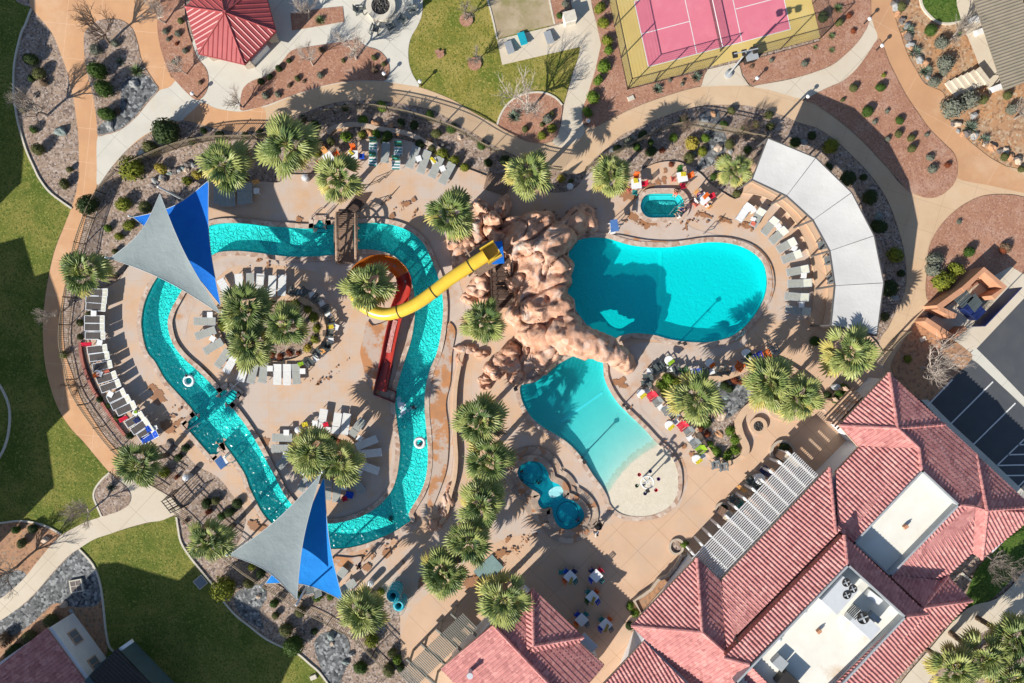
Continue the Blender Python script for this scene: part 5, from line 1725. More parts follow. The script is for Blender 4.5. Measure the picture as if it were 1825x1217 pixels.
# entry box, platform and props
eb = MB()
p = path[0] + Vector((0, 0, 0)) - base
dv = (path[0] - path[1]).normalized()
ang = math.atan2(dv.y, dv.x)
for off in (-.66, .66):
 eb.box((p.x + dv.x * .4 - dv.y * off, p.y + dv.y * .4 + dv.x * off, p.z + .5), (1.3, .1, 1.15), ang)
eb.box((p.x + dv.x * 1.05, p.y + dv.y * 1.05, p.z + .05), (.1, 1.4, .4), ang)
eb.box((p.x + dv.x * .4, p.y + dv.y * .4, p.z - .05), (1.3, 1.4, .1), ang)
eb.build('entry_tub', 'slide_yellow', sld)
sp = MB()
for i in (8, 22, 36, 46, 56, 68, 78, 88, 100, 112):
 p = full[i] - base
 if full[i].z > .6:
  sp.cyl((p.x, p.y, -.05), (p.x, p.y, p.z), .09, n=8)
sp.build('support', 'metal_grey', sld)
pf = thing('slide_platform', 'small blue and tan platform at the top of the yellow slide', 'platform', W(885, 455))
base = Vector(pf.location)
a = W(886, 450, 4.2) - base
MB().box((a.x, a.y, 4.1), (1.05, 1.9, .12), .1).build('blue_mat', 'sail_blue', pf)
a = W(862, 460, 4.0) - base
MB().box((a.x, a.y, 3.9), (2.4, 2.2, .12), R(32)).build('boards', 'wood', pf)
for sx, sy in ((-.9, -.9), (.9, -.9), (.9, .9), (-.9, .9)):
 MB().box((a.x + sx, a.y + sy, 1.95), (.2, .2, 3.9)).build('post', 'wood', pf)
for (q0, q1) in (((829, 443), (838, 458)), ((838, 465), (849, 482))):
 MB().bar(W(*q0, 5.6) - base, W(*q1, 5.6) - base, .12, .12).build('rail', 'wood_log', pf)

# ================================================================== BRIDGE
bg = thing('footbridge', 'arched timber footbridge with log rails over the lazy river', 'bridge', W(617, 425))
base = Vector(bg.location)
dk = MB()
n = 24
for k in range(n):
 t = (k + .5) / n
 p = W(617, 378 + t * 92)
 z = .25 + .75 * math.sin(t * math.pi) ** .8
 dk.box((p.x - base.x, p.y - base.y, z), (1.75, .19, .05))
dk.build('deck', 'wood', bg)
for px in (600, 634):
 rl = MB()
 pts = []
 for k in range(9):
  t = k / 8
  z = 1.35 + .75 * math.sin(t * math.pi) ** .8
  pts.append(W(px, 381 + t * 86, z) - base)
 rl.tube(pts, .13, 8)
 rl.build('log_rail', 'wood_log', bg)
 lo = MB()
 lo.tube([Vector((p.x, p.y, p.z - .55)) for p in pts], .06, 6)
 lo.build('lower_rail', 'wood_log', bg)
 for k in (0, 2, 4, 6, 8):
  p = pts[k]
  MB().cyl((p.x, p.y, p.z - 1.25), (p.x, p.y, p.z + .08), .11, n=8).build('post', 'wood_log', bg)
rt = thing('bridge_ramp', 'dark slatted timber ramp leading up to the footbridge', 'ramp', W(655, 362))
base = Vector(rt.location)
for k in range(12):
 p = W(650 - k * 2.2, 345 + k * 3.0)
 MB().box((p.x - base.x, p.y - base.y, .12 + .02 * k), (1.5, .14, .05), R(8)).build('slat', 'wood_dark', rt)
def handrail(label, pts, z=.95, m='metal_dark', drop=(0, -1), r=.03):
 P = [W(*p) for p in pts]
 o = thing('handrail', label, 'handrail', P[0])
 b = P[0]
 MB().tube([p - b + Vector((0, 0, z)) for p in P], r).build('rail', m, o)
 MB().tube([p - b + Vector((0, 0, z * .5)) for p in P], r * .7).build('mid_rail', m, o)
 for p in P[::2] if len(P) > 4 else P:
  MB().cyl(p - b, p - b + Vector((0, 0, z)), r).build('upright', m, o)
handrail('dark bent handrail on the ramp above the footbridge', [(640, 350), (652, 336), (676, 326), (688, 318)])
handrail('dark handrail along the ramp, right side of the bridge end', [(642, 378), (662, 372), (682, 366), (694, 352)])
handrail('looped chrome ladder rail left of the footbridge', [(560, 388), (566, 382), (572, 376), (578, 372)], .8, 'chrome')
handrail('looped chrome ladder rail nearest the footbridge', [(582, 388), (588, 380), (594, 374), (600, 368)], .8, 'chrome')
handrail('chrome handrail over the submerged corner steps of the river', [(328, 772), (342, 764), (356, 756), (362, 752)], .8, 'chrome')
handrail('chrome handrail over the river steps below the round planter', [(404, 706), (416, 694), (428, 682), (434, 678)], .8, 'chrome')
handrail('chrome ladder rail at the upper edge of the main pool', [(1252, 418), (1258, 412), (1268, 410), (1276, 398)], .85, 'chrome')
handrail('chrome ladder rail at the lower edge of the main pool', [(1306, 606), (1311, 600), (1318, 598), (1322, 590)], .85, 'chrome')
handrail('chrome rail standing in the small spa', [(1190, 384), (1200, 372), (1212, 366), (1228, 358)], .9, 'chrome')

# ================================================================== FENCES
def picket_fence(label, pts, h=1.55, gap=.17, m='fence_tan', mpost='metal_dark', bar=.028):
 P = [p for p in PX(pts, True, 0, 4, False)]
 o = thing('pool_fence', label, 'fence', (P[0].x, P[0].y, 0), group='metal picket fences around the pool area')
 b = P[0]
 Q = [(p - b) for p in P]
 MB().sweep(Q, .06, h - .06, h).sweep(Q, .05, .12, .17).sweep(Q, .045, h - .28, h - .24).build('rail', m, o)
 pk = MB()
 acc, nextp = 0.0, 0.0
 for i in range(len(Q) - 1):
  d = (Q[i + 1] - Q[i])
  l = d.length
  while nextp < acc + l:
   q = Q[i] + d * ((nextp - acc) / l)
   ang = math.atan2(d.y, d.x)
   vs = []
   c, s_ = math.cos(ang) * bar / 2, math.sin(ang) * bar / 2
   for z in (.06, h):
    for sx, sy in ((-1, -1), (1, -1), (1, 1), (-1, 1)):
     vs.append((q.x + sx * c - sy * s_, q.y + sx * s_ + sy * c, z))
   pk.add(vs, [(0, 1, 5, 4), (1, 2, 6, 5), (2, 3, 7, 6), (3, 0, 4, 7), (4, 5, 6, 7)])
   nextp += gap
  acc += l
 pk.build('pickets', m, o)
 acc, nextp = 0.0, 0.0
 for i in range(len(Q) - 1):
  d = Q[i + 1] - Q[i]
  l = d.length
  while nextp <= acc + l:
   q = Q[i] + d * ((nextp - acc) / l)
   MB().box((q.x, q.y, (h + .08) / 2), (.07, .07, h + .08), math.atan2(d.y, d.x)).build('post', mpost, o)
   nextp += 2.5
  acc += l
picket_fence('tan picket fence curving along the walk above the pools, left half', [(225, 305), (250, 294), (280, 280), (310, 268), (345, 258), (380, 252), (420, 250), (450, 250), (480, 245), (520, 230), (560, 214), (600, 202), (640, 196), (665, 196), (700, 201), (740, 210), (780, 222), (820, 238), (860, 262), (890, 276), (930, 292), (960, 300), (1000, 305)])
picket_fence('tan picket fence along the walk above the spa, right half', [(1042, 305), (1065, 290), (1095, 276), (1130, 258), (1165, 240), (1200, 229), (1230, 226), (1260, 230), (1300, 238), (1330, 246), (1362, 252)])
picket_fence('dark picket fence following the left walk past the lounger row', [(222, 310), (200, 332), (180, 360), (163, 400), (150, 440), (142, 480), (132, 530), (126, 570), (124, 610), (132, 650), (142, 690), (158, 720), (180, 752), (205, 785), (228, 810), (262, 842), (300, 868)], m='fence_tan')
picket_fence('dark picket fence from the left gate to the lower shade sail', [(318, 900), (350, 930), (375, 958), (410, 985), (440, 1010), (480, 1036), (520, 1062), (545, 1078), (580, 1095), (605, 1110), (640, 1128), (660, 1150), (690, 1180)], m='fence_tan')
picket_fence('picket fence beside the club house gate', [(1607, 590), (1588, 606), (1570, 628), (1556, 650)])
gt = thing('fence_gate', 'black framed gate and panel at the end of the left path', 'gate', W(322, 895))
base = Vector(gt.location)
for q0, q1 in (((306, 885), (322, 905)), ((322, 905), (338, 898)), ((308, 884), (324, 868))):
 a, b = W(*q0) - base, W(*q1) - base
 fr = MB()
 for z in (.1, 1.0, 1.8):
  fr.bar(a + Vector((0, 0, z)), b + Vector((0, 0, z)), .06, .06)
 for t in range(6):
  p = a.lerp(b, t / 5)
  fr.cyl((p.x, p.y, 0), (p.x, p.y, 1.9), .03, n=6)
 fr.build('gate_leaf', 'metal_dark', gt)

def mesh_fence(label, pts, h):
 P = [W(*p) for p in pts]
 o = thing('court_fence', label, 'fence', P[0], group='wire fences of the ball court')
 b = P[0]
 net = MB()
 for a, c in zip(P, P[1:]):
  d = (c - a)
  n = int(d.length / .22)
  for k in range(n + 1):
   p = a.lerp(c, k / n) - b
   net.cyl((p.x, p.y, .05), (p.x, p.y, h), .008, n=3, caps=False)
  for z in [.1 + .22 * i for i in range(int(h / .22))]:
   net.cyl(a - b + Vector((0, 0, z)), c - b + Vector((0, 0, z)), .008, n=3, caps=False)
  n = max(1, round(d.length / 3.0))
  for k in range(n + 1):
   p = a.lerp(c, k / n) - b
   MB().cyl((p.x, p.y, 0), (p.x, p.y, h + .05), .05, n=8).build('post', 'metal_dark', o)
  MB().tube([a - b + Vector((0, 0, h)), c - b + Vector((0, 0, h))], .035).build('top_rail', 'metal_dark', o)
 net.build('wire_mesh', 'metal_dark', o)
mesh_fence('dark wire fence along the left end of the yellow court', [(1118, 160), (1083, -8)], 2.7)
mesh_fence('dark wire fence along the lower side of the court, left of its gate', [(1118, 160), (1262, 122)], 2.7)
mesh_fence('dark wire fence along the lower side of the court, right of its gate', [(1320, 107), (1461, 69), (1447, 8)], 2.7)

# ball court net and its light
pn = thing('court_net', 'dark net with white top band across the pink court', 'net', cB + ux * 6.705 + uy * 3.05)
base = Vector(pn.location)
a, b = cB + ux * 6.705 - uy * .3 - base, cB + ux * 6.705 + uy * 6.4 - base
nn = MB()
for k in range(90):
 p = a.lerp(b, k / 89)
 nn.cyl((p.x, p.y, .03), (p.x, p.y, .9), .006, n=3, caps=False)
for z in [.06 + .075 * i for i in range(12)]:
 nn.cyl(a + Vector((0, 0, z)), b + Vector((0, 0, z)), .006, n=3, caps=False)
nn.build('mesh', 'metal_dark', pn)
MB().bar(a + Vector((0, 0, .93)), b + Vector((0, 0, .93)), .05, .06).build('band', 'white', pn)
for p in (a, b):
 MB().cyl((p.x, p.y, 0), (p.x, p.y, .98), .05, n=8).build('post', 'metal_dark', pn)
fl = thing('floodlight', 'tall dark floodlight mast with crossarm lamps beside the court', 'floodlight', W(1297, 134))
MB().cyl((0, 0, 0), (0, 0, 4.9), .09, .06, 10).build('mast', 'metal_grey', fl)
MB().bar((-1.0, -.1, 4.9), (1.0, .35, 4.9), .08, .08).build('crossarm', 'metal_grey', fl)
MB().lathe([(.34, 0), (.34, .3), (.15, .35)], (0, 0, 0), 10).build('base', 'metal_grey', fl)
for t in (-.9, -.1, .8):
 MB().box((t, -.1 + (t + 1) * .22 - .05, 4.78), (.4, .5, .18), .2).build('lamp', 'metal_dark', fl)
cbx = thing('equipment_case', 'dark grey equipment cabinet at the court gate', 'cabinet', W(1333, 107))
MB().box((0, 0, .5), (1.0, .75, 1.0), R(15), taper=.95).build('body', 'metal_dark', cbx)
MB().box((0, 0, 1.03), (1.1, .85, .06), R(15)).build('lid', 'metal_grey', cbx)

# ================================================================== PLANTER WALLS, FIRE PITS, LOW WALLS
def curb_wall(name, label, cat, pts, w, h, m, closed=True, smooth=True, fillm=None, capm=None):
 l = PX(pts, smooth, 0, 4, closed)
 o = thing(name, label, cat, (l[0].x, l[0].y, 0))
 q = [p - l[0] for p in l]
 MB().sweep(q, w, -.02, h, closed).build('wall', m, o)
 MB().sweep(q, w + .06, h, h + .06, closed).build('cap', capm or m, o)
 if fillm:
  f = fill([[Vector((p.x, p.y)) for p in q]], h - .12)
  if f.polygons[0].normal.z < 0:
   f.flip_normals()
  f.materials.append(MATS[fillm])
  link('soil', f, o)
 return o
PL1 = [(387, 568), (390, 590), (400, 614), (418, 634), (450, 645), (482, 648), (507, 648), (535, 641), (560, 622), (574, 602), (578, 586), (573, 564), (556, 544), (535, 533), (512, 530), (485, 532), (455, 538), (420, 545), (398, 553)]
PL2 = [(520, 800), (519, 785), (527, 773), (541, 767), (560, 764), (582, 769), (606, 775), (622, 783), (635, 800), (638, 820), (630, 842), (605, 854), (575, 856), (545, 848), (528, 828)]
PL3 = [(1165, 690), (1168, 678), (1185, 667), (1217, 671), (1251, 674), (1285, 673), (1317, 662), (1346, 647), (1372, 642), (1396, 650), (1425, 668), (1450, 690), (1461, 712), (1445, 735), (1410, 745), (1376, 738), (1369, 724), (1348, 720), (1328, 729), (1316, 748), (1315, 768), (1325, 789), (1325, 806), (1309, 821), (1294, 823), (1280, 818), (1262, 805), (1238, 765), (1211, 735), (1185, 711)]
curb_wall('planter', 'large oval tan planter holding three palms inside the river loop', 'planter', PL1, .5, .38, 'wall_cap', fillm='gravel')
curb_wall('planter', 'smaller round planter holding two palms near the lower sails', 'planter', PL2, .45, .38, 'wall_cap', fillm='soil')
curb_wall('planter', 'triangular planter with curved tan edge beside the coloured chairs', 'planter', PL3, .42, .36, 'wall_cap', fillm='gravel')
sheetz = .36 - .12 + .006
g_ = sheet('river_rock_bed', [PX([(1255, 690), (1285, 680), (1318, 672), (1335, 690), (1330, 715), (1310, 735), (1290, 745), (1270, 720)])], 'river_rock', z=sheetz)
curb_wall('seat_wall', 'curved tan seating wall around the small fire pit', 'wall', [(1372, 726), (1350, 718), (1328, 727), (1313, 750), (1316, 772), (1326, 795), (1322, 812)], .6, .5, 'wall_cap', closed=False)
curb_wall('low_wall', 'long low tan wall beside the river and the row of palms', 'wall', [(829, 617), (820, 650), (813, 690), (811, 740), (812, 780), (814, 815), (811, 850), (803, 880), (797, 910), (786, 930)], .28, .55, 'stucco', closed=False, capm='wall_cap')
curb_wall('low_wall', 'low rust red wall between the loungers and the left fence', 'wall', [(146, 610), (150, 640), (158, 668), (170, 695), (188, 722), (204, 746), (226, 775)], .18, .3, 'roof_tile_red', closed=False)
curb_wall('low_wall', 'curved pale block wall in the upper planting strip', 'wall', [(586, 240), (600, 228), (640, 224), (680, 232), (720, 238), (750, 250), (790, 272)], .35, .35, 'boulder_pale', closed=False)
curb_wall('planter', 'scalloped grey planter box in front of the club house', 'planter', [(1128, 1066), (1143, 1057), (1158, 1046), (1170, 1030), (1188, 1022), (1203, 1004), (1212, 987), (1230, 986), (1190, 1035), (1142, 1090)], .2, .6, 'stone_cap', smooth=False, fillm='soil')
curb_wall('planter', 'small rounded dark planter at the upper end of the white pergola', 'planter', [(1374, 812), (1374, 796), (1386, 786), (1402, 788), (1412, 800), (1408, 820), (1390, 824)], .2, .35, 'stone_cap', fillm='soil')
curb_wall('planter', 'small round gravel planter by the terrace corner', 'planter', [(1192, 975), (1196, 963), (1208, 960), (1216, 968), (1212, 982), (1200, 985)], .15, .3, 'stone_cap', fillm='gravel')
curb_wall('planter', 'small gravel planter at the lower end of the white pergola', 'planter', [(1274, 905), (1280, 897), (1292, 896), (1298, 906), (1290, 914), (1278, 914)], .15, .3, 'stone_cap', fillm='gravel')
pil = thing('stone_pillar', 'pale slanted topped pillar in the planter at the pergola end', 'pillar', W(1392, 812))
MB().box((0, 0, 1.2), (1.3, .7, 2.4), R(-32)).build('shaft', 'stucco', pil)
MB().box((0, 0, 2.45), (1.55, .85, .12), R(-32)).build('cap', 'stone_cap', pil)
pil = dup(pil, 'pale slanted topped pillar at the lower end of the pergola', W(1290, 912), 0)
def firepit(label, px, py, r, h, m, inner):
 o = thing('fire_pit', label, 'fire pit', W(px, py))
 MB().lathe([(r, 0), (r, h - .05), (r * 1.02, h), (inner, h), (inner, h - .25)], n=36).build('ring', m, o, False)
 b = MB()
 for i in range(90):
  a, q = random.uniform(0, 6.28), inner * math.sqrt(random.random()) * .93
  b.ball((q * math.cos(a), q * math.sin(a), h - .1), random.uniform(.05, .11), 1, .3, 3, i)
 b.lathe([(inner * .99, 0), (inner * .99, .01)], (0, 0, h - .14), 24)
 b.build('lava_rock', 'ash', o)
 return o
firepit('large round white fire pit ringed by dark chairs', 680, 14, 1.32, .5, 'kerb', .84)
firepit('small round tan fire pit in the curved seating wall', 1349, 758, .78, .45, 'wall_cap', .46)
# ================================================================== VEGETATION
def fan_leaf(mb, rng, az, el, lp, rf, nb, mi):
 """one palmate leaf: a stalk and a fan of narrow folded blades"""
 M_ = Matrix.Rotation(az, 3, 'Z') @ Matrix.Rotation(-el, 3, 'Y')
 roll = rng.uniform(-.5, .5)
 M2 = M_ @ Matrix.Rotation(roll, 3, 'X')
 hub = M_ @ Vector((lp, 0, 0)) + Vector((0, 0, -.06 * lp))
 w = M_ @ Vector((0, .025, 0))
 mb.add([w, -w, hub - w * .6, hub + w * .6], [(0, 1, 2, 3)], mi)
 spread = R(rng.uniform(46, 68))
 for k in range(nb):
  t = -1 + 2 * k / (nb - 1)
  a = t * spread
  L_ = rf * (1 - .34 * t * t) * rng.uniform(.88, 1.06)
  d = Vector((math.cos(a), math.sin(a), -.10 * abs(t) + rng.uniform(-.06, .06)))
  s_ = Vector((-math.sin(a), math.cos(a), 0))
  up = Vector((0, 0, 1))
  wd = rf * spread * 2 / nb * .40
  droop = rng.uniform(.10, .30)
  pts = []
  for u, ww, dz in ((.10, .25, .02), (.55, 1.0, .05), (.82, .6, -.02), (1.0, .06, -droop)):
   c = d * (L_ * u) + up * dz * L_
   pts += [c + s_ * wd * ww - up * wd * .5 * ww, c + up * wd * .35 * ww, c - s_ * wd * ww - up * wd * .5 * ww]
  vs = [hub + M2 @ p for p in pts]
  fs = []
  for r in range(3):
   for q in range(2):
    fs.append((r * 3 + q, r * 3 + q + 1, r * 3 + q + 4, r * 3 + q + 3))
  mb.add(vs, fs, mi)


def palm_crown(seed, n, mats_, bright):
 rng = random.Random(seed)
 mb = MB()
 for i in range(n):
  u = (i + .5) / n
  el = R(80 - 105 * u ** .8 + rng.uniform(-12, 12))          # young leaves stand up, old ones hang
  az = i * 2.39996 + rng.uniform(-.55, .55)
  lp = rng.uniform(.62, 1.05) * (.62 + .55 * min(1, u * 1.6))
  rf = rng.uniform(.95, 1.45) * (.72 + .33 * min(1, u * 2))
  x = rng.random()
  if u > .72:
   mi = (4 if x > .86 else 2) if x < (.60 if bright else .42) or x > .86 else 1
  elif u > .35:
   mi = 1 if x < (.8 if bright else .56) else 0
  else:
   mi = (1 if x < .55 else 0) if bright else (1 if x < .22 else (3 if x < .42 else 0))
  fan_leaf(mb, rng, az, el, lp, rf, 11, mi)
 # a few flower stalks
 for k in range(5):
  az = rng.uniform(0, 6.28)
  a = Vector((0, 0, .1))
  b = Vector((math.cos(az) * .9, math.sin(az) * .9, .75))
  c = Vector((math.cos(az) * 1.5, math.sin(az) * 1.5, .45))
  mb.tube([a, b, c], .018, 4, 2)
 return mb


def palm_builder(variant, bright, zc):
 def f(label, group):
  o = thing('palm_tree', label, 'palm', group=group)
  m = palm_crown(100 + variant, 34 + 3 * (variant % 3), None, bright).build('crown', ['palm_green', 'palm_bright', 'palm_yellow', 'palm_dark', 'palm_brown'], o)
  m.location = (0, 0, zc)
  t = MB()
  P = [Vector((.05 * math.sin(z), .04 * math.cos(z * 1.3), z)) for z in [zc * k / 12 for k in range(13)]]
  for a, b in zip(P, P[1:]):
   t.cyl(a, b + Vector((0, 0, .02)), .27 - .09 * a.z / zc, .24 - .09 * b.z / zc, 10, caps=False)
  t.lathe([(.17, zc - .9), (.36, zc - .5), (.30, zc - .1), (.10, zc + .1)], n=10)
  t.build('trunk', 'palm_trunk', o)
  return o
 return f
PALMS = [(512, 258, 54, 0, 'tall palm on the upper bank, right of the other palm by the fence'), (403, 295, 48, 0, 'palm on the upper bank just above the blue sail'), (602, 318, 44, 1, 'palm standing beside the top of the footbridge'), (804, 380, 47, 0, 'palm at the western edge of the rock heap'),
   (942, 310, 43, 1, 'bright palm in the half round bed above the rocks'), (1090, 312, 37, 1, 'bright palm left of the small spa'), (1310, 303, 31, 1, 'small yellowish palm at the tip of the white canopy'), (150, 485, 45, 0, 'palm at the left walk above the lounger row'),
   (655, 510, 45, 0, 'palm inside the coil of the water slide'), (862, 572, 40, 0, 'palm south of the yellow slide among the rocks'), (435, 551, 47, 0, 'upper left palm of three in the oval planter'), (510, 580, 42, 0, 'right palm of three in the oval planter'), (445, 614, 45, 0, 'bottom palm of three in the oval planter'),
   (556, 806, 46, 1, 'left palm of two in the small round planter'), (606, 824, 42, 1, 'right palm of two in the small round planter'), (248, 826, 43, 0, 'palm at the lower left walk near the black gate'), (375, 963, 41, 0, 'palm left of the lower grey shade sail'), (645, 1090, 45, 1, 'palm at the tip of the lower blue sail beside the tube racks'),
   (858, 750, 45, 0, 'uppermost palm of the row beside the low wall'), (871, 820, 47, 0, 'second palm from the top in the row beside the low wall'), (858, 896, 45, 0, 'third palm from the top in the row beside the low wall'), (838, 965, 42, 0, 'fourth palm from the top in the row beside the low wall'), (791, 1020, 42, 0, 'lowest palm of the row, left of the teal mat'),
   (898, 1066, 48, 1, 'palm overhanging the snack bar roof'), (1240, 710, 48, 1, 'palm in the middle of the triangular planter'), (1374, 682, 50, 1, 'upper palm of two at the right end of the triangular planter'), (1422, 708, 45, 1, 'lower palm of two at the right end of the triangular planter'), (1512, 626, 48, 1, 'palm at the foot of the white canopy near the club house'),
   (1700, 1192, 44, 1, 'leftmost palm of the bottom right clump'), (1754, 1168, 46, 1, 'middle palm of the bottom right clump'), (1806, 1140, 42, 0, 'uppermost palm of the bottom right clump'), (1800, 1205, 42, 0, 'palm at the very bottom right corner')]
PZ = {}
for i, (px, py, r, br, lab) in enumerate(PALMS):
 zc = 4.6 if r > 36 else 3.0
 v = i % 4
 p = W(px, py, zc)
 rad = r / S * (HC - zc) / HC
 sc = rad / 2.02
 zb = 0.0
 o = PR.put(('palm', v, br), palm_builder(v + 4 * br, br, 4.6), lab, (p.x, p.y, 0), i * 1.9, 'fan palms of the resort', (sc, sc, (zc / 4.6)))

# ---- shrubs
def leaf_ball(seed, n, r, flat=.85, leaf=.16, clipped=True):
 rng = random.Random(seed)
 mb = MB()
 mb.ball((0, 0, r * flat * .95), r * .84, 3, .18, 2.2, seed, (1, 1, flat))
 for i in range(n):
  z = rng.uniform(-.75, 1)
  a = rng.uniform(0, 2 * math.pi)
  q = math.sqrt(1 - z * z)
  d = Vector((q * math.cos(a), q * math.sin(a), z))
  bump_ = 1 + (.10 if clipped else .26) * noise.noise(d * 2.6 + Vector((seed, 0, 0)))
  k = r * bump_ * rng.uniform(.86, 1.05 if clipped else 1.18)
  c = Vector((d.x * k, d.y * k, d.z * k * flat + r * flat * .95))
  if c.z < 0:
   c.z = rng.uniform(0, .08)
  n_ = (d + Vector((rng.uniform(-.7, .7), rng.uniform(-.7, .7), rng.uniform(-.4, .9)))).normalized()
  t = n_.orthogonal().normalized()
  t = Matrix.Rotation(rng.uniform(0, 6.28), 3, n_) @ t
  b = n_.cross(t)
  s_ = leaf * r ** .5 * rng.uniform(.7, 1.3)
  mb.add([c - t * s_, c + b * s_ * .45 + n_ * s_ * .15, c + t * s_, c - b * s_ * .45 + n_ * s_ * .15], [(0, 1, 2, 3)])
 return mb


def shrub_builder(kind, v):
 def f(label, group):
  o = thing('shrub', label, 'shrub', group=group)
  clipped = kind in ('dark', 'olive', 'green')
  leaf_ball(v * 7 + len(kind), 620 if clipped else 360, 1.0, .85 if clipped else .8, .115 if clipped else .19, clipped).build('foliage', 'leaf_' + kind, o)
  st_ = MB()
  for k in range(4):
   a = k * 1.6
   st_.cyl((0, 0, -.02), (.3 * math.cos(a), .3 * math.sin(a), .6), .05, .02, 5)
  st_.build('stems', 'bark_dark', o)
  return o
 return f


def spike_builder(kind):
 def f(label, group):
  rng = random.Random(5)
  o = thing('agave', label, 'agave', group=group)
  mb = MB()
  for i in range(46):
   u = i / 46
   el = R(80 - 70 * u)
   az = i * 2.4
   l = rng.uniform(.85, 1.05)
   d = Vector((math.cos(az) * math.cos(el), math.sin(az) * math.cos(el), math.sin(el)))
   s_ = Vector((-math.sin(az), math.cos(az), 0)) * .075
   u_ = Vector((0, 0, -.04))
   mb.add([s_ * .6, u_, -s_ * .6, d * l * .5 + s_, d * l * .5 + u_, d * l * .5 - s_, d * l + Vector((0, 0, -.06))],
       [(0, 1, 4, 3), (1, 2, 5, 4), (3, 4, 6), (4, 5, 6)])
  mb.build('rosette', 'agave' if kind == 'grey' else 'agave_green', o)
  return o
 return f
KN = dict(dark='dark green', green='green', yellow='yellow green', olive='olive', red='rust red', grey='dry grey', gold='golden', lime='bright green', brown='brown', agave='grey green spiky', agreen='green spiky')
SH = {}   # area -> list


def shrubs(areaname, rows, group):
 """rows: (px, py, radius px, kind); the label counts along the area from its left or top"""
 byk = {}
 for r in rows:
  byk.setdefault(r[3], []).append(r)
 for kind, L_ in byk.items():
  w = max(p[0] for p in L_) - min(p[0] for p in L_)
  h = max(p[1] for p in L_) - min(p[1] for p in L_)
  ax = 0 if w >= h else 1
  L_.sort(key=lambda p: p[ax])
  n = len(L_)
  for i, (px, py, r, k) in enumerate(L_):
   noun = 'plant' if 'ag' in kind[:2] else 'shrub'
   if n == 1:
    lab = f'only {KN[kind]} {noun} {areaname}'
   elif i == 0:
    lab = f'{"leftmost" if ax == 0 else "topmost"} {KN[kind]} {noun} {areaname}'
   elif i == n - 1:
    lab = f'{"rightmost" if ax == 0 else "lowest"} {KN[kind]} {noun} {areaname}'
   else:
    lab = f'{ORD[i + 1]} {KN[kind]} {noun} from the {"left" if ax == 0 else "top"}, {areaname}'
   rad = r / S
   if kind in ('agave', 'agreen'):
    PR.put(('ag', kind), spike_builder('grey' if kind == 'agave' else 'green'), lab, W(px, py), i * 1.1, group, rad * 1.25)
   else:
    big = rad > .75
    zc = rad * .8
    p = W(px, py, zc)
    PR.put(('sh', kind, i % 2), shrub_builder(kind, i % 2), lab, (p.x, p.y, .0 if r[2:] else 0) if False else (p.x, p.y, 0), i * 2.3 + px, group, (rad * (1 + .16 * math.sin(px)), rad * (1 - .14 * math.sin(py)), rad * (1.25 if big else 1.1)))
G1 = 'shrubs in the planting beds'
shrubs('in the left bed inside the lawn kerb', [(55, 106, 12, 'dark'), (70, 131, 10, 'olive'), (60, 230, 7, 'green'), (68, 266, 12, 'olive'), (124, 302, 6, 'olive'), (115, 328, 9, 'olive'), (41, 196, 6, 'olive'), (78, 147, 6, 'brown'), (56, 140, 7, 'dark')], G1)
shrubs('in the pear shaped gravel island at the upper left', [(175, 127, 17, 'green'), (187, 159, 17, 'green'), (190, 203, 13, 'green'), (209, 198, 5, 'brown'), (246, 128, 13, 'agreen'), (216, 111, 9, 'agave'), (205, 77, 7, 'grey'), (170, 88, 9, 'grey')], G1)
shrubs('beside the pale path at the upper left', [(298, 236, 22, 'dark'), (268, 263, 13, 'olive'), (235, 300, 17, 'yellow'), (287, 300, 9, 'gold'), (158, 365, 17, 'dark'), (220, 363, 11, 'yellow'), (259, 369, 10, 'olive'), (230, 401, 9, 'yellow'), (212, 421, 7, 'yellow'), (192, 407, 6, 'lime'), (333, 322, 8, 'yellow'), (205, 448, 6, 'olive'), (351, 311, 8, 'gold')], G1)
shrubs('in the planting strip between fence and upper deck', [(363, 233, 7, 'dark'), (392, 243, 9, 'dark'), (437, 241, 7, 'olive'), (464, 238, 8, 'dark'), (342, 251, 7, 'dark'), (615, 192, 7, 'green'), (680, 189, 8, 'lime'), (647, 213, 7, 'lime'), (561, 223, 8, 'green'), (617, 243, 8, 'lime'), (645, 240, 7, 'yellow'), (671, 239, 8, 'lime'), (691, 242, 9, 'green'), (684, 253, 6, 'lime'),
  (574, 259, 9, 'brown'), (590, 252, 8, 'olive'), (565, 274, 6, 'yellow'), (575, 258, 6, 'olive'), (805, 229, 9, 'green'), (778, 238, 9, 'olive'), (858, 259, 9, 'green'), (748, 257, 8, 'dark'), (770, 266, 8, 'olive'), (788, 275, 9, 'yellow'), (809, 286, 9, 'yellow'), (828, 298, 8, 'yellow'), (766, 205, 8, 'green'), (738, 223, 8, 'dark'), (715, 218, 7, 'dark'), (540, 212, 7, 'dark'),
  (900, 285, 9, 'dark'), (925, 290, 7, 'olive'), (870, 290, 8, 'dark')], G1)
shrubs('in the red bed between gazebo and walk', [(573, 89, 5, 'brown'), (515, 108, 5, 'dark'), (497, 122, 6, 'dark'), (481, 137, 5, 'dark'), (465, 145, 6, 'dark'), (667, 103, 5, 'olive'), (684, 114, 5, 'olive'), (668, 124, 5, 'brown'), (612, 108, 4, 'olive'), (571, 134, 6, 'grey'), (530, 140, 5, 'olive'), (473, 170, 6, 'grey'), (495, 168, 5, 'grey'), (542, 145, 3, 'brown'), (516, 152, 4, 'brown')], G1)
shrubs('in the little red bed right of the gazebo', [(571, 38, 10, 'agreen')], G1)
shrubs('in the red bed left of the gazebo', [(322, 37, 5, 'olive'), (295, 55, 5, 'grey'), (317, 60, 5, 'grey'), (300, 70, 4, 'grey'), (330, 90, 5, 'grey'), (357, 147, 4, 'brown'), (311, 110, 5, 'grey'), (315, 78, 3, 'red')], G1)
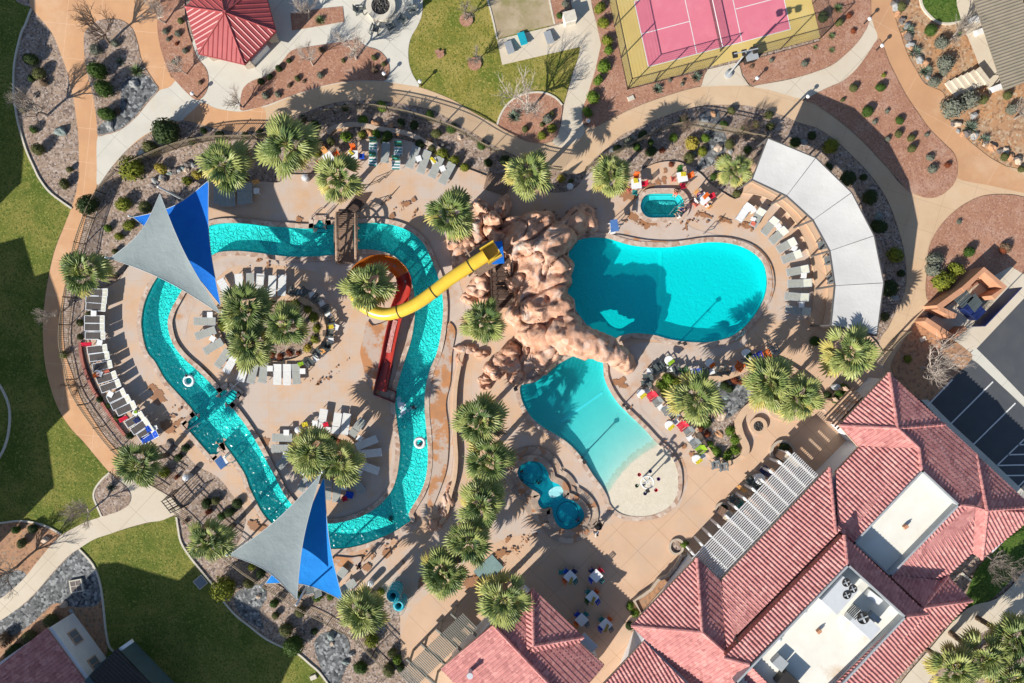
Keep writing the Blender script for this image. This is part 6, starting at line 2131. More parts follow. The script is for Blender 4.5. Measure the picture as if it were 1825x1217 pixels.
shrubs('in the tree bed at the lawn corner', [(984, 229, 8, 'yellow'), (966, 241, 8, 'yellow'), (984, 202, 5, 'olive'), (936, 230, 6, 'olive'), (916, 209, 13, 'agave'), (976, 212, 7, 'grey'), (966, 222, 5, 'olive')], G1)
shrubs('in the red strip left of the ball court', [(1069, 14, 9, 'yellow'), (1075, 40, 9, 'yellow'), (1082, 72, 8, 'yellow'), (1085, 89, 8, 'lime'), (1076, 118, 9, 'lime'), (1066, 143, 8, 'lime'), (1057, 173, 9, 'lime'), (1047, 200, 8, 'lime'), (1171, 160, 11, 'agave'), (1240, 139, 11, 'agave'), (1194, 143, 3, 'grey'), (1219, 143, 3, 'brown'), (1216, 150, 3, 'grey')], G1)
shrubs('beside the tan dirt court', [(997, 28, 6, 'green'), (1008, 7, 6, 'grey')], G1)
shrubs('right of the ball court', [(1467, 30, 9, 'dark'), (1496, 40, 7, 'olive'), (1491, 17, 10, 'agreen'), (1480, 66, 8, 'agreen'), (1480, 91, 7, 'agreen'), (1451, 86, 6, 'agreen'), (1521, 55, 4, 'red'), (1513, 28, 5, 'red'), (1434, 113, 5, 'grey'), (1375, 107, 4, 'grey'), (1340, 118, 3, 'brown')], G1)
shrubs('in the big red bed under the curved walk', [(1521, 157, 7, 'olive'), (1569, 156, 8, 'green'), (1546, 199, 9, 'green'), (1603, 215, 7, 'green'), (1601, 239, 7, 'olive'), (1624, 246, 7, 'olive'), (1625, 265, 8, 'olive'), (1582, 248, 5, 'grey'), (1657, 281, 6, 'grey'), (1662, 301, 7, 'grey'), (1559, 217, 4, 'grey'), (1581, 198, 4, 'grey'), (1689, 294, 5, 'red'), (1575, 134, 4, 'yellow'), (1652, 240, 4, 'grey'), (1502, 178, 4, 'olive')], G1)
shrubs('on the orange slope at the upper right', [(1616, 57, 13, 'agave'), (1628, 94, 13, 'agave'), (1647, 128, 13, 'agave'), (1727, 227, 13, 'agave'), (1751, 250, 11, 'agave'), (1659, 54, 10, 'green'), (1685, 112, 11, 'grey'), (1697, 194, 15, 'grey'), (1725, 179, 15, 'grey'), (1678, 76, 10, 'grey'), (1795, 170, 8, 'olive'), (1752, 178, 9, 'olive'), (1790, 280, 7, 'olive'), (1706, 62, 7, 'agreen'), (1665, 146, 9, 'grey'), (1606, 12, 8, 'olive'), (1682, 128, 8, 'grey'), (1803, 195, 9, 'grey'), (1820, 302, 6, 'olive')], G1)
shrubs('in the planting strip above the small spa', [(1200, 245, 7, 'lime'), (1160, 254, 6, 'green'), (1257, 246, 7, 'lime'), (1233, 255, 10, 'gold'), (1300, 257, 9, 'olive'), (1290, 222, 7, 'green'), (1328, 230, 7, 'green'), (1347, 222, 6, 'yellow'), (1373, 225, 7, 'olive'), (1333, 267, 7, 'green'), (1252, 270, 7, 'yellow'), (1228, 281, 9, 'olive'), (1281, 284, 6, 'brown'), (1272, 315, 7, 'green'), (1303, 197, 7, 'olive'), (1370, 205, 7, 'olive'), (1218, 213, 8, 'dark'), (1145, 240, 8, 'dark'), (1122, 254, 10, 'grey'), (1100, 265, 8, 'dark'), (1313, 345, 7, 'olive'), (1196, 293, 4, 'red'), (1180, 268, 5, 'red'), (1135, 262, 8, 'green'), (1160, 270, 10, 'dark')], G1)
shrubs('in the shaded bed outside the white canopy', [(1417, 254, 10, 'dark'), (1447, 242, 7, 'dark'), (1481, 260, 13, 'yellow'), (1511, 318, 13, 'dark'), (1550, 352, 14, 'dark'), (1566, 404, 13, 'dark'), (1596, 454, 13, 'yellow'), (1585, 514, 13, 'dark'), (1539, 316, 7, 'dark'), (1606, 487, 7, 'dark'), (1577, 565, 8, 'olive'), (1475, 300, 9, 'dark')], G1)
shrubs('in the round red bed by the refuse enclosure', [(1727, 449, 10, 'green'), (1704, 479, 11, 'yellow'), (1680, 501, 13, 'yellow'), (1692, 497, 10, 'yellow'), (1666, 462, 11, 'grey'), (1662, 480, 12, 'grey'), (1793, 441, 8, 'brown'), (1788, 446, 6, 'red'), (1709, 395, 4, 'grey')], G1)
shrubs('inside the oval planter', [(528, 540, 7, 'yellow'), (550, 551, 7, 'yellow'), (560, 565, 8, 'yellow'), (565, 585, 8, 'yellow'), (562, 605, 8, 'yellow'), (549, 621, 7, 'gold'), (398, 581, 8, 'yellow'), (484, 540, 5, 'red'), (515, 540, 5, 'red'), (485, 633, 5, 'red'), (500, 635, 6, 'red'), (516, 629, 6, 'red'), (532, 629, 5, 'red')], G1)
shrubs('inside the smaller round planter', [(615, 788, 6, 'yellow'), (605, 785, 5, 'red'), (565, 775, 11, 'dark'), (590, 783, 9, 'dark'), (630, 815, 6, 'dark')], G1)
shrubs('inside the triangular planter', [(1178, 686, 9, 'lime'), (1190, 675, 10, 'lime'), (1203, 680, 9, 'yellow'), (1186, 700, 9, 'yellow'), (1198, 712, 8, 'yellow'), (1195, 692, 9, 'lime'), (1214, 690, 8, 'green'), (1258, 752, 9, 'green'), (1301, 768, 8, 'lime'), (1310, 783, 8, 'lime'), (1310, 802, 8, 'lime'), (1296, 812, 8, 'lime'), (1277, 805, 8, 'lime'), (1264, 792, 6, 'lime'), (1248, 765, 6, 'red'), (1260, 773, 6, 'red'), (1309, 678, 6, 'red'), (1321, 681, 5, 'red'), (1291, 688, 8, 'dark'), (1300, 693, 8, 'dark'), (1440, 725, 9, 'green')], G1)
shrubs('around the club house terrace', [(1452, 608, 8, 'green'), (1123, 1080, 7, 'lime'), (1132, 1092, 6, 'lime'), (1220, 970, 6, 'lime'), (1397, 798, 9, 'dark'), (1475, 704, 8, 'dark'), (1496, 700, 8, 'green'), (1504, 692, 8, 'lime'), (1488, 712, 8, 'green'), (1289, 905, 5, 'dark'), (1618, 640, 6, 'yellow'), (1490, 590, 6, 'dark'), (1122, 1115, 8, 'dark')], G1)
shrubs('in the bottom left beds', [(53, 1136, 11, 'olive'), (91, 1106, 12, 'olive'), (27, 1163, 15, 'dark'), (3, 1189, 13, 'olive'), (29, 944, 8, 'green'), (59, 942, 8, 'dark'), (39, 968, 8, 'olive'), (200, 868, 9, 'agave'), (8, 1140, 10, 'brown')], G1)
shrubs('in the bed below the lower shade sails', [(399, 1049, 18, 'yellow'), (444, 1039, 11, 'olive'), (489, 1075, 9, 'green'), (491, 1097, 6, 'olive'), (510, 1122, 11, 'olive'), (524, 1149, 16, 'green'), (535, 1090, 9, 'olive'), (533, 1060, 6, 'green'), (566, 1064, 8, 'lime'), (589, 1063, 7, 'lime'), (662, 1142, 10, 'yellow'), (643, 1189, 12, 'green'), (693, 1194, 11, 'olive'), (699, 1163, 8, 'olive'), (707, 1176, 8, 'lime'), (714, 1190, 8, 'dark'), (449, 1010, 6, 'yellow'), (465, 1022, 8, 'dark'), (679, 1055, 6, 'yellow'), (560, 1125, 6, 'dark')], G1)
shrubs('between the black gate and the lower sails', [(292, 842, 9, 'yellow'), (113, 632, 6, 'lime'), (368, 897, 9, 'dark'), (384, 892, 7, 'olive'), (423, 897, 8, 'dark'), (410, 913, 9, 'dark'), (395, 920, 8, 'green'), (372, 912, 5, 'red'), (315, 850, 4, 'red'), (331, 798, 8, 'dark'), (330, 930, 4, 'red'), (345, 942, 4, 'red'), (318, 815, 7, 'dark'), (160, 560, 7, 'olive'), (143, 575, 7, 'olive'), (143, 600, 6, 'olive'), (178, 712, 6, 'dark'), (232, 776, 7, 'dark'), (195, 722, 5, 'green'), (210, 744, 6, 'olive')], G1)
shrubs('around the seats near the hot pool', [(890, 850, 0.1, 'grey')] if False else [(1018, 322, 5, 'olive'), (1000, 318, 6, 'gold')], G1)

# ---- bare winter trees
def bare_tree_builder(seed, h, m, spread, dense):
 def f(label, group):
  rng = random.Random(seed)
  o = thing('bare_tree', label, 'tree', group=group)
  tr, cr = MB(), MB()
  def grow(p, d, l, r, lev):
   q = p
   n = 3
   for i in range(n):
    d = (d + Vector((rng.uniform(-.22, .22), rng.uniform(-.22, .22), rng.uniform(-.02, .12)))).normalized()
    e = q + d * (l / n)
    (tr if lev < 2 else cr).cyl(q, e, r * (1 - .25 * i / n), r * (1 - .25 * (i + 1) / n), 6 if lev < 2 else (4 if lev < 4 else 3), caps=False)
    q = e
    if lev > 0 and lev < 4 and i < n - 1:
     sd = (d + Vector((rng.uniform(-1, 1), rng.uniform(-1, 1), rng.uniform(-.1, .7))) * .9).normalized()
     grow(q, sd, l * .55, r * .42, lev + 1 if lev > 1 else 3)
   if lev < 5:
    for k in range((dense if lev < 4 else 2) if lev else 5):
     a = rng.uniform(0, 6.28)
     sd = (d * (1.0 if lev else .55) + Vector((math.cos(a), math.sin(a), rng.uniform(-.05, .45))) * spread).normalized()
     grow(q, sd, l * rng.uniform(.62, .85), r * .58, lev + 1)
  grow(Vector((0, 0, -.05)), Vector((.05, 0, 1)), h * .28, h * .024, 0)
  tr.build('trunk', m, o)
  cr.build('branches', m, o)
  return o
 return f
TREES = [(197, 78, 5.6, 'bark_dark', 'large dark bare tree in the pear shaped gravel island'), (85, 205, 5.4, 'bark_grey', 'grey bare tree in the left bed inside the lawn kerb'), (333, 133, 2.8, 'bark_pale', 'small pale bare tree in the bed left of the gazebo'), (296, 42, 3.6, 'bark_pale', 'pale bare tree at the top of the bed left of the gazebo'),
   (434, 193, 3.2, 'bark_pale', 'pale bare tree at the left tip of the long red bed'), (558, 117, 3.4, 'bark_pale', 'pale bare tree in the middle of the long red bed'), (635, 106, 4.6, 'bark_pale', 'bare tree with long shadow at the right of the long red bed'), (551, 34, 3.4, 'bark_pale', 'pale bare tree in the little bed right of the gazebo'),
   (830, 37, 2.8, 'bark_grey', 'young bare tree ringed with soil, upper of two on the centre lawn'), (846, 113, 2.6, 'bark_grey', 'young bare tree ringed with soil, lower of two on the centre lawn'), (940, 202, 5.8, 'bark_pale', 'big pale many branched bare tree at the lawn corner'), (638, 190, 2.8, 'bark_pale', 'small pale bare tree by the fence above the loungers'),
   (103, 561, 2.8, 'bark_pale', 'small white bare tree over the left walk'), (1640, 655, 5.8, 'bark_pale', 'big pale bare tree beside the car park'), (1752, 985, 5.0, 'bark_grey', 'grey bare tree behind the club house at right'), (172, 902, 4.0, 'bark_pale', 'thin pale bare tree in the round gravel bed at lower left'),
   (30, 1010, 5.2, 'bark_grey', 'grey bare tree at the left edge by the curved path'), (1808, 212, 4.6, 'bark_grey', 'grey bare tree on the orange slope at the right edge'), (1690, 75, 4.0, 'bark_grey', 'thin grey bare tree left of the carport'), (1218, 235, 2.6, 'bark_dark', 'thin dark bare sapling in the strip above the spa, left'), (1325, 238, 2.6, 'bark_dark', 'thin dark bare sapling in the strip above the spa, right'), (150, 690, 3.0, 'bark_dark', 'thin dark sapling between fence and loungers on the left')]
for i, (px, py, h, m, lab) in enumerate(TREES):
 v = i % 3
 big = h > 5
 PR.put(('tree', v, m, big), bare_tree_builder(31 + v * 5 + big * 3, 5.0, m, .75 if big else .6, 3), lab, W(px, py), i * 1.7, 'bare winter trees', h / 5.0)
for px, py, lab in ((831, 37, 'upper'), (846, 115, 'lower')):
 c = W(px, py)
 sheet('tree_ring', [[Vector((c.x + .62 * math.cos(a), c.y + .62 * math.sin(a))) for a in [k * .35 for k in range(18)]]], 'redbed', z=.2)
c = W(783, 96)
sheet('bare_patch', [blotch(784, 97, 8, .8, 3.3)], 'redbed', z=.2)

# ---- boulders in the beds
BOULD = [(110, 235, 10, 'green', 'green grey boulder in the left bed'), (197, 225, 9, 'grey', 'bluish grey boulder at the foot of the pear shaped island'), (241, 150, 9, 'grey', 'grey boulder at the top of the dark rock patch'), (1280, 263, 9, 'pale', 'flat cream boulder in the rock stream above the spa'), (1271, 203, 6, 'orange', 'orange boulder at the top of the rock stream above the spa'), (1254, 217, 8, 'grey', 'grey boulder left of the rock stream above the spa'),
   (1302, 270, 5, 'grey', 'small grey boulder right of the rock stream above the spa'), (1236, 273, 4, 'green', 'small bluish boulder by the golden shrub above the spa'), (1284, 739, 11, 'pale', 'large pale boulder inside the triangular planter'), (1280, 772, 9, 'orange', 'orange boulder inside the triangular planter'), (1294, 707, 7, 'green', 'pale green boulder in the triangular planter rock patch'), (1293, 780, 5, 'grey', 'small white grey boulder in the triangular planter'),
   (1432, 254, 7, 'grey', 'shaded grey boulder in the upper canopy bed'), (1564, 387, 8, 'green', 'shaded boulder in the middle of the canopy bed'), (1593, 530, 7, 'grey', 'shaded boulder in the lower canopy bed'), (1734, 207, 7, 'grey', 'grey slab boulder on the orange slope'), (590, 1132, 8, 'green', 'greenish boulder at the top of the lower dark rock patch'), (627, 1165, 6, 'grey', 'grey boulder right of the lower dark rock patch'), (592, 1147, 4, 'pale', 'small pale boulder on the lower dark rock patch'),
   (617, 1180, 6, 'green', 'bluish boulder on the right rim of the lower dark rock patch'), (115, 1077, 7, 'pale', 'pale round boulder above the white walled house'), (128, 1089, 5, 'grey', 'small white boulder above the white walled house'), (82, 961, 7, 'pale', 'pale boulder by the curved path at the left edge'), (65, 170, 6, 'dark', 'dark boulder beside the grey bare tree on the left'), (668, 222, 9, 'orange', 'pinkish boulder in the shaded strip above the loungers'), (696, 228, 8, 'orange', 'second pinkish boulder in the shaded strip above the loungers'),
   (820, 245, 5, 'pale', 'small pale boulder in the strip right of the grey loungers'), (462, 1062, 5, 'pale', 'small cream boulder on the rock patch below the sails'), (470, 1050, 4, 'green', 'small green grey boulder on the rock patch below the sails'), (1092, 268, 7, 'grey', 'white grey boulder at the left of the strip above the spa'), (1108, 258, 6, 'pale', 'pale boulder in the left of the strip above the spa'), (306, 790, 8, 'dark', 'dark boulder by the wet step near the left gate')]
def boulder_builder(m, v):
 def f(label, group):
  o = thing('boulder', label, 'boulder', group=group)
  MB().ball((0, 0, .25), 1, 3, .45, 1.3, v * 5.5 + len(m), (1, .72, .62)).build('stone', 'boulder_' + m, o)
  return o
 return f
for i, (px, py, r, m, lab) in enumerate(BOULD):
 PR.put(('bo', m, i % 2), boulder_builder(m, i % 2), lab, W(px, py), i * 1.3, 'boulders in the planting beds', r / S)
# rows of edging stones, each one its own thing
def stone_row(lab, path, n, r, mats_, jit=.25):
 l = PX(path, True, 0, 6, False)
 cum = [0]
 for a, b in zip(l, l[1:]):
  cum.append(cum[-1] + (b - a).length)
 for i in range(n):
  t = cum[-1] * (i + .5) / n
  k = max(j for j in range(len(cum)) if cum[j] <= t)
  k = min(k, len(l) - 2)
  q = l[k].lerp(l[k + 1], (t - cum[k]) / max(1e-6, cum[k + 1] - cum[k]))
  m = mats_[i % len(mats_)]
  o = PR.put(('bo', m, i % 2), boulder_builder(m, i % 2), lab if False else f'{lab}, {ORD[i + 1]} in line', (q.x + random.uniform(-jit, jit), q.y + random.uniform(-jit, jit), 0), i * 2.1, 'edging stones', r * random.uniform(.7, 1.35))
stone_row('edging stone on the upper orange slope', [(1594, 5), (1602, 30), (1612, 48), (1622, 75), (1634, 105), (1648, 118), (1655, 140), (1668, 150)], 20, .34, ['dark', 'grey', 'orange', 'dark'])
stone_row('edging stone on the lower orange slope', [(1690, 200), (1702, 218), (1722, 240), (1742, 245), (1762, 262), (1790, 272), (1818, 290)], 20, .30, ['grey', 'orange', 'dark', 'pale'])
stone_row('loose stone above the upper blue sail', [(268, 335), (280, 322), (296, 312), (315, 305), (332, 300), (345, 292)], 14, .28, ['dark', 'grey', 'green', 'pale'])
stone_row('bank stone above the grey upper loungers', [(600, 232), (640, 230), (680, 234), (715, 240), (745, 246), (775, 256), (800, 272)], 16, .30, ['orange', 'pale', 'dark', 'pale'])
# ================================================================== FURNITURE
def lounger_builder(sling, back, frame, backang):
 """2 m sun lounger along +x (head end at +x), origin at its middle on the floor"""
 def f(label, group):
  o = thing('sun_lounger', label, 'sun lounger', group=group)
  fr = MB()
  for y in (-.33, .33):
   fr.bar((-.98, y, .33), (.36, y, .33), .05, .05)
  fr.bar((-.98, -.33, .33), (-.98, .33, .33), .05, .05).bar((.36, -.33, .33), (.36, .33, .33), .05, .05)
  fr.build('frame', frame, o)
  for x in (-.85, .30):
   for y in (-.33, .33):
    MB().bar((x, y, 0), (x, y, .33), .05, .05).build('leg', frame, o)
  s = MB()
  n = 5
  for k in range(n):
   x0_, x1_ = -.96 + 1.28 * k / n, -.96 + 1.28 * (k + 1) / n
   s.box(((x0_ + x1_) / 2, 0, .352 - .012 * math.sin(math.pi * (k + .5) / n)), (x1_ - x0_ - .004, .62, .02))
  s.build('seat', sling, o)
  b = MB()
  a = R(backang)
  p0, p1 = Vector((.38, 0, .36)), Vector((.38 + .68 * math.cos(a), 0, .36 + .68 * math.sin(a)))
  b.bar(p0, p1, .64, .03)
  bk = b.build('backrest', back, o)
  bf = MB()
  for y in (-.34, .34):
   bf.bar(p0 + Vector((0, y, 0)), p1 + Vector((0, y, 0)), .045, .045)
  bf.bar(p1 + Vector((0, -.34, 0)), p1 + Vector((0, .34, 0)), .045, .045)
  if backang > 10:
   bf.bar((.30, 0, .30), (p0 + (p1 - p0) * .6), .04, .04)
  bf.build('back_frame', frame, o)
  return o
 return f
LT = {'w': ('sling_white', 'sling_white', 'frame_white', 2), 'g': ('sling_grey', 'sling_grey', 'frame_grey', 2), 'u': ('sling_grey', 'sling_pale', 'frame_grey', 38),
   'd': ('sling_charcoal', 'sling_pale', 'frame_white', 33), 'b': ('cloth_blue', 'cloth_blue', 'frame_white', 20), 't': ('cloth_white', 'cloth_white', 'frame_grey', 38), 's': ('plastic_teal', 'plastic_teal', 'frame_white', 30)}


def lounger(f, h, t, label, group):
 a, b = W(*f, DZ + .35), W(*h, DZ + .35)
 d = b - a
 c = (a + b) / 2
 L_ = 1.95 if t in 'wg' else 1.9
 # scale the length gently to the measured one
 k = max(.88, min(1.12, d.length / L_))
 PR.put(('lounger', t), lounger_builder(*LT[t]), label, (c.x, c.y, DZ), math.atan2(d.y, d.x), group, (k, 1.0, 1.0))


def tl(ox, oy, sc):
 return lambda x, y: (ox + x / sc, oy + y / sc)
q = tl(140, 500, 7.606)
q2 = tl(140, 640, 7.606)
ROW = [(q(105, 160), q(430, 165)), (q(105, 245), q(415, 268)), (q(105, 345), q(400, 370)), (q(85, 525), q(385, 528)), (q(85, 630), q(385, 632)), (q(95, 745), q(395, 745)), (q(125, 945), q(420, 910)), (q(150, 1050), q(450, 1010)), (q2(195, 115), q2(485, 60)),
    (q2(255, 290), q2(545, 200)), (q2(305, 410), q2(595, 310)), (q2(400, 550), q2(660, 430)), (q2(455, 650), q2(725, 515)), (q2(525, 725), q2(800, 600)), (q2(650, 890), q2(905, 740)), (q2(730, 985), q2(970, 820)), (q2(815, 1060), q2(1030, 915)), (q2(865, 1110), q2(1070, 1000))]
GL = 'dark seated loungers lined up along the left fence'
for i, (f, h) in enumerate(ROW):
 n_ = len(ROW)
 lab = 'topmost charcoal lounger with pale raised back in the left curved row' if i == 0 else ('lowest lounger of the left curved row, spread with blue towel' if i == n_ - 1 else f'charcoal lounger with pale raised back, {ORD[i + 1]} from the top of the left curved row')
 lounger(f, h, 'b' if i == n_ - 1 else 'd', lab, GL)
P1 = tl(330, 470, 7.606)
P2 = tl(450, 460, 7.606)
P3 = tl(400, 600, 8.295)
OV = [(P1(120, 778), P1(400, 782), 'g', 'grey flat lounger left of the oval planter, uppermost of that side'), (P1(142, 985), P1(400, 900), 'g', 'grey flat lounger left of the oval planter, second from the top'), (P1(260, 1190), P1(490, 1055), 'g', 'grey flat lounger left of the oval planter, third from the top'),
   ((389, 650), (404, 629), 'g', 'grey flat lounger lower left of the oval planter beside the palm'), ((404, 660), (417, 638), 'w', 'white flat lounger lower left of the oval planter beside the palm'),
   (P1(470, 215), P1(600, 440), 'w', 'white tilted lounger at the left end of the row above the oval planter'), (P1(720, 140), P1(745, 395), 'w', 'white lounger second from the left above the oval planter'), (P1(880, 130), P1(880, 395), 'g', 'grey lounger third from the left above the oval planter'), (P1(1020, 150), P1(1000, 405), 'w', 'white lounger fourth from the left above the oval planter'),
   (P2(108, 222), P2(88, 462), 'w', 'white lounger fifth from the left above the oval planter'), (P2(272, 240), P2(258, 505), 'w', 'white lounger second from the right above the oval planter'), (P2(405, 230), P2(395, 495), 'w', 'white lounger at the right end above the oval planter'),
   (P3(250, 605), P3(300, 440), 'w', 'white lounger at the left end of the row below the oval planter'), (P3(390, 645), P3(440, 455), 'g', 'grey lounger second from the left below the oval planter'), (P3(555, 660), P3(590, 420), 'g', 'grey lounger third from the left below the oval planter'), (P3(780, 705), P3(785, 420), 'w', 'white lounger third from the right below the oval planter'), (P3(925, 712), P3(925, 420), 'w', 'white lounger second from the right below the oval planter'), (P3(1068, 695), P3(1050, 420), 'g', 'grey lounger at the right end below the oval planter')]
for f, h, t, lab in OV:
 lounger(f, h, t, lab, 'flat loungers around the oval planter')
P4 = tl(470, 710, 6.087)
RD = [((95, 425), (295, 425), 'g', 'upper grey lounger left of the smaller round planter'), ((88, 545), (285, 545), 'g', 'lower grey lounger left of the smaller round planter'), ((165, 740), (290, 600), 'g', 'grey lounger half hidden by palm left of the round planter'), ((410, 965), (485, 850), 'g', 'grey lounger below the round planter left of the grey sail'), ((510, 925), (575, 825), 'w', 'white lounger below the round planter half under the grey sail'),
   ((685, 1090), (700, 905), 'g', 'bluish lounger below the round planter beside the bright blue sail'), ((785, 1115), (800, 925), 'g', 'bluish lounger straight below the smaller round planter'), ((1075, 1015), (960, 860), 'g', 'shaded lounger lower right of the smaller round planter'), ((1245, 790), (1030, 715), 'w', 'shaded lounger right of the round planter, lowest of three'), ((1275, 583), (1045, 607), 'w', 'shaded lounger right of the round planter, middle of three'),
   ((1225, 438), (1015, 520), 'w', 'shaded lounger right of the round planter, uppermost of three'), ((1070, 235), (965, 385), 'g', 'grey lounger upper right of the smaller round planter'), ((905, 165), (872, 380), 'w', 'white lounger above the round planter, rightmost of three'), ((808, 160), (775, 372), 'w', 'white lounger above the round planter, middle of three'), ((655, 120), (620, 320), 'w', 'white lounger above the round planter, leftmost of three')]
for f, h, t, lab in RD:
 lounger(P4(*f), P4(*h), t, lab, 'flat loungers around the smaller round planter')
P5 = tl(690, 230, 11.06)
P6 = tl(560, 230, 7.606)
for f, h, t, lab in ((P5(425, 755), P5(582, 365), 'g', 'grey lounger, leftmost of four on the upper deck'), (P5(650, 855), P5(800, 450), 'g', 'grey lounger, second from left of four on the upper deck'), (P5(870, 945), P5(1050, 575), 'g', 'grey lounger, second from right of four on the upper deck'), (P5(1070, 1065), P5(1275, 690), 'g', 'grey lounger, rightmost of four on the upper deck'),
      (P6(955, 430), P6(975, 215), 'g', 'single pale blue grey lounger between the two green pairs')):
 lounger(f, h, t, lab, 'loungers on the upper deck')
P7 = tl(1290, 320, 8.695)
P8 = tl(1380, 420, 7.606)
TR = [(P7(230, 630), P7(390, 395), 't'), (P7(450, 715), P7(585, 470), 'u'), (P7(620, 835), P7(795, 610), 'u'), (P7(735, 965), P7(945, 770), 'u'), (P8(55, 190), P8(260, 75), 'u'), (P8(110, 335), P8(345, 240), 'u'), (P8(175, 500), P8(445, 450), 'u'), (P8(190, 650), P8(485, 640), 'u'), (P8(150, 815), P8(445, 840), 'u'), (P8(160, 995), P8(470, 1035), 'u')]
for i, (f, h, t) in enumerate(TR):
 lounger(f, h, t, 'lounger draped with white towel at the upper end of the right terrace row' if i == 0 else (f'grey lounger with raised pale back, {ORD[i + 1]} from the top of the right terrace row' if i < 9 else 'lowest grey lounger with raised back in the right terrace row'), 'raised loungers along the right terrace')
# shaded loungers under the upper blue sail and lower sails
for k, (x, y) in enumerate(((388, 345), (398, 350), (412, 350), (430, 347), (442, 345))):
 lounger((x, y + 16), (x, y - 16), 'g', f'shaded grey lounger under the palm beside the blue sail, {ORD[k + 1]} from the left', 'shaded loungers beside the upper blue sail')
for k, (f, h) in enumerate((((612, 1018), (598, 1036)), ((628, 1040), (610, 1052)), ((560, 1040), (566, 1052)), ((548, 1034), (552, 1046)))):
 lounger(f, h, 'u', ('grey lounger right of the bright blue sail, upper', 'grey lounger right of the bright blue sail, lower', 'lounger peeping out below the bright blue sail, right', 'lounger peeping out below the bright blue sail, left')[k], 'loungers under the lower sails')


# ---- low side tables
def table_builder(m):
 def f(label, group):
  o = thing('side_table', label, 'side table', group=group)
  MB().box((0, 0, .43), (.5, .5, .04)).build('table_top', m, o)
  for x in (-.2, .2):
   for y in (-.2, .2):
    MB().box((x, y, .2), (.05, .05, .41)).build('leg', m, o)
  return o
 return f
GT = 'low square side tables between the seats'
TB = [(*q(205, 445), 0, 'white side table below the third lounger of the left row'), (*q(285, 840), .2, 'white side table by the red towel in the left row'), (*q2(285, 195), .35, 'white side table between loungers nine and ten of the left row'), (*q2(430, 475), .5, 'white side table above the twelfth lounger of the left row'), (*q2(770, 725), .6, 'white side table with yellow green bag in the left row'),
   (*P1(335, 690), 0, 'white side table at the upper left lounger of the oval planter'), (*P1(370, 1015), .5, 'white side table between the left loungers of the oval planter'), (*P1(1085, 370), 0, 'white side table between the fourth and fifth loungers above the oval planter'), (*P2(170, 450), 0, 'white side table between the fifth and sixth loungers above the oval planter'), (*P3(675, 470), 0, 'white side table in the middle of the row below the oval planter'), (*P3(1155, 510), 0, 'white side table at the right end below the oval planter'),
   (*P4(555, 270), .1, 'white side table above the round planter beside the yellow towel'), (*P4(695, 340), .1, 'white side table above the round planter beside the red towel'), (*P4(245, 370), 0, 'white side table left of the smaller round planter, upper'), (*P4(235, 620), .2, 'white side table left of the smaller round planter, lower'), (*P4(1040, 435), .6, 'shaded side table upper right of the smaller round planter'), (*P4(1035, 805), .5, 'shaded side table lower right of the smaller round planter'), (*P4(872, 962), .1, 'shaded side table straight below the smaller round planter'), (*P4(430, 800), .6, 'white side table below the round planter at the grey sail'),
   (*P5(620, 580), -.35, 'white side table between the first two grey upper deck loungers'), (*P5(1090, 775), -.4, 'white side table between the last two grey upper deck loungers'), (*P5(920, 625), -.4, 'white side table with yellow towel between the middle upper deck loungers'), (*P6(815, 325), 0, 'white side table between the left pair of green chairs'), (*P6(1120, 372), 0, 'white side table between the right pair of green chairs'),
   (*P7(455, 470), -.5, 'white side table beside the towelled lounger on the right terrace'), (*P7(850, 725), -.6, 'white side table between third and fourth right terrace loungers'), (*P8(270, 170), .4, 'white side table between fifth and sixth right terrace loungers'), (*P8(400, 540), .1, 'white side table between seventh and eighth right terrace loungers'), (*P8(370, 935), 0, 'bluish shaded side table at the bottom of the right terrace'), (457, 340, 0, 'white side table right of the shaded loungers at the blue sail')]
for i, (x, y, rz, lab) in enumerate(TB):
 PR.put('stable', table_builder('white'), lab, (*W(x, y, DZ + .43).xy, DZ), -rz, GT)


# ---- low armchairs
def chair_builder(m):
 """low slatted pool chair facing +x"""
 def f(label, group):
  o = thing('pool_chair', label, 'chair', group=group)
  s = MB()
  for k in range(5):
   x = -.20 + .115 * k
   s.box((x, 0, .34 + .03 * k / 4), (.10, .52, .025))
  s.build('seat', m, o)
  b = MB()
  for k in range(5):
   y = -.22 + .11 * k
   b.bar((-.24, y, .33), (-.52, y * 1.06, .92), .09, .025)
  b.build('backrest', m, o)
  for y in (-.33, .33):
   MB().box((.0, y, .56), (.68, .12, .03)).build('armrest', m, o)
   MB().bar((.30, y, 0), (.30, y, .55), .06, .08).build('leg', m, o)
   MB().bar((-.42, y, 0), (-.30, y, .55), .06, .08).build('leg', m, o)
  return o
 return f


def chair(x, y, tx, ty, colour, label, group, z=None):
 """at pixel x,y looking towards pixel tx,ty"""
 z = DZ if z is None else z
 p, t = W(x, y, z + .4), W(tx, ty, z + .4)
 d = t - p
 PR.put(('chair', colour), chair_builder('plastic_' + colour), label, (p.x, p.y, z), math.atan2(d.y, d.x), group)
GA = 'low plastic chairs along the triangular planter'
P9 = tl(1130, 600, 6.759)
CN = dict(slate='dark slate', green='green', blue='blue', orange='orange', red='red', grey='grey', lime='lime green', teal='teal', navy='navy')
arc = [(130, 580, 'slate'), (150, 500, 'slate'), (240, 385, 'slate'), (298, 352, 'slate'), (365, 360, 'slate'), (510, 392, 'slate'), (600, 408, 'green'), (760, 424, 'blue'), (850, 410, 'slate'), (1030, 405, 'slate'), (1118, 395, 'slate'), (1270, 352, 'orange'), (1370, 292, 'slate'), (1495, 232, 'blue'), (1590, 212, 'orange'), (1685, 148, 'grey')]
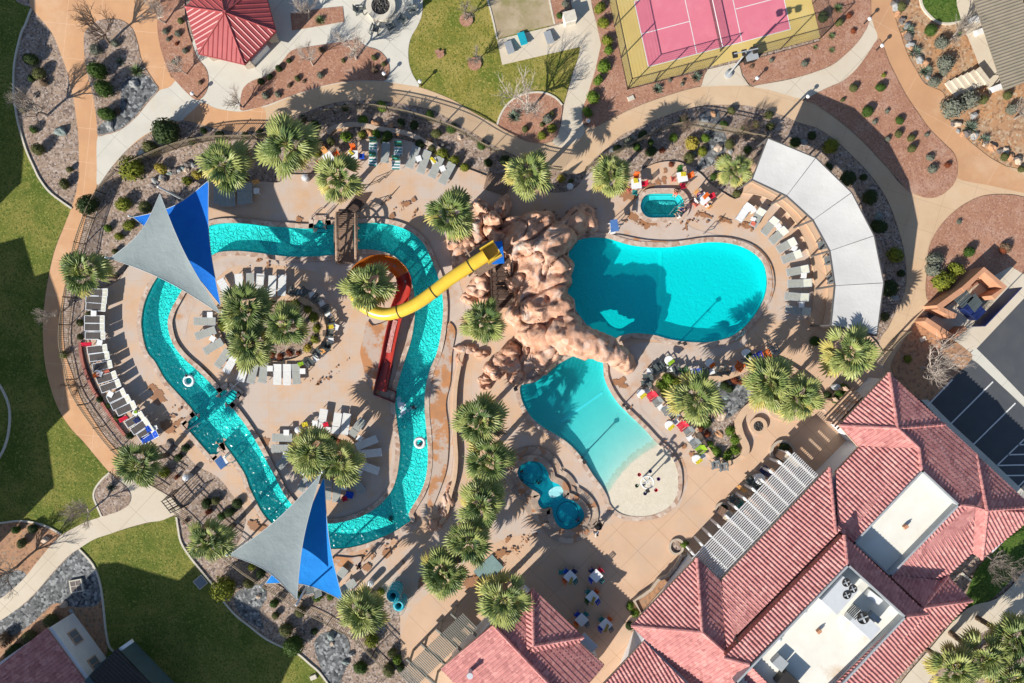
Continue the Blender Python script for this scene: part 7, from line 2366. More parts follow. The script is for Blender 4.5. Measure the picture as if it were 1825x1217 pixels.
for i, (x, y, c) in enumerate(arc):
 X, Y = P9(x, y)
 cx_, cy_ = 1262, 720
 ax, ay = (X - cx_), (Y - cy_)
 if i < 2:
  tgt = (X - 30, Y + 2)
 elif i > 11:
  tgt = (X - 14, Y - 30)
 else:
  tgt = (X + (X - 1250) * .25, Y - 30)
 n_same = [k for k, a in enumerate(arc) if a[2] == c]
 lab = f'only {CN[c]} chair in the curved row above the triangular planter' if len(n_same) == 1 else f'{CN[c]} chair, {ORD[n_same.index(i) + 1]} of that colour from the left in the curved planter row'
 chair(X, Y, *tgt, c, lab, GA)
for i, (x, y) in enumerate(((188, 415), (430, 390), (675, 417), (936, 417), (1190, 387), (1430, 268))):
 PR.put('stable', table_builder('white'), f'white side table, {ORD[i + 1]} from the left in the curved chair row', (*W(*P9(x, y), DZ + .43).xy, DZ), .1 * i, GT)
P10 = tl(1120, 670, 6.76)
dia = [(270, 245, 'red'), (335, 310, 'grey'), (450, 415, 'grey'), (537, 482, 'grey'), (640, 605, 'red'), (712, 668, 'grey'), (790, 812, 'grey'), (860, 890, 'lime')]
for i, (x, y, c) in enumerate(dia):
 X, Y = P10(x, y)
 n_same = [k for k, a in enumerate(dia) if a[2] == c]
 lab = f'only {CN[c]} chair in the slanting row beside the beach pool' if len(n_same) == 1 else f'{CN[c]} chair, {ORD[n_same.index(i) + 1]} of that colour from the top in the slanting row'
 chair(X, Y, X - 30, Y + 23, c, lab, GA)
for i, (x, y) in enumerate(((225, 185), (385, 375), (572, 550), (740, 750), (890, 960))):
 PR.put('stable', table_builder('white'), f'white side table, {ORD[i + 1]} from the top in the slanting chair row', (*W(*P10(x, y), DZ + .43).xy, DZ), .64, GT)
for i, (x, y) in enumerate(((1048, 1075), (1145, 1100))):
 chair(*P10(x, y), P10(x, y)[0] + 5, P10(x, y)[1] + 30, 'grey', ('left', 'right')[i] + ' grey chair of the pair at the lower tip of the triangular planter', GA)
# dark chairs around the right half of the oval planter
GO = 'dark chairs around the oval planter'
och = [P2(560, 442), P2(705, 452), P2(872, 545), P2(1003, 692), P2(1070, 842), P2(1050, 1022), P2(1020, 1190), P3(1530, 132), P3(1375, 245), P3(1255, 382)]
for i, (X, Y) in enumerate(och):
 dx, dy = X - 482, Y - 590
 chair(X, Y, X + dx * .3, Y + dy * .4, 'slate', f'dark slate chair, {ORD[i + 1]} clockwise along the right rim of the oval planter', GO)
for i, (X, Y) in enumerate([P2(635, 455), P2(805, 497), P2(940, 610), P2(1030, 766), P2(1130, 932), P2(1060, 1112), P3(1570, 40), P3(1350, 322)]):
 PR.put('stable', table_builder('white'), f'white side table, {ORD[i + 1]} clockwise among the chairs right of the oval planter', (*W(X, Y, DZ + .43).xy, DZ), .3 * i, GT)
# green striped armchairs on the upper deck
def deckchair_builder(label, group):
 o = thing('deck_chair', label, 'chair', group=group)
 s, b = MB(), MB()
 for k in range(6):
  s.box((-.5 + .17 * k, 0, .36), (.168, .66, .03), mi=k % 2)
 s.build('seat', ['plastic_teal', 'white'], o)
 for k in range(4):
  p = Vector((.5 + .13 * k, 0, .38 + .11 * k))
  b.bar(p, p + Vector((.12, 0, .10)), .66, .03, mi=k % 2)
 b.build('backrest', ['plastic_green', 'plastic_teal'], o)
 f = MB()
 for y in (-.36, .36):
  f.bar((-.55, y, .34), (.55, y, .34), .04, .04).bar((-.5, y, 0), (-.5, y, .34), .04, .04).bar((.5, y, 0), (.5, y, .34), .04, .04)
 for x in (-.55, .5):
  f.bar((x, -.36, .34), (x, .36, .34), .04, .04)
 f.build('frame', 'frame_white', o)
 return o
for x, y, lab in ((800, 238, 'upper of the left pair'), (795, 432, 'lower of the left pair'), (1138, 292, 'upper of the right pair'), (1108, 482, 'lower of the right pair')):
 PR.put('deckchair', deckchair_builder, f'green and white striped chair, {lab} on the upper deck', (*W(*P6(x, y), DZ + .36).xy, DZ), R(88), 'green striped chairs on the upper deck', (.75, 1, 1))
# adirondack chairs round the large fire pit
for i, (x, y, c, w_) in enumerate(((641, 17, 'slate', 'left of'), (669, 50, 'slate', 'lower left of'), (697, 47, 'slate', 'below'), (716, 33, 'slate', 'lower right of'), (727, 7, 'grey', 'right of'), (735, 16, 'slate', 'far right of'))):
 chair(x, y, 680, 14, c, f'{CN[c]} fireside chair {w_} the large white fire pit', 'chairs around the large fire pit', .1)
# shaded terrace seats behind the right loungers
for i, (x, y) in enumerate(((1464, 437), (1476, 464), (1481, 498))):
 chair(x, y, x - 30, y + 6, 'grey', f'pale grey chair under the canopy edge, {ORD[i + 1]} from the top', 'chairs at the back of the terrace', tB)


# ---- dining tables
def dining_builder(label, group):
 o = thing('dining_table', label, 'table', group=group)
 MB().box((0, 0, .73), (.9, .9, .04)).build('table_top', 'white', o)
 MB().cyl((0, 0, .05), (0, 0, .71), .05).build('column', 'white_paint', o)
 MB().box((0, 0, .03), (.5, .5, .05)).build('foot', 'white_paint', o)
 return o
def dchair_builder(m):
 def f(label, group):
  o = thing('dining_chair', label, 'chair', group=group)
  MB().box((0, 0, .44), (.44, .46, .04)).build('seat', m, o)
  b = MB()
  for k in range(3):
   b.bar((-.21, -.17 + .17 * k, .45), (-.29, -.17 + .17 * k, .85), .11, .03)
  b.bar((-.29, -.23, .85), (-.29, .23, .85), .05, .05)
  b.build('backrest', m, o)
  for x in (-.18, .18):
   for y in (-.19, .19):
    MB().bar((x * 1.15, y * 1.15, 0), (x, y, .43), .045, .045).build('leg', m, o)
  return o
 return f
P11 = tl(980, 990, 7.606)
DT = [(275, 288, 'upper left', R(45)), (628, 275, 'upper right, brightly lit', R(45)), (577, 562, 'middle', R(45)), (432, 872, 'lower left', R(45)), (757, 938, 'lower right', R(45))]
DC = [('navy', 'teal', 'orange', 'blue'), ('red', 'teal', 'blue', 'navy'), ('orange', 'blue', 'green', 'teal'), ('teal', 'grey', 'orange', 'blue'), ('orange', 'grey', 'blue', 'teal')]
for (x, y, w_, rz), cs in zip(DT, DC):
 X, Y = P11(x, y)
 p = W(X, Y, DZ + .73)
 PR.put('dining', dining_builder, f'square white dining table, {w_} of five on the shaded court', (p.x, p.y, DZ), rz, 'dining tables on the shaded court')
 for k, c in enumerate(cs):
  a = R(45 - 90 * k)
  pos = Vector((p.x + .5 * math.cos(a), p.y + .5 * math.sin(a), DZ))
  PR.put(('dchair', c), dchair_builder('plastic_' + c), f'{CN.get(c, c)} chair at the {("upper right", "lower right", "lower left", "upper left")[k]} side of the {w_.split(",")[0]} dining table', pos, a + math.pi, 'plastic chairs at the dining tables')
PR.put(('dchair', 'teal'), dchair_builder('plastic_teal'), 'teal chair standing apart, left of the upper left dining table', (*W(*P11(155, 228), DZ + .44).xy, DZ), R(-90), 'plastic chairs at the dining tables')
# white tables with coloured chairs near the spa and on the upper deck
for (x, y, w_, rz, cs) in ((1134, 327, 'left of the spa', .1, (('orange', 85), ('red', 5), ('teal', -95), ('coral', 215))), (1216, 315, 'above the spa', .2, (('green', 100), ('orange', 15), ('red', -80), ('coral', 190))), (1254, 354, 'right of the spa', .7, (('red', 20), ('amber', 130), ('amber', -50), ('coral', 215))),
         (629, 277, 'behind the footbridge palm', .0, (('orange', 95), ('blue', 0), ('red', -85), ('amber', 180))), (585, 281, 'left behind the footbridge palm', .6, (('orange', 30), ('amber', 120), ('red', 210), ('blue', 300)))):
 p = W(x, y, DZ + .73)
 PR.put('dining', dining_builder, f'square white table with coloured chairs {w_}', (p.x, p.y, DZ), rz, 'white tables near the pools')
 for k, (c, a) in enumerate(cs):
  pos = Vector((p.x + .74 * math.cos(R(a)), p.y + .74 * math.sin(R(a)), DZ))
  PR.put(('dchair', c), dchair_builder('plastic_' + c), f'{c} chair, {ORD[k + 1]} counterclockwise at the white table {w_}', pos, R(a) + math.pi, 'coloured chairs at the white tables')
# round white towel tables with a towel on each
def round_builder(label, group):
 o = thing('round_table', label, 'table', group=group)
 MB().lathe([(.38, .66), (.40, .68), (.40, .71), (.36, .72)], n=24).build('table_top', 'white', o)
 MB().cyl((0, 0, 0), (0, 0, .66), .05).build('column', 'white_paint', o)
 MB().lathe([(.25, 0), (.22, .04), (.06, .07)], n=16).build('foot', 'white_paint', o)
 return o
def towel(x, y, c, label, rz=0.0, sx=.6, sy=.42, z=.75):
 """a crumpled towel lying on something"""
 p = W(x, y, DZ + z)
 n = 9
 vs, fs = [], []
 for i in range(n):
  for j in range(n):
   u, v = i / (n - 1) - .5, j / (n - 1) - .5
   h = .05 + .05 * noise.noise(Vector((u * 5 + x, v * 5 + y, 0)))
   k = 1 + .25 * noise.noise(Vector((u * 2 + x, v * 2, 1)))
   vs.append((u * sx * k, v * sy * k, h))
 for i in range(n - 1):
  for j in range(n - 1):
   fs.append((i * n + j, (i + 1) * n + j, (i + 1) * n + j + 1, i * n + j + 1))
 b = [(a, c_, z_ - .035) for a, c_, z_ in vs]
 m = len(vs)
 fs2 = [tuple(reversed([k + m for k in f])) for f in fs]
 rim = [i * n for i in range(n)] + [(n - 1) * n + j for j in range(1, n)] + [i * n + n - 1 for i in range(n - 2, -1, -1)] + [j for j in range(n - 2, 0, -1)]
 fs3 = [(rim[i], rim[(i + 1) % len(rim)], rim[(i + 1) % len(rim)] + m, rim[i] + m) for i in range(len(rim))]
 o = MB().add(vs + b, fs + fs2 + fs3).build('towel', 'cloth_' + c)
 o.location = (p.x, p.y, DZ + z)
 o.rotation_euler = (0, 0, rz)
 return tag(o, label, 'towel', 'towels left on the furniture')
for (x, y, c, w_) in ((*P9(420, 282), 'lime', 'at the left of the curved chair row'), (*P9(915, 318), 'orange', 'at the middle of the curved chair row'), (*P9(1355, 198), 'green', 'at the right of the curved chair row'), (*P10(152, 212), 'yellow', 'at the top of the slanting chair row'), (*P10(492, 592), 'yellow', 'at the middle of the slanting chair row'), (*P10(822, 1003), 'yellow', 'at the bottom of the slanting chair row')):
 p = W(x, y, DZ + .7)
 PR.put('round', round_builder, f'round white table {w_}', (p.x, p.y, DZ), 0, 'round white tables by the chair rows')
 towel(x + 4, y + 4, c, f'{c} towel on the round table {w_}', .7, .62, .3, .70)
TW = [(*q(110, 862), 'red', 'red towel over a lounger end in the left row', 0, .9, .35, .4), (*q2(245, 215), 'orange', 'orange patterned towel by the tenth lounger of the left row', .3, .6, .35, .4), (*q2(385, 165), 'coral', 'coral towel on the ninth lounger of the left row', .4, .5, .25, .42), (*q2(610, 808), 'red', 'red towel above the fifteenth lounger of the left row', .5, .8, .35, .42), (*q2(790, 830), 'navy', 'navy towel on the fifteenth lounger of the left row', .6, .5, .45, .42), (*q2(775, 715), 'lime', 'yellow green bag on a table in the left row', 0, .3, .25, .46),
   (*q2(960, 940), 'blue', 'blue towel piled at the end of the left row', .4, .6, .6, .5), (*q2(1040, 930), 'white', 'white bundle beside the blue pile at the end of the left row', .4, .5, .4, .6), (*P2(1062, 932), 'yellow', 'yellow green towel on a chair right of the oval planter', .2, .5, .35, .5), (*P3(1450, 212), 'amber', 'amber towel on a chair at the lower right of the oval planter', .5, .45, .4, .5), (*P3(1128, 402), 'lime', 'yellow green towel beside the right lounger below the oval planter', .3, .5, .35, .5),
   (*P4(445, 282), 'yellow', 'yellow green towel above the smaller round planter', .2, .55, .4, .5), (*P4(672, 285), 'red', 'red towel on the white loungers above the round planter', .3, .5, .4, .42), (*P4(880, 1087), 'red', 'red towel on the floor below the smaller round planter', .3, .45, .45, .02), (*P4(930, 1045), 'blue', 'blue towel on the floor below the smaller round planter', -.2, .7, .6, .01), (*P5(905, 610), 'yellow', 'yellow towel between the grey upper deck loungers', -.7, .65, .25, .46),
   (456, 324, 'amber', 'amber towel above the shaded loungers at the blue sail', .3, .6, .4, .4), (*P7(455, 610), 'white', 'small white towel on the second right terrace lounger', -.5, .45, .35, .40), (*P7(455, 680), 'coral', 'coral and red bag at the foot of the second right terrace lounger', -.5, .4, .35, .40), (1133, 322, 'yellow', 'yellow parasol cloth folded on the table left of the spa', 0, .4, .4, .78), (1218, 310, 'yellow', 'yellow cloth on the white table above the spa', 0, .45, .4, .78), (1258, 349, 'orange', 'orange towel on the white table right of the spa', .8, .6, .35, .78), (626, 272, 'yellow', 'yellow cloth on the white table behind the footbridge palm', -.8, .55, .25, .78),
   (*P11(285, 345), 'khaki', 'khaki folded parasol on the upper left dining table', 1.2, .7, .25, .78), (*P11(585, 615), 'khaki', 'khaki folded parasol on the middle dining table', 1.2, .7, .25, .78), (*P11(768, 985), 'khaki', 'khaki folded parasol on the lower right dining table', 1.2, .7, .25, .78), (1322, 871, 'amber', 'amber folded parasol lying in the shade by the white pergola', -.6, .9, .35, .7)]
for x, y, c, lab, rz, sx, sy, z in TW:
 towel(x, y, c, lab, rz, sx, sy, z)
# shaded lounge seats in front of the white pergola
for i, (x, y, c) in enumerate(((1337, 857, 'slate'), (1348, 865, 'slate'), (1306, 889, 'slate'), (1318, 898, 'teal'), (1362, 838, 'navy'))):
 chair(x, y, x - 20, y - 22, c, f'{CN[c]} lounge chair in the shade of the pergola, {ORD[i + 1]} in line', 'shaded chairs by the pergola')
p = W(1353, 853, DZ + .7)
PR.put('round', round_builder, 'round grey white table in the shade by the white pergola', (p.x, p.y, DZ), 0, 'round white tables by the chair rows', 1.25)

# ---- cornhole boards
for px, py, m, w_ in ((908, 86, 'metal_grey', 'left grey'), (931, 70, 'plastic_turquoise', 'bright blue'), (978, 68, 'metal_grey', 'right grey')):
 o = thing('beanbag_board', f'{w_} slanted beanbag board on the concrete pad', 'game board', W(px, py, .2), R(-73) , 'beanbag toss boards on the pad')
 t = MB()
 rt_ = Matrix.Rotation(R(-11), 3, 'Y')
 t.box((0, 0, .22), (1.25, .65, .05), rot=rt_)
 t.box((-.02, 0, .1), (1.2, .58, .16), rot=rt_)
 t.build('deck', m, o)
 MB().lathe([(.085, 0), (.085, .012)], (.38, 0, .175), 14).build('hole', 'metal_dark', o)
sb_ = thing('grill', 'white double doored grill cabinet by the pale path', 'grill', W(1014, 38), R(15))
MB().box((0, 0, .5), (1.05, .85, 1.0)).build('body', 'white_paint', sb_)
MB().box((0, .02, 1.06), (1.1, .9, .08)).build('lid', 'kerb', sb_)
for x in (-.25, .25):
 MB().box((x, -.45, .5), (.42, .05, .6)).build('door', 'kerb', sb_)
MB().box((0, .75, .45), (.5, .4, .9)).build('box', 'metal_dark', sb_)

# ---- path lights, posts, masts
def lamp_builder(label, group):
 o = thing('path_light', label, 'path light', group=group)
 MB().cyl((0, 0, 0), (0, 0, 1.0), .07, .06, 10).build('post', 'metal_dark', o)
 MB().lathe([(.10, 1.0), (.17, 1.03), (.17, 1.12), (.05, 1.2)], n=14).build('head', 'white_paint', o)
 return o
for px, py, lab in ((1342, 147, 'right of the court gate'), (1539, 43, 'at the top of the orange road'), (1561, 90, 'where the pale path meets the orange road'), (688, 139, 'at the right tip of the long red bed'), (751, 153, 'at the lower left corner of the centre lawn'), (352, 174, 'at the foot of the red bed left of the gazebo'), (1046, 222, 'at the tip of the red strip by the court'), (1431, 179, 'where the curved walk meets the big red bed'), (433, 192, 'at the left tip of the long red bed'), (1494, 560, 'at the lower end of the terrace')):
 PR.put('lamp', lamp_builder, f'white capped path light {lab}', W(px, py), 0, 'path lights')
def pole_builder(label, group):
 o = thing('lamp_post', label, 'lamp post', group=group)
 MB().cyl((0, 0, 0), (0, 0, 2.2), .06, .05, 10).build('post', 'metal_dark', o)
 MB().box((0, 0, 2.26), (.32, .32, .12)).build('head', 'metal_dark', o)
 MB().lathe([(.14, 0), (.14, .1), (.07, .14)], n=12).build('base', 'metal_dark', o)
 return o
for px, py, lab in ((919, 693, 'at the upper left corner of the beach pool'), (1117, 726, 'on the right rim of the beach pool'), (1153, 873, 'standing in the pale beach'), (1041, 822, 'on the left rim of the beach pool'), (1219, 612, 'on the lower rim of the main pool'), (560, 985, 'on the lower bank of the river')):
 p = W(px, py, 2.2)
 PR.put('pole', pole_builder, f'black lamp post {lab}', (p.x, p.y, DZ), .4, 'black lamp posts by the pools')
def bin_builder(label, group):
 o = thing('litter_bin', label, 'bin', group=group)
 MB().lathe([(.26, 0), (.30, .85), (.24, .86)], n=16).build('body', 'metal_grey', o)
 MB().lathe([(.31, .86), (.28, .98), (.10, 1.06)], n=16).build('lid', 'metal_light', o)
 return o
for px, py, lab in ((331, 851, 'grey round bin on the bank by the black gate'), (1016, 332, 'pale round bin at the foot of the upper steps'), (543, 316, 'dark round bin by the upper deck opening'), (531, 766, 'grey round bin at the smaller round planter'), (660, 1040, 'grey bin in the palm shade below the river'), (1492, 690, 'white topped bin by the club house corner'), (888, 868, 'white topped bin beside the hot pool palms')):
 PR.put('bin', bin_builder, lab, (*W(px, py, .9).xy, 0), 0, 'litter bins')
# ---- lifeguard chairs
def guard_builder(label, group):
 o = thing('lifeguard_chair', label, 'lifeguard chair', group=group)
 f = MB()
 for x in (-.45, .45):
  for y in (-.5, .5):
   f.bar((x, y, 0), (x * .7, y * .7, 1.2), .07, .07)
 f.build('frame', 'white', o)
 MB().box((0, 0, 1.22), (.72, .72, .06)).build('seat', 'white', o)
 MB().box((0, .36, 1.6), (.72, .06, .75)).build('backrest', 'guard_blue', o)
 c = MB()
 c.add([(-.55, -.7, 1.9), (.55, -.7, 1.9), (.45, .5, 2.25), (-.45, .5, 2.25), (-.55, -.7, 1.84), (.55, -.7, 1.84), (.45, .5, 2.19), (-.45, .5, 2.19)], [(0, 1, 2, 3), (7, 6, 5, 4), (0, 4, 5, 1), (1, 5, 6, 2), (2, 6, 7, 3), (3, 7, 4, 0)])
 c.build('sunshade', 'guard_blue', o)
 for k in range(3):
  MB().box((0, -.62 + .06 * k, .3 + .3 * k), (.7, .12, .05)).build('rung', 'white', o)
 return o
for px, py, rz, lab in ((1093, 402, R(10), 'blue shaded lifeguard chair at the upper left of the main pool'), (399, 824, R(-140), 'blue shaded lifeguard chair at the river corner steps')):
 PR.put('guard', guard_builder, lab, (*W(px, py, 1.6).xy, DZ), rz, 'lifeguard chairs', (.7, .85, .9))
# ---- inner tube racks
for px, py, r, n, lab in ((702, 1059, .62, 9, 'taller wire rack stacked with turquoise swim rings'), (711, 1080, .56, 7, 'shorter wire rack stacked with turquoise swim rings')):
 p = W(px, py, 2.0)
 o = thing('ring_rack', lab, 'rack', (p.x, p.y, DZ), 0, 'racks of swim rings')
 cg = MB()
 for k in range(12):
  a = k * math.pi / 6
  cg.cyl((r * 1.12 * math.cos(a), r * 1.12 * math.sin(a), 0), (r * 1.12 * math.cos(a), r * 1.12 * math.sin(a), 2.3), .012, n=4)
 for z in (.1, .8, 1.5, 2.3):
  cg.torus((0, 0, z), r * 1.12, .014, 24, 4)
 cg.build('cage', 'chrome', o)
 for k in range(n):
  MB().torus((.03 * math.sin(k * 2), .03 * math.cos(k * 3), .14 + k * .24), r * .68, .17 if r > .6 else .15, 22, 8).build('swim_ring', 'plastic_turquoise', o, True)
# ---- splash feature in the beach pool
p = W(1145, 850, 0)
sf = thing('splash_feature', 'white ring topped splash post with six coloured buckets on the beach', 'water feature', (p.x, p.y, -.1))
MB().cyl((0, 0, 0), (0, 0, 2.4), .09, .07, 10).build('post', 'white_paint', sf)
MB().torus((0, 0, 2.4), .55, .06, 24, 8).build('ring', 'white_paint', sf)
sp = MB()
for k in range(3):
 a = k * math.pi / 3 + .3
 sp.bar((-.95 * math.cos(a), -.95 * math.sin(a), 2.4), (.95 * math.cos(a), .95 * math.sin(a), 2.4), .05, .05)
sp.build('arms', 'white_paint', sf)
for k, c in enumerate(('purple', 'navy', 'red', 'green', 'navy', 'red')):
 a = k * math.pi / 3 + .3
 MB().lathe([(.10, 0), (.17, .3), (.15, .3), (.09, .04)], (1.0 * math.cos(a), 1.0 * math.sin(a), 2.2), 12).build('bucket', 'plastic_' + c, sf)

# ================================================================== PEOPLE
def skin_body(joints, edges, sub=1):
 """one continuous surface grown around a posed skeleton"""
 names = list(joints)
 me = bpy.data.meshes.new('person')
 me.from_pydata([joints[n][0] for n in names], [(names.index(a), names.index(b)) for a, b in edges], [])
 ob = bpy.data.objects.new('person', me)
 C.objects.link(ob)
 md = ob.modifiers.new('skin', 'SKIN')
 for i, n in enumerate(names):
  r = joints[n][1]
  me.skin_vertices[0].data[i].radius = (r, r) if not isinstance(r, tuple) else r
  me.skin_vertices[0].data[i].use_root = (n == 'pelvis')
 md.use_smooth_shade = True
 ss = ob.modifiers.new('sub', 'SUBSURF')
 ss.levels = sub
 ss.render_levels = sub
 dg = bpy.context.evaluated_depsgraph_get()
 out = bpy.data.meshes.new_from_object(ob.evaluated_get(dg))
 bpy.data.objects.remove(ob)
 return out


def arm(J, E, s, sh, el, wr):
 sd = 'l' if s > 0 else 'r'
 J['sh' + sd] = (sh, .055)
 J['el' + sd] = (el, .042)
 J['wr' + sd] = (wr, .028)
 d = (Vector(wr) - Vector(el)).normalized()
 pm = Vector(wr) + d * .07
 J['pm' + sd] = (tuple(pm), (.04, .018))
 E += [('chest', 'sh' + sd), ('sh' + sd, 'el' + sd), ('el' + sd, 'wr' + sd), ('wr' + sd, 'pm' + sd)]
 side = d.cross(Vector((1, 0, 0)))
 side = side.normalized() if side.length > .1 else Vector((0, 1, 0))
 for k in range(4):
  b = pm + side * (-.033 + .022 * k) + d * .02
  e = b + d * (.055, .068, .063, .05)[k] + Vector((.015, 0, -.01))
  J[f'f{k}{sd}'] = (tuple(e), .009)
  E.append(('pm' + sd, f'f{k}{sd}'))
 t = Vector(wr) + d * .04 - side * .06 + Vector((.02, 0, 0))
 J['th' + sd] = (tuple(t), .011)
 E.append(('wr' + sd, 'th' + sd))


def person_builder(pose, cloth, hair='hair_dark', low='plastic_navy'):
 def f(label, group):
  o = thing('person', label, 'person', group=group)
  J, E = {}, []
  if pose in ('stand', 'walk'):
   hz = .93
   st = .0 if pose == 'stand' else .26
   legs = [(.09, st, .0), (-.09, -st * .9, .04)]
  elif pose == 'sit':
   hz = .48
  else:
   hz = -.35
  J['pelvis'] = ((0, 0, hz), (.15, .10))
  J['waist'] = ((.01, 0, hz + .18), (.125, .09))
  J['chest'] = ((.0, 0, hz + .40), (.15, .10))
  J['neck'] = ((.01, 0, hz + .56), .055)
  J['chin'] = ((.03, 0, hz + .63), (.065, .07))
  J['skull'] = ((.02, 0, hz + .74), (.085, .095))
  E += [('pelvis', 'waist'), ('waist', 'chest'), ('chest', 'neck'), ('neck', 'chin'), ('chin', 'skull')]
  for s in (1, -1):
   y = s * .2
   if pose in ('stand', 'walk'):
    k = .12 * s if pose == 'walk' else 0
    arm(J, E, s, (0, y, hz + .47), (-.03 - k, y * 1.25, hz + .18), (.05 - k * 1.8, y * 1.3, hz - .05))
   elif pose == 'sit':
    arm(J, E, s, (0, y, hz + .47), (-.02, y * 1.35, hz + .2), (.2, y * 1.1, hz + .12))
   else:
    arm(J, E, s, (0, y, hz + .47), (.12, y * 2.0, hz + .36), (.34, y * 2.3, hz + .42))
   sd = 'l' if s > 0 else 'r'
   if pose in ('stand', 'walk'):
    fx = (s * st)
    J['hip' + sd] = ((0, s * .09, hz - .08), .095)
    J['knee' + sd] = ((fx * .55 + .03, s * .095, .50), .062)
    J['ank' + sd] = ((fx - (.04 if s < 0 and st else 0), s * .1, .08 + (.03 if s < 0 and st else 0)), .038)
    J['toe' + sd] = ((fx + .16, s * .115, .035), (.045, .028))
   elif pose == 'sit':
    J['hip' + sd] = ((.08, s * .1, hz - .02), .095)
    J['knee' + sd] = ((.46, s * .12, hz - .0), .064)
    J['ank' + sd] = ((.50, s * .12, .08), .04)
    J['toe' + sd] = ((.66, s * .13, .035), (.045, .028))
   else:
    J['hip' + sd] = ((-.02, s * .1, hz - .08), .09)
    J['knee' + sd] = ((-.05, s * .12, hz - .40), .06)
    J['ank' + sd] = ((-.25, s * .12, hz - .70), .04)
    J['toe' + sd] = ((-.36, s * .12, hz - .78), (.04, .025))
   E += [('pelvis', 'hip' + sd), ('hip' + sd, 'knee' + sd), ('knee' + sd, 'ank' + sd), ('ank' + sd, 'toe' + sd)]
  me = skin_body(J, E)
  me.materials.clear()
  me.materials.append(MATS['skin'])
  link('body', me, o)
  z = hz + .74
  fc = MB()
  for s in (1, -1):
   fc.ball((.105, s * .034, z - .01), .013, 1, mi=1)
  fc.ball((.118, 0, z - .045), .018, 1)
  fc.ball((.104, 0, z - .085), .02, 1, scale=(.5, 1.3, .5), mi=1)
  for s in (1, -1):
   fc.ball((.0, s * .093, z - .03), .026, 1, scale=(.7, .5, 1.2))
  fc.build('face', ['skin', 'hair_dark'], o, True)
  h = MB().ball((-.005, 0, z + .025), .112, 2, .1, 3, 1, (1.0, .93, .9))
  if hair == 'long':
   h.ball((-.08, 0, z - .10), .085, 2, .15, 3, 2, (.6, 1, 1.5))
  h.build('hair', 'hair_dark', o, True)
  t = MB()
  t.lathe([(.155, hz - .02), (.15, hz + .15), (.175, hz + .36), (.19, hz + .46), (.10, hz + .53)], n=16, sx=.72)
  for s in (1, -1):
   v = [Vector(J['sh' + ('l' if s > 0 else 'r')][0]), Vector(J['el' + ('l' if s > 0 else 'r')][0])]
   t.cyl(v[0], v[0].lerp(v[1], .55), .085, .075, 10)
  t.build('shirt', cloth, o, True)
  sh = MB()
  sh.lathe([(.16, hz - .10), (.168, hz), (.155, hz + .08)], n=16, sx=.75)
  for s in (1, -1):
   sd = 'l' if s > 0 else 'r'
   a, b = Vector(J['hip' + sd][0]), Vector(J['knee' + sd][0])
   sh.cyl(a, a.lerp(b, .75), .118, .10, 10)
  sh.build('shorts', low, o, True)
  return o
 return f
GP = 'people around the pools'
for px, py, rz, pose, cloth, low, sc, lab, z in (
  (642, 1006, .8, 'walk', 'cloth_black', 'plastic_navy', 1.0, 'person in dark clothes walking on the lower bank of the river', None), (1062, 948, 2.5, 'walk', 'cloth_white', 'plastic_black', .97, 'person in white top pushing a pushchair beside the hot pool', None),
  (1206, 340, -1.9, 'sit', 'cloth_black', 'plastic_coral', .95, 'person crouched on the rim at the upper right of the spa', -.25), (1219, 374, 2.8, 'sit', 'cloth_navy', 'plastic_navy', .95, 'person in navy seated on the right rim of the spa', -.25), (1211, 386, 2.2, 'sit', 'cloth_white', 'plastic_grey', .95, 'person in white seated on the lower right rim of the spa', -.25),
  (1240, 358, .6, 'sit', 'cloth_white', 'plastic_navy', .97, 'person in white seated at the left of the table right of the spa', 0), (1261, 366, 2.2, 'sit', 'cloth_white', 'plastic_coral', .97, 'person in white seated below the table right of the spa', 0), (1246, 345, -1.0, 'sit', 'cloth_purple', 'plastic_navy', .95, 'person in purple seated above the table right of the spa', 0),
  (330, 670, -2.3, 'swim', 'plastic_navy', 'plastic_navy', .95, 'swimmer in the left bend of the river beside a clear ring', -.25), (735, 727, 1.2, 'swim', 'plastic_black', 'plastic_black', .95, 'swimmer in the river just below the slide exit', -.25), (748, 793, -1.2, 'swim', 'cloth_pink', 'plastic_pink', .9, 'bather in pink floating in a swim ring in the right channel', -.25),
  (930, 841, .3, 'swim', 'plastic_black', 'plastic_black', .95, 'bather at the upper left rim of the hot pool', -.3), (931, 857, .1, 'swim', 'plastic_navy', 'plastic_navy', .95, 'bather at the lower left rim of the hot pool', -.3), (960, 862, 1.8, 'swim', 'plastic_black', 'plastic_black', .95, 'bather in the middle of the hot pool', -.3), (1031, 929, 2.4, 'swim', 'cloth_pink', 'plastic_pink', .95, 'bather in bright pink at the lower right of the hot pool', -.2),
  (694, 928, .4, 'swim', 'plastic_black', 'plastic_black', .95, 'bather in dark clothes in the lower bend of the river', -.3)):
 zz = DZ + (z or 0)
 PR.put(('person', pose, cloth, low), person_builder(pose, cloth, 'long' if px % 2 else 'hair_dark', low), lab, (*W(px, py, zz + .6).xy, zz), rz, GP, sc)
for px, py, m, lab in ((339, 678, 'foam', 'clear swim ring in the left bend of the river'), (749, 788, 'cloth_white', 'white swim ring in the right channel of the river')):
 o = MB().torus((0, 0, 0), .42, .14, 24, 8).build('swim_ring', m, None, True)
 o.location = (*W(px, py).xy, WZ + .06)
 tag(o, lab, 'swim ring', 'swim rings in the river')
pc = thing('pushchair', 'dark pushchair parked on the deck below the hot pool', 'pushchair', (*W(1066, 936, .5).xy, DZ), R(35))
MB().box((0, 0, .55), (.75, .45, .25), taper=.85).build('seat', 'plastic_black', pc)
MB().lathe([(.30, .75), (.26, .95), (.1, 1.05)], n=14).build('hood', 'cloth_black', pc)
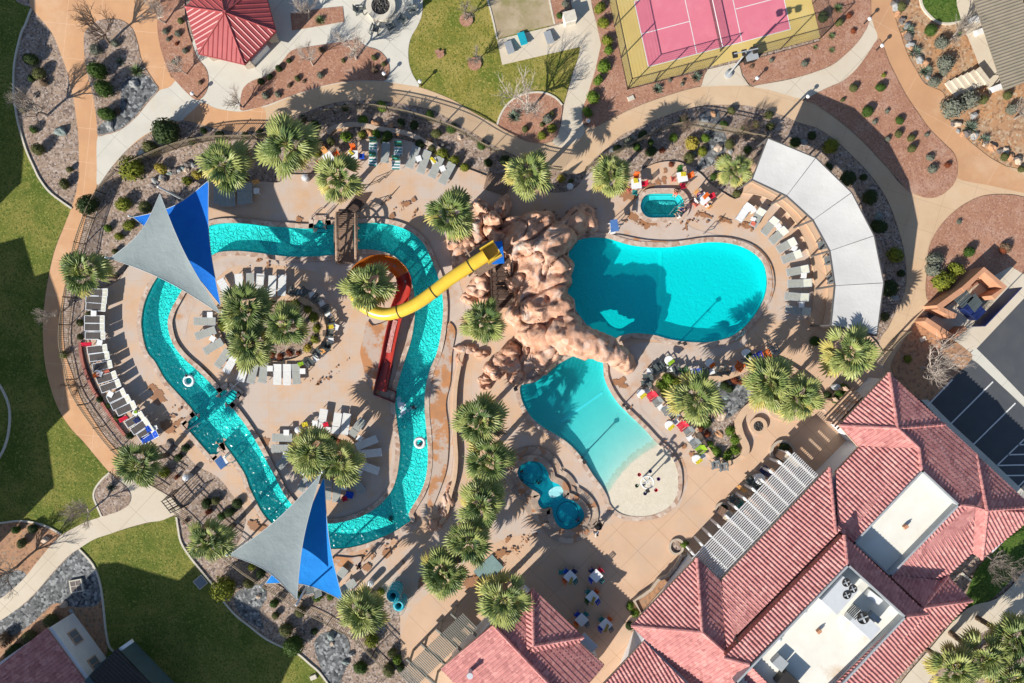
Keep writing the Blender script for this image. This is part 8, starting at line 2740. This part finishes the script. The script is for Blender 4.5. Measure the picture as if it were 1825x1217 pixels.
for x in (-.3, .3):
 for y in (-.25, .25):
  w_ = MB()
  w_.cyl((x, y - .03, .12), (x, y + .03, .12), .12, n=14)
  w_.build('wheel', 'metal_dark', pc)
MB().tube([Vector((-.35, -.22, .6)), Vector((-.6, -.22, .98)), Vector((-.6, .22, .98)), Vector((-.35, .22, .6))], .02).build('handle', 'chrome', pc)
for px, py, rz, c, lab in ((1288, 832, .0, 'grey', 'x'),):
 pass
o = thing('utility_cover', 'dark square drain cover in the shaded lower lawn', 'drain cover', (*W(358, 1037).xy, .0), R(40))
MB().box((0, 0, .05), (1.0, 1.0, .1)).build('frame', 'kerb', o)
MB().box((0, 0, .08), (.86, .86, .08)).build('grate', 'glass_tint', o)
o = thing('utility_cover', 'pale framed drain cover on the dark rock bed at lower left', 'drain cover', (*W(138, 1043).xy, .0), R(10))
MB().box((0, 0, .12), (1.15, 1.15, .2)).build('frame', 'kerb', o)
for x in (-.25, .25):
 for y in (-.25, .25):
  MB().box((x, y, .2), (.44, .44, .06)).build('grate', 'boulder_dark', o)
for px, py, lab in ((252, 272, 'small pale utility box beside the pale path'), (1124, 176, 'pale utility lid in the red strip below the court'), (559, 1206, 'small pale utility lid on the lower lawn'), (1643, 604, 'pale utility lid in the bed by the car park tree')):
 o = MB().box((0, 0, .08), (.62, .42, .16), .4, taper=.92).build('utility_box', 'kerb')
 o.location = (*W(px, py).xy, .03)
 tag(o, lab, 'utility box', 'utility boxes')
# ================================================================== CAMERA, SUN, SKY
cam = bpy.data.cameras.new('camera')
cam.sensor_width = 36
cam.sensor_fit = 'HORIZONTAL'
cam.lens = 36 * HC / (1825 / S)
cam.clip_end = 5000
co = bpy.data.objects.new('camera', cam)
C.objects.link(co)
co.location = (0, 0, HC)
co.rotation_euler = (0, 0, 0)
scene.camera = co
EL, AZ = R(30), R(46)
sv = Vector((-math.cos(AZ) * math.cos(EL), -math.sin(AZ) * math.cos(EL), math.sin(EL)))   # towards the sun
ld = bpy.data.lights.new('sun', 'SUN')
ld.energy = 5.0
ld.angle = R(.53)
ld.color = (1.0, .94, .85)
lo_ = bpy.data.objects.new('sun', ld)
C.objects.link(lo_)
lo_.rotation_euler = sv.to_track_quat('Z', 'Y').to_euler()
lo_.location = (0, 0, 80)
w = bpy.data.worlds.new('World')
scene.world = w
w.use_nodes = True
nt = w.node_tree
sk = nt.nodes.new('ShaderNodeTexSky')
sk.sky_type = 'NISHITA'
sk.sun_disc = False
sk.sun_elevation = EL
sk.sun_rotation = math.atan2(sv.x, sv.y)
sk.altitude = 900
nt.links.new(sk.outputs[0], nt.nodes['Background'].inputs[0])
nt.nodes['Background'].inputs[1].default_value = .088
scene.view_settings.view_transform = 'Standard'
scene.view_settings.look = 'None'
scene.view_settings.gamma = 1
scene.view_settings.exposure = .54
try:
 scene.cycles.max_bounces = 6
 scene.cycles.transparent_max_bounces = 16
 scene.cycles.use_denoising = True
except Exception:
 pass
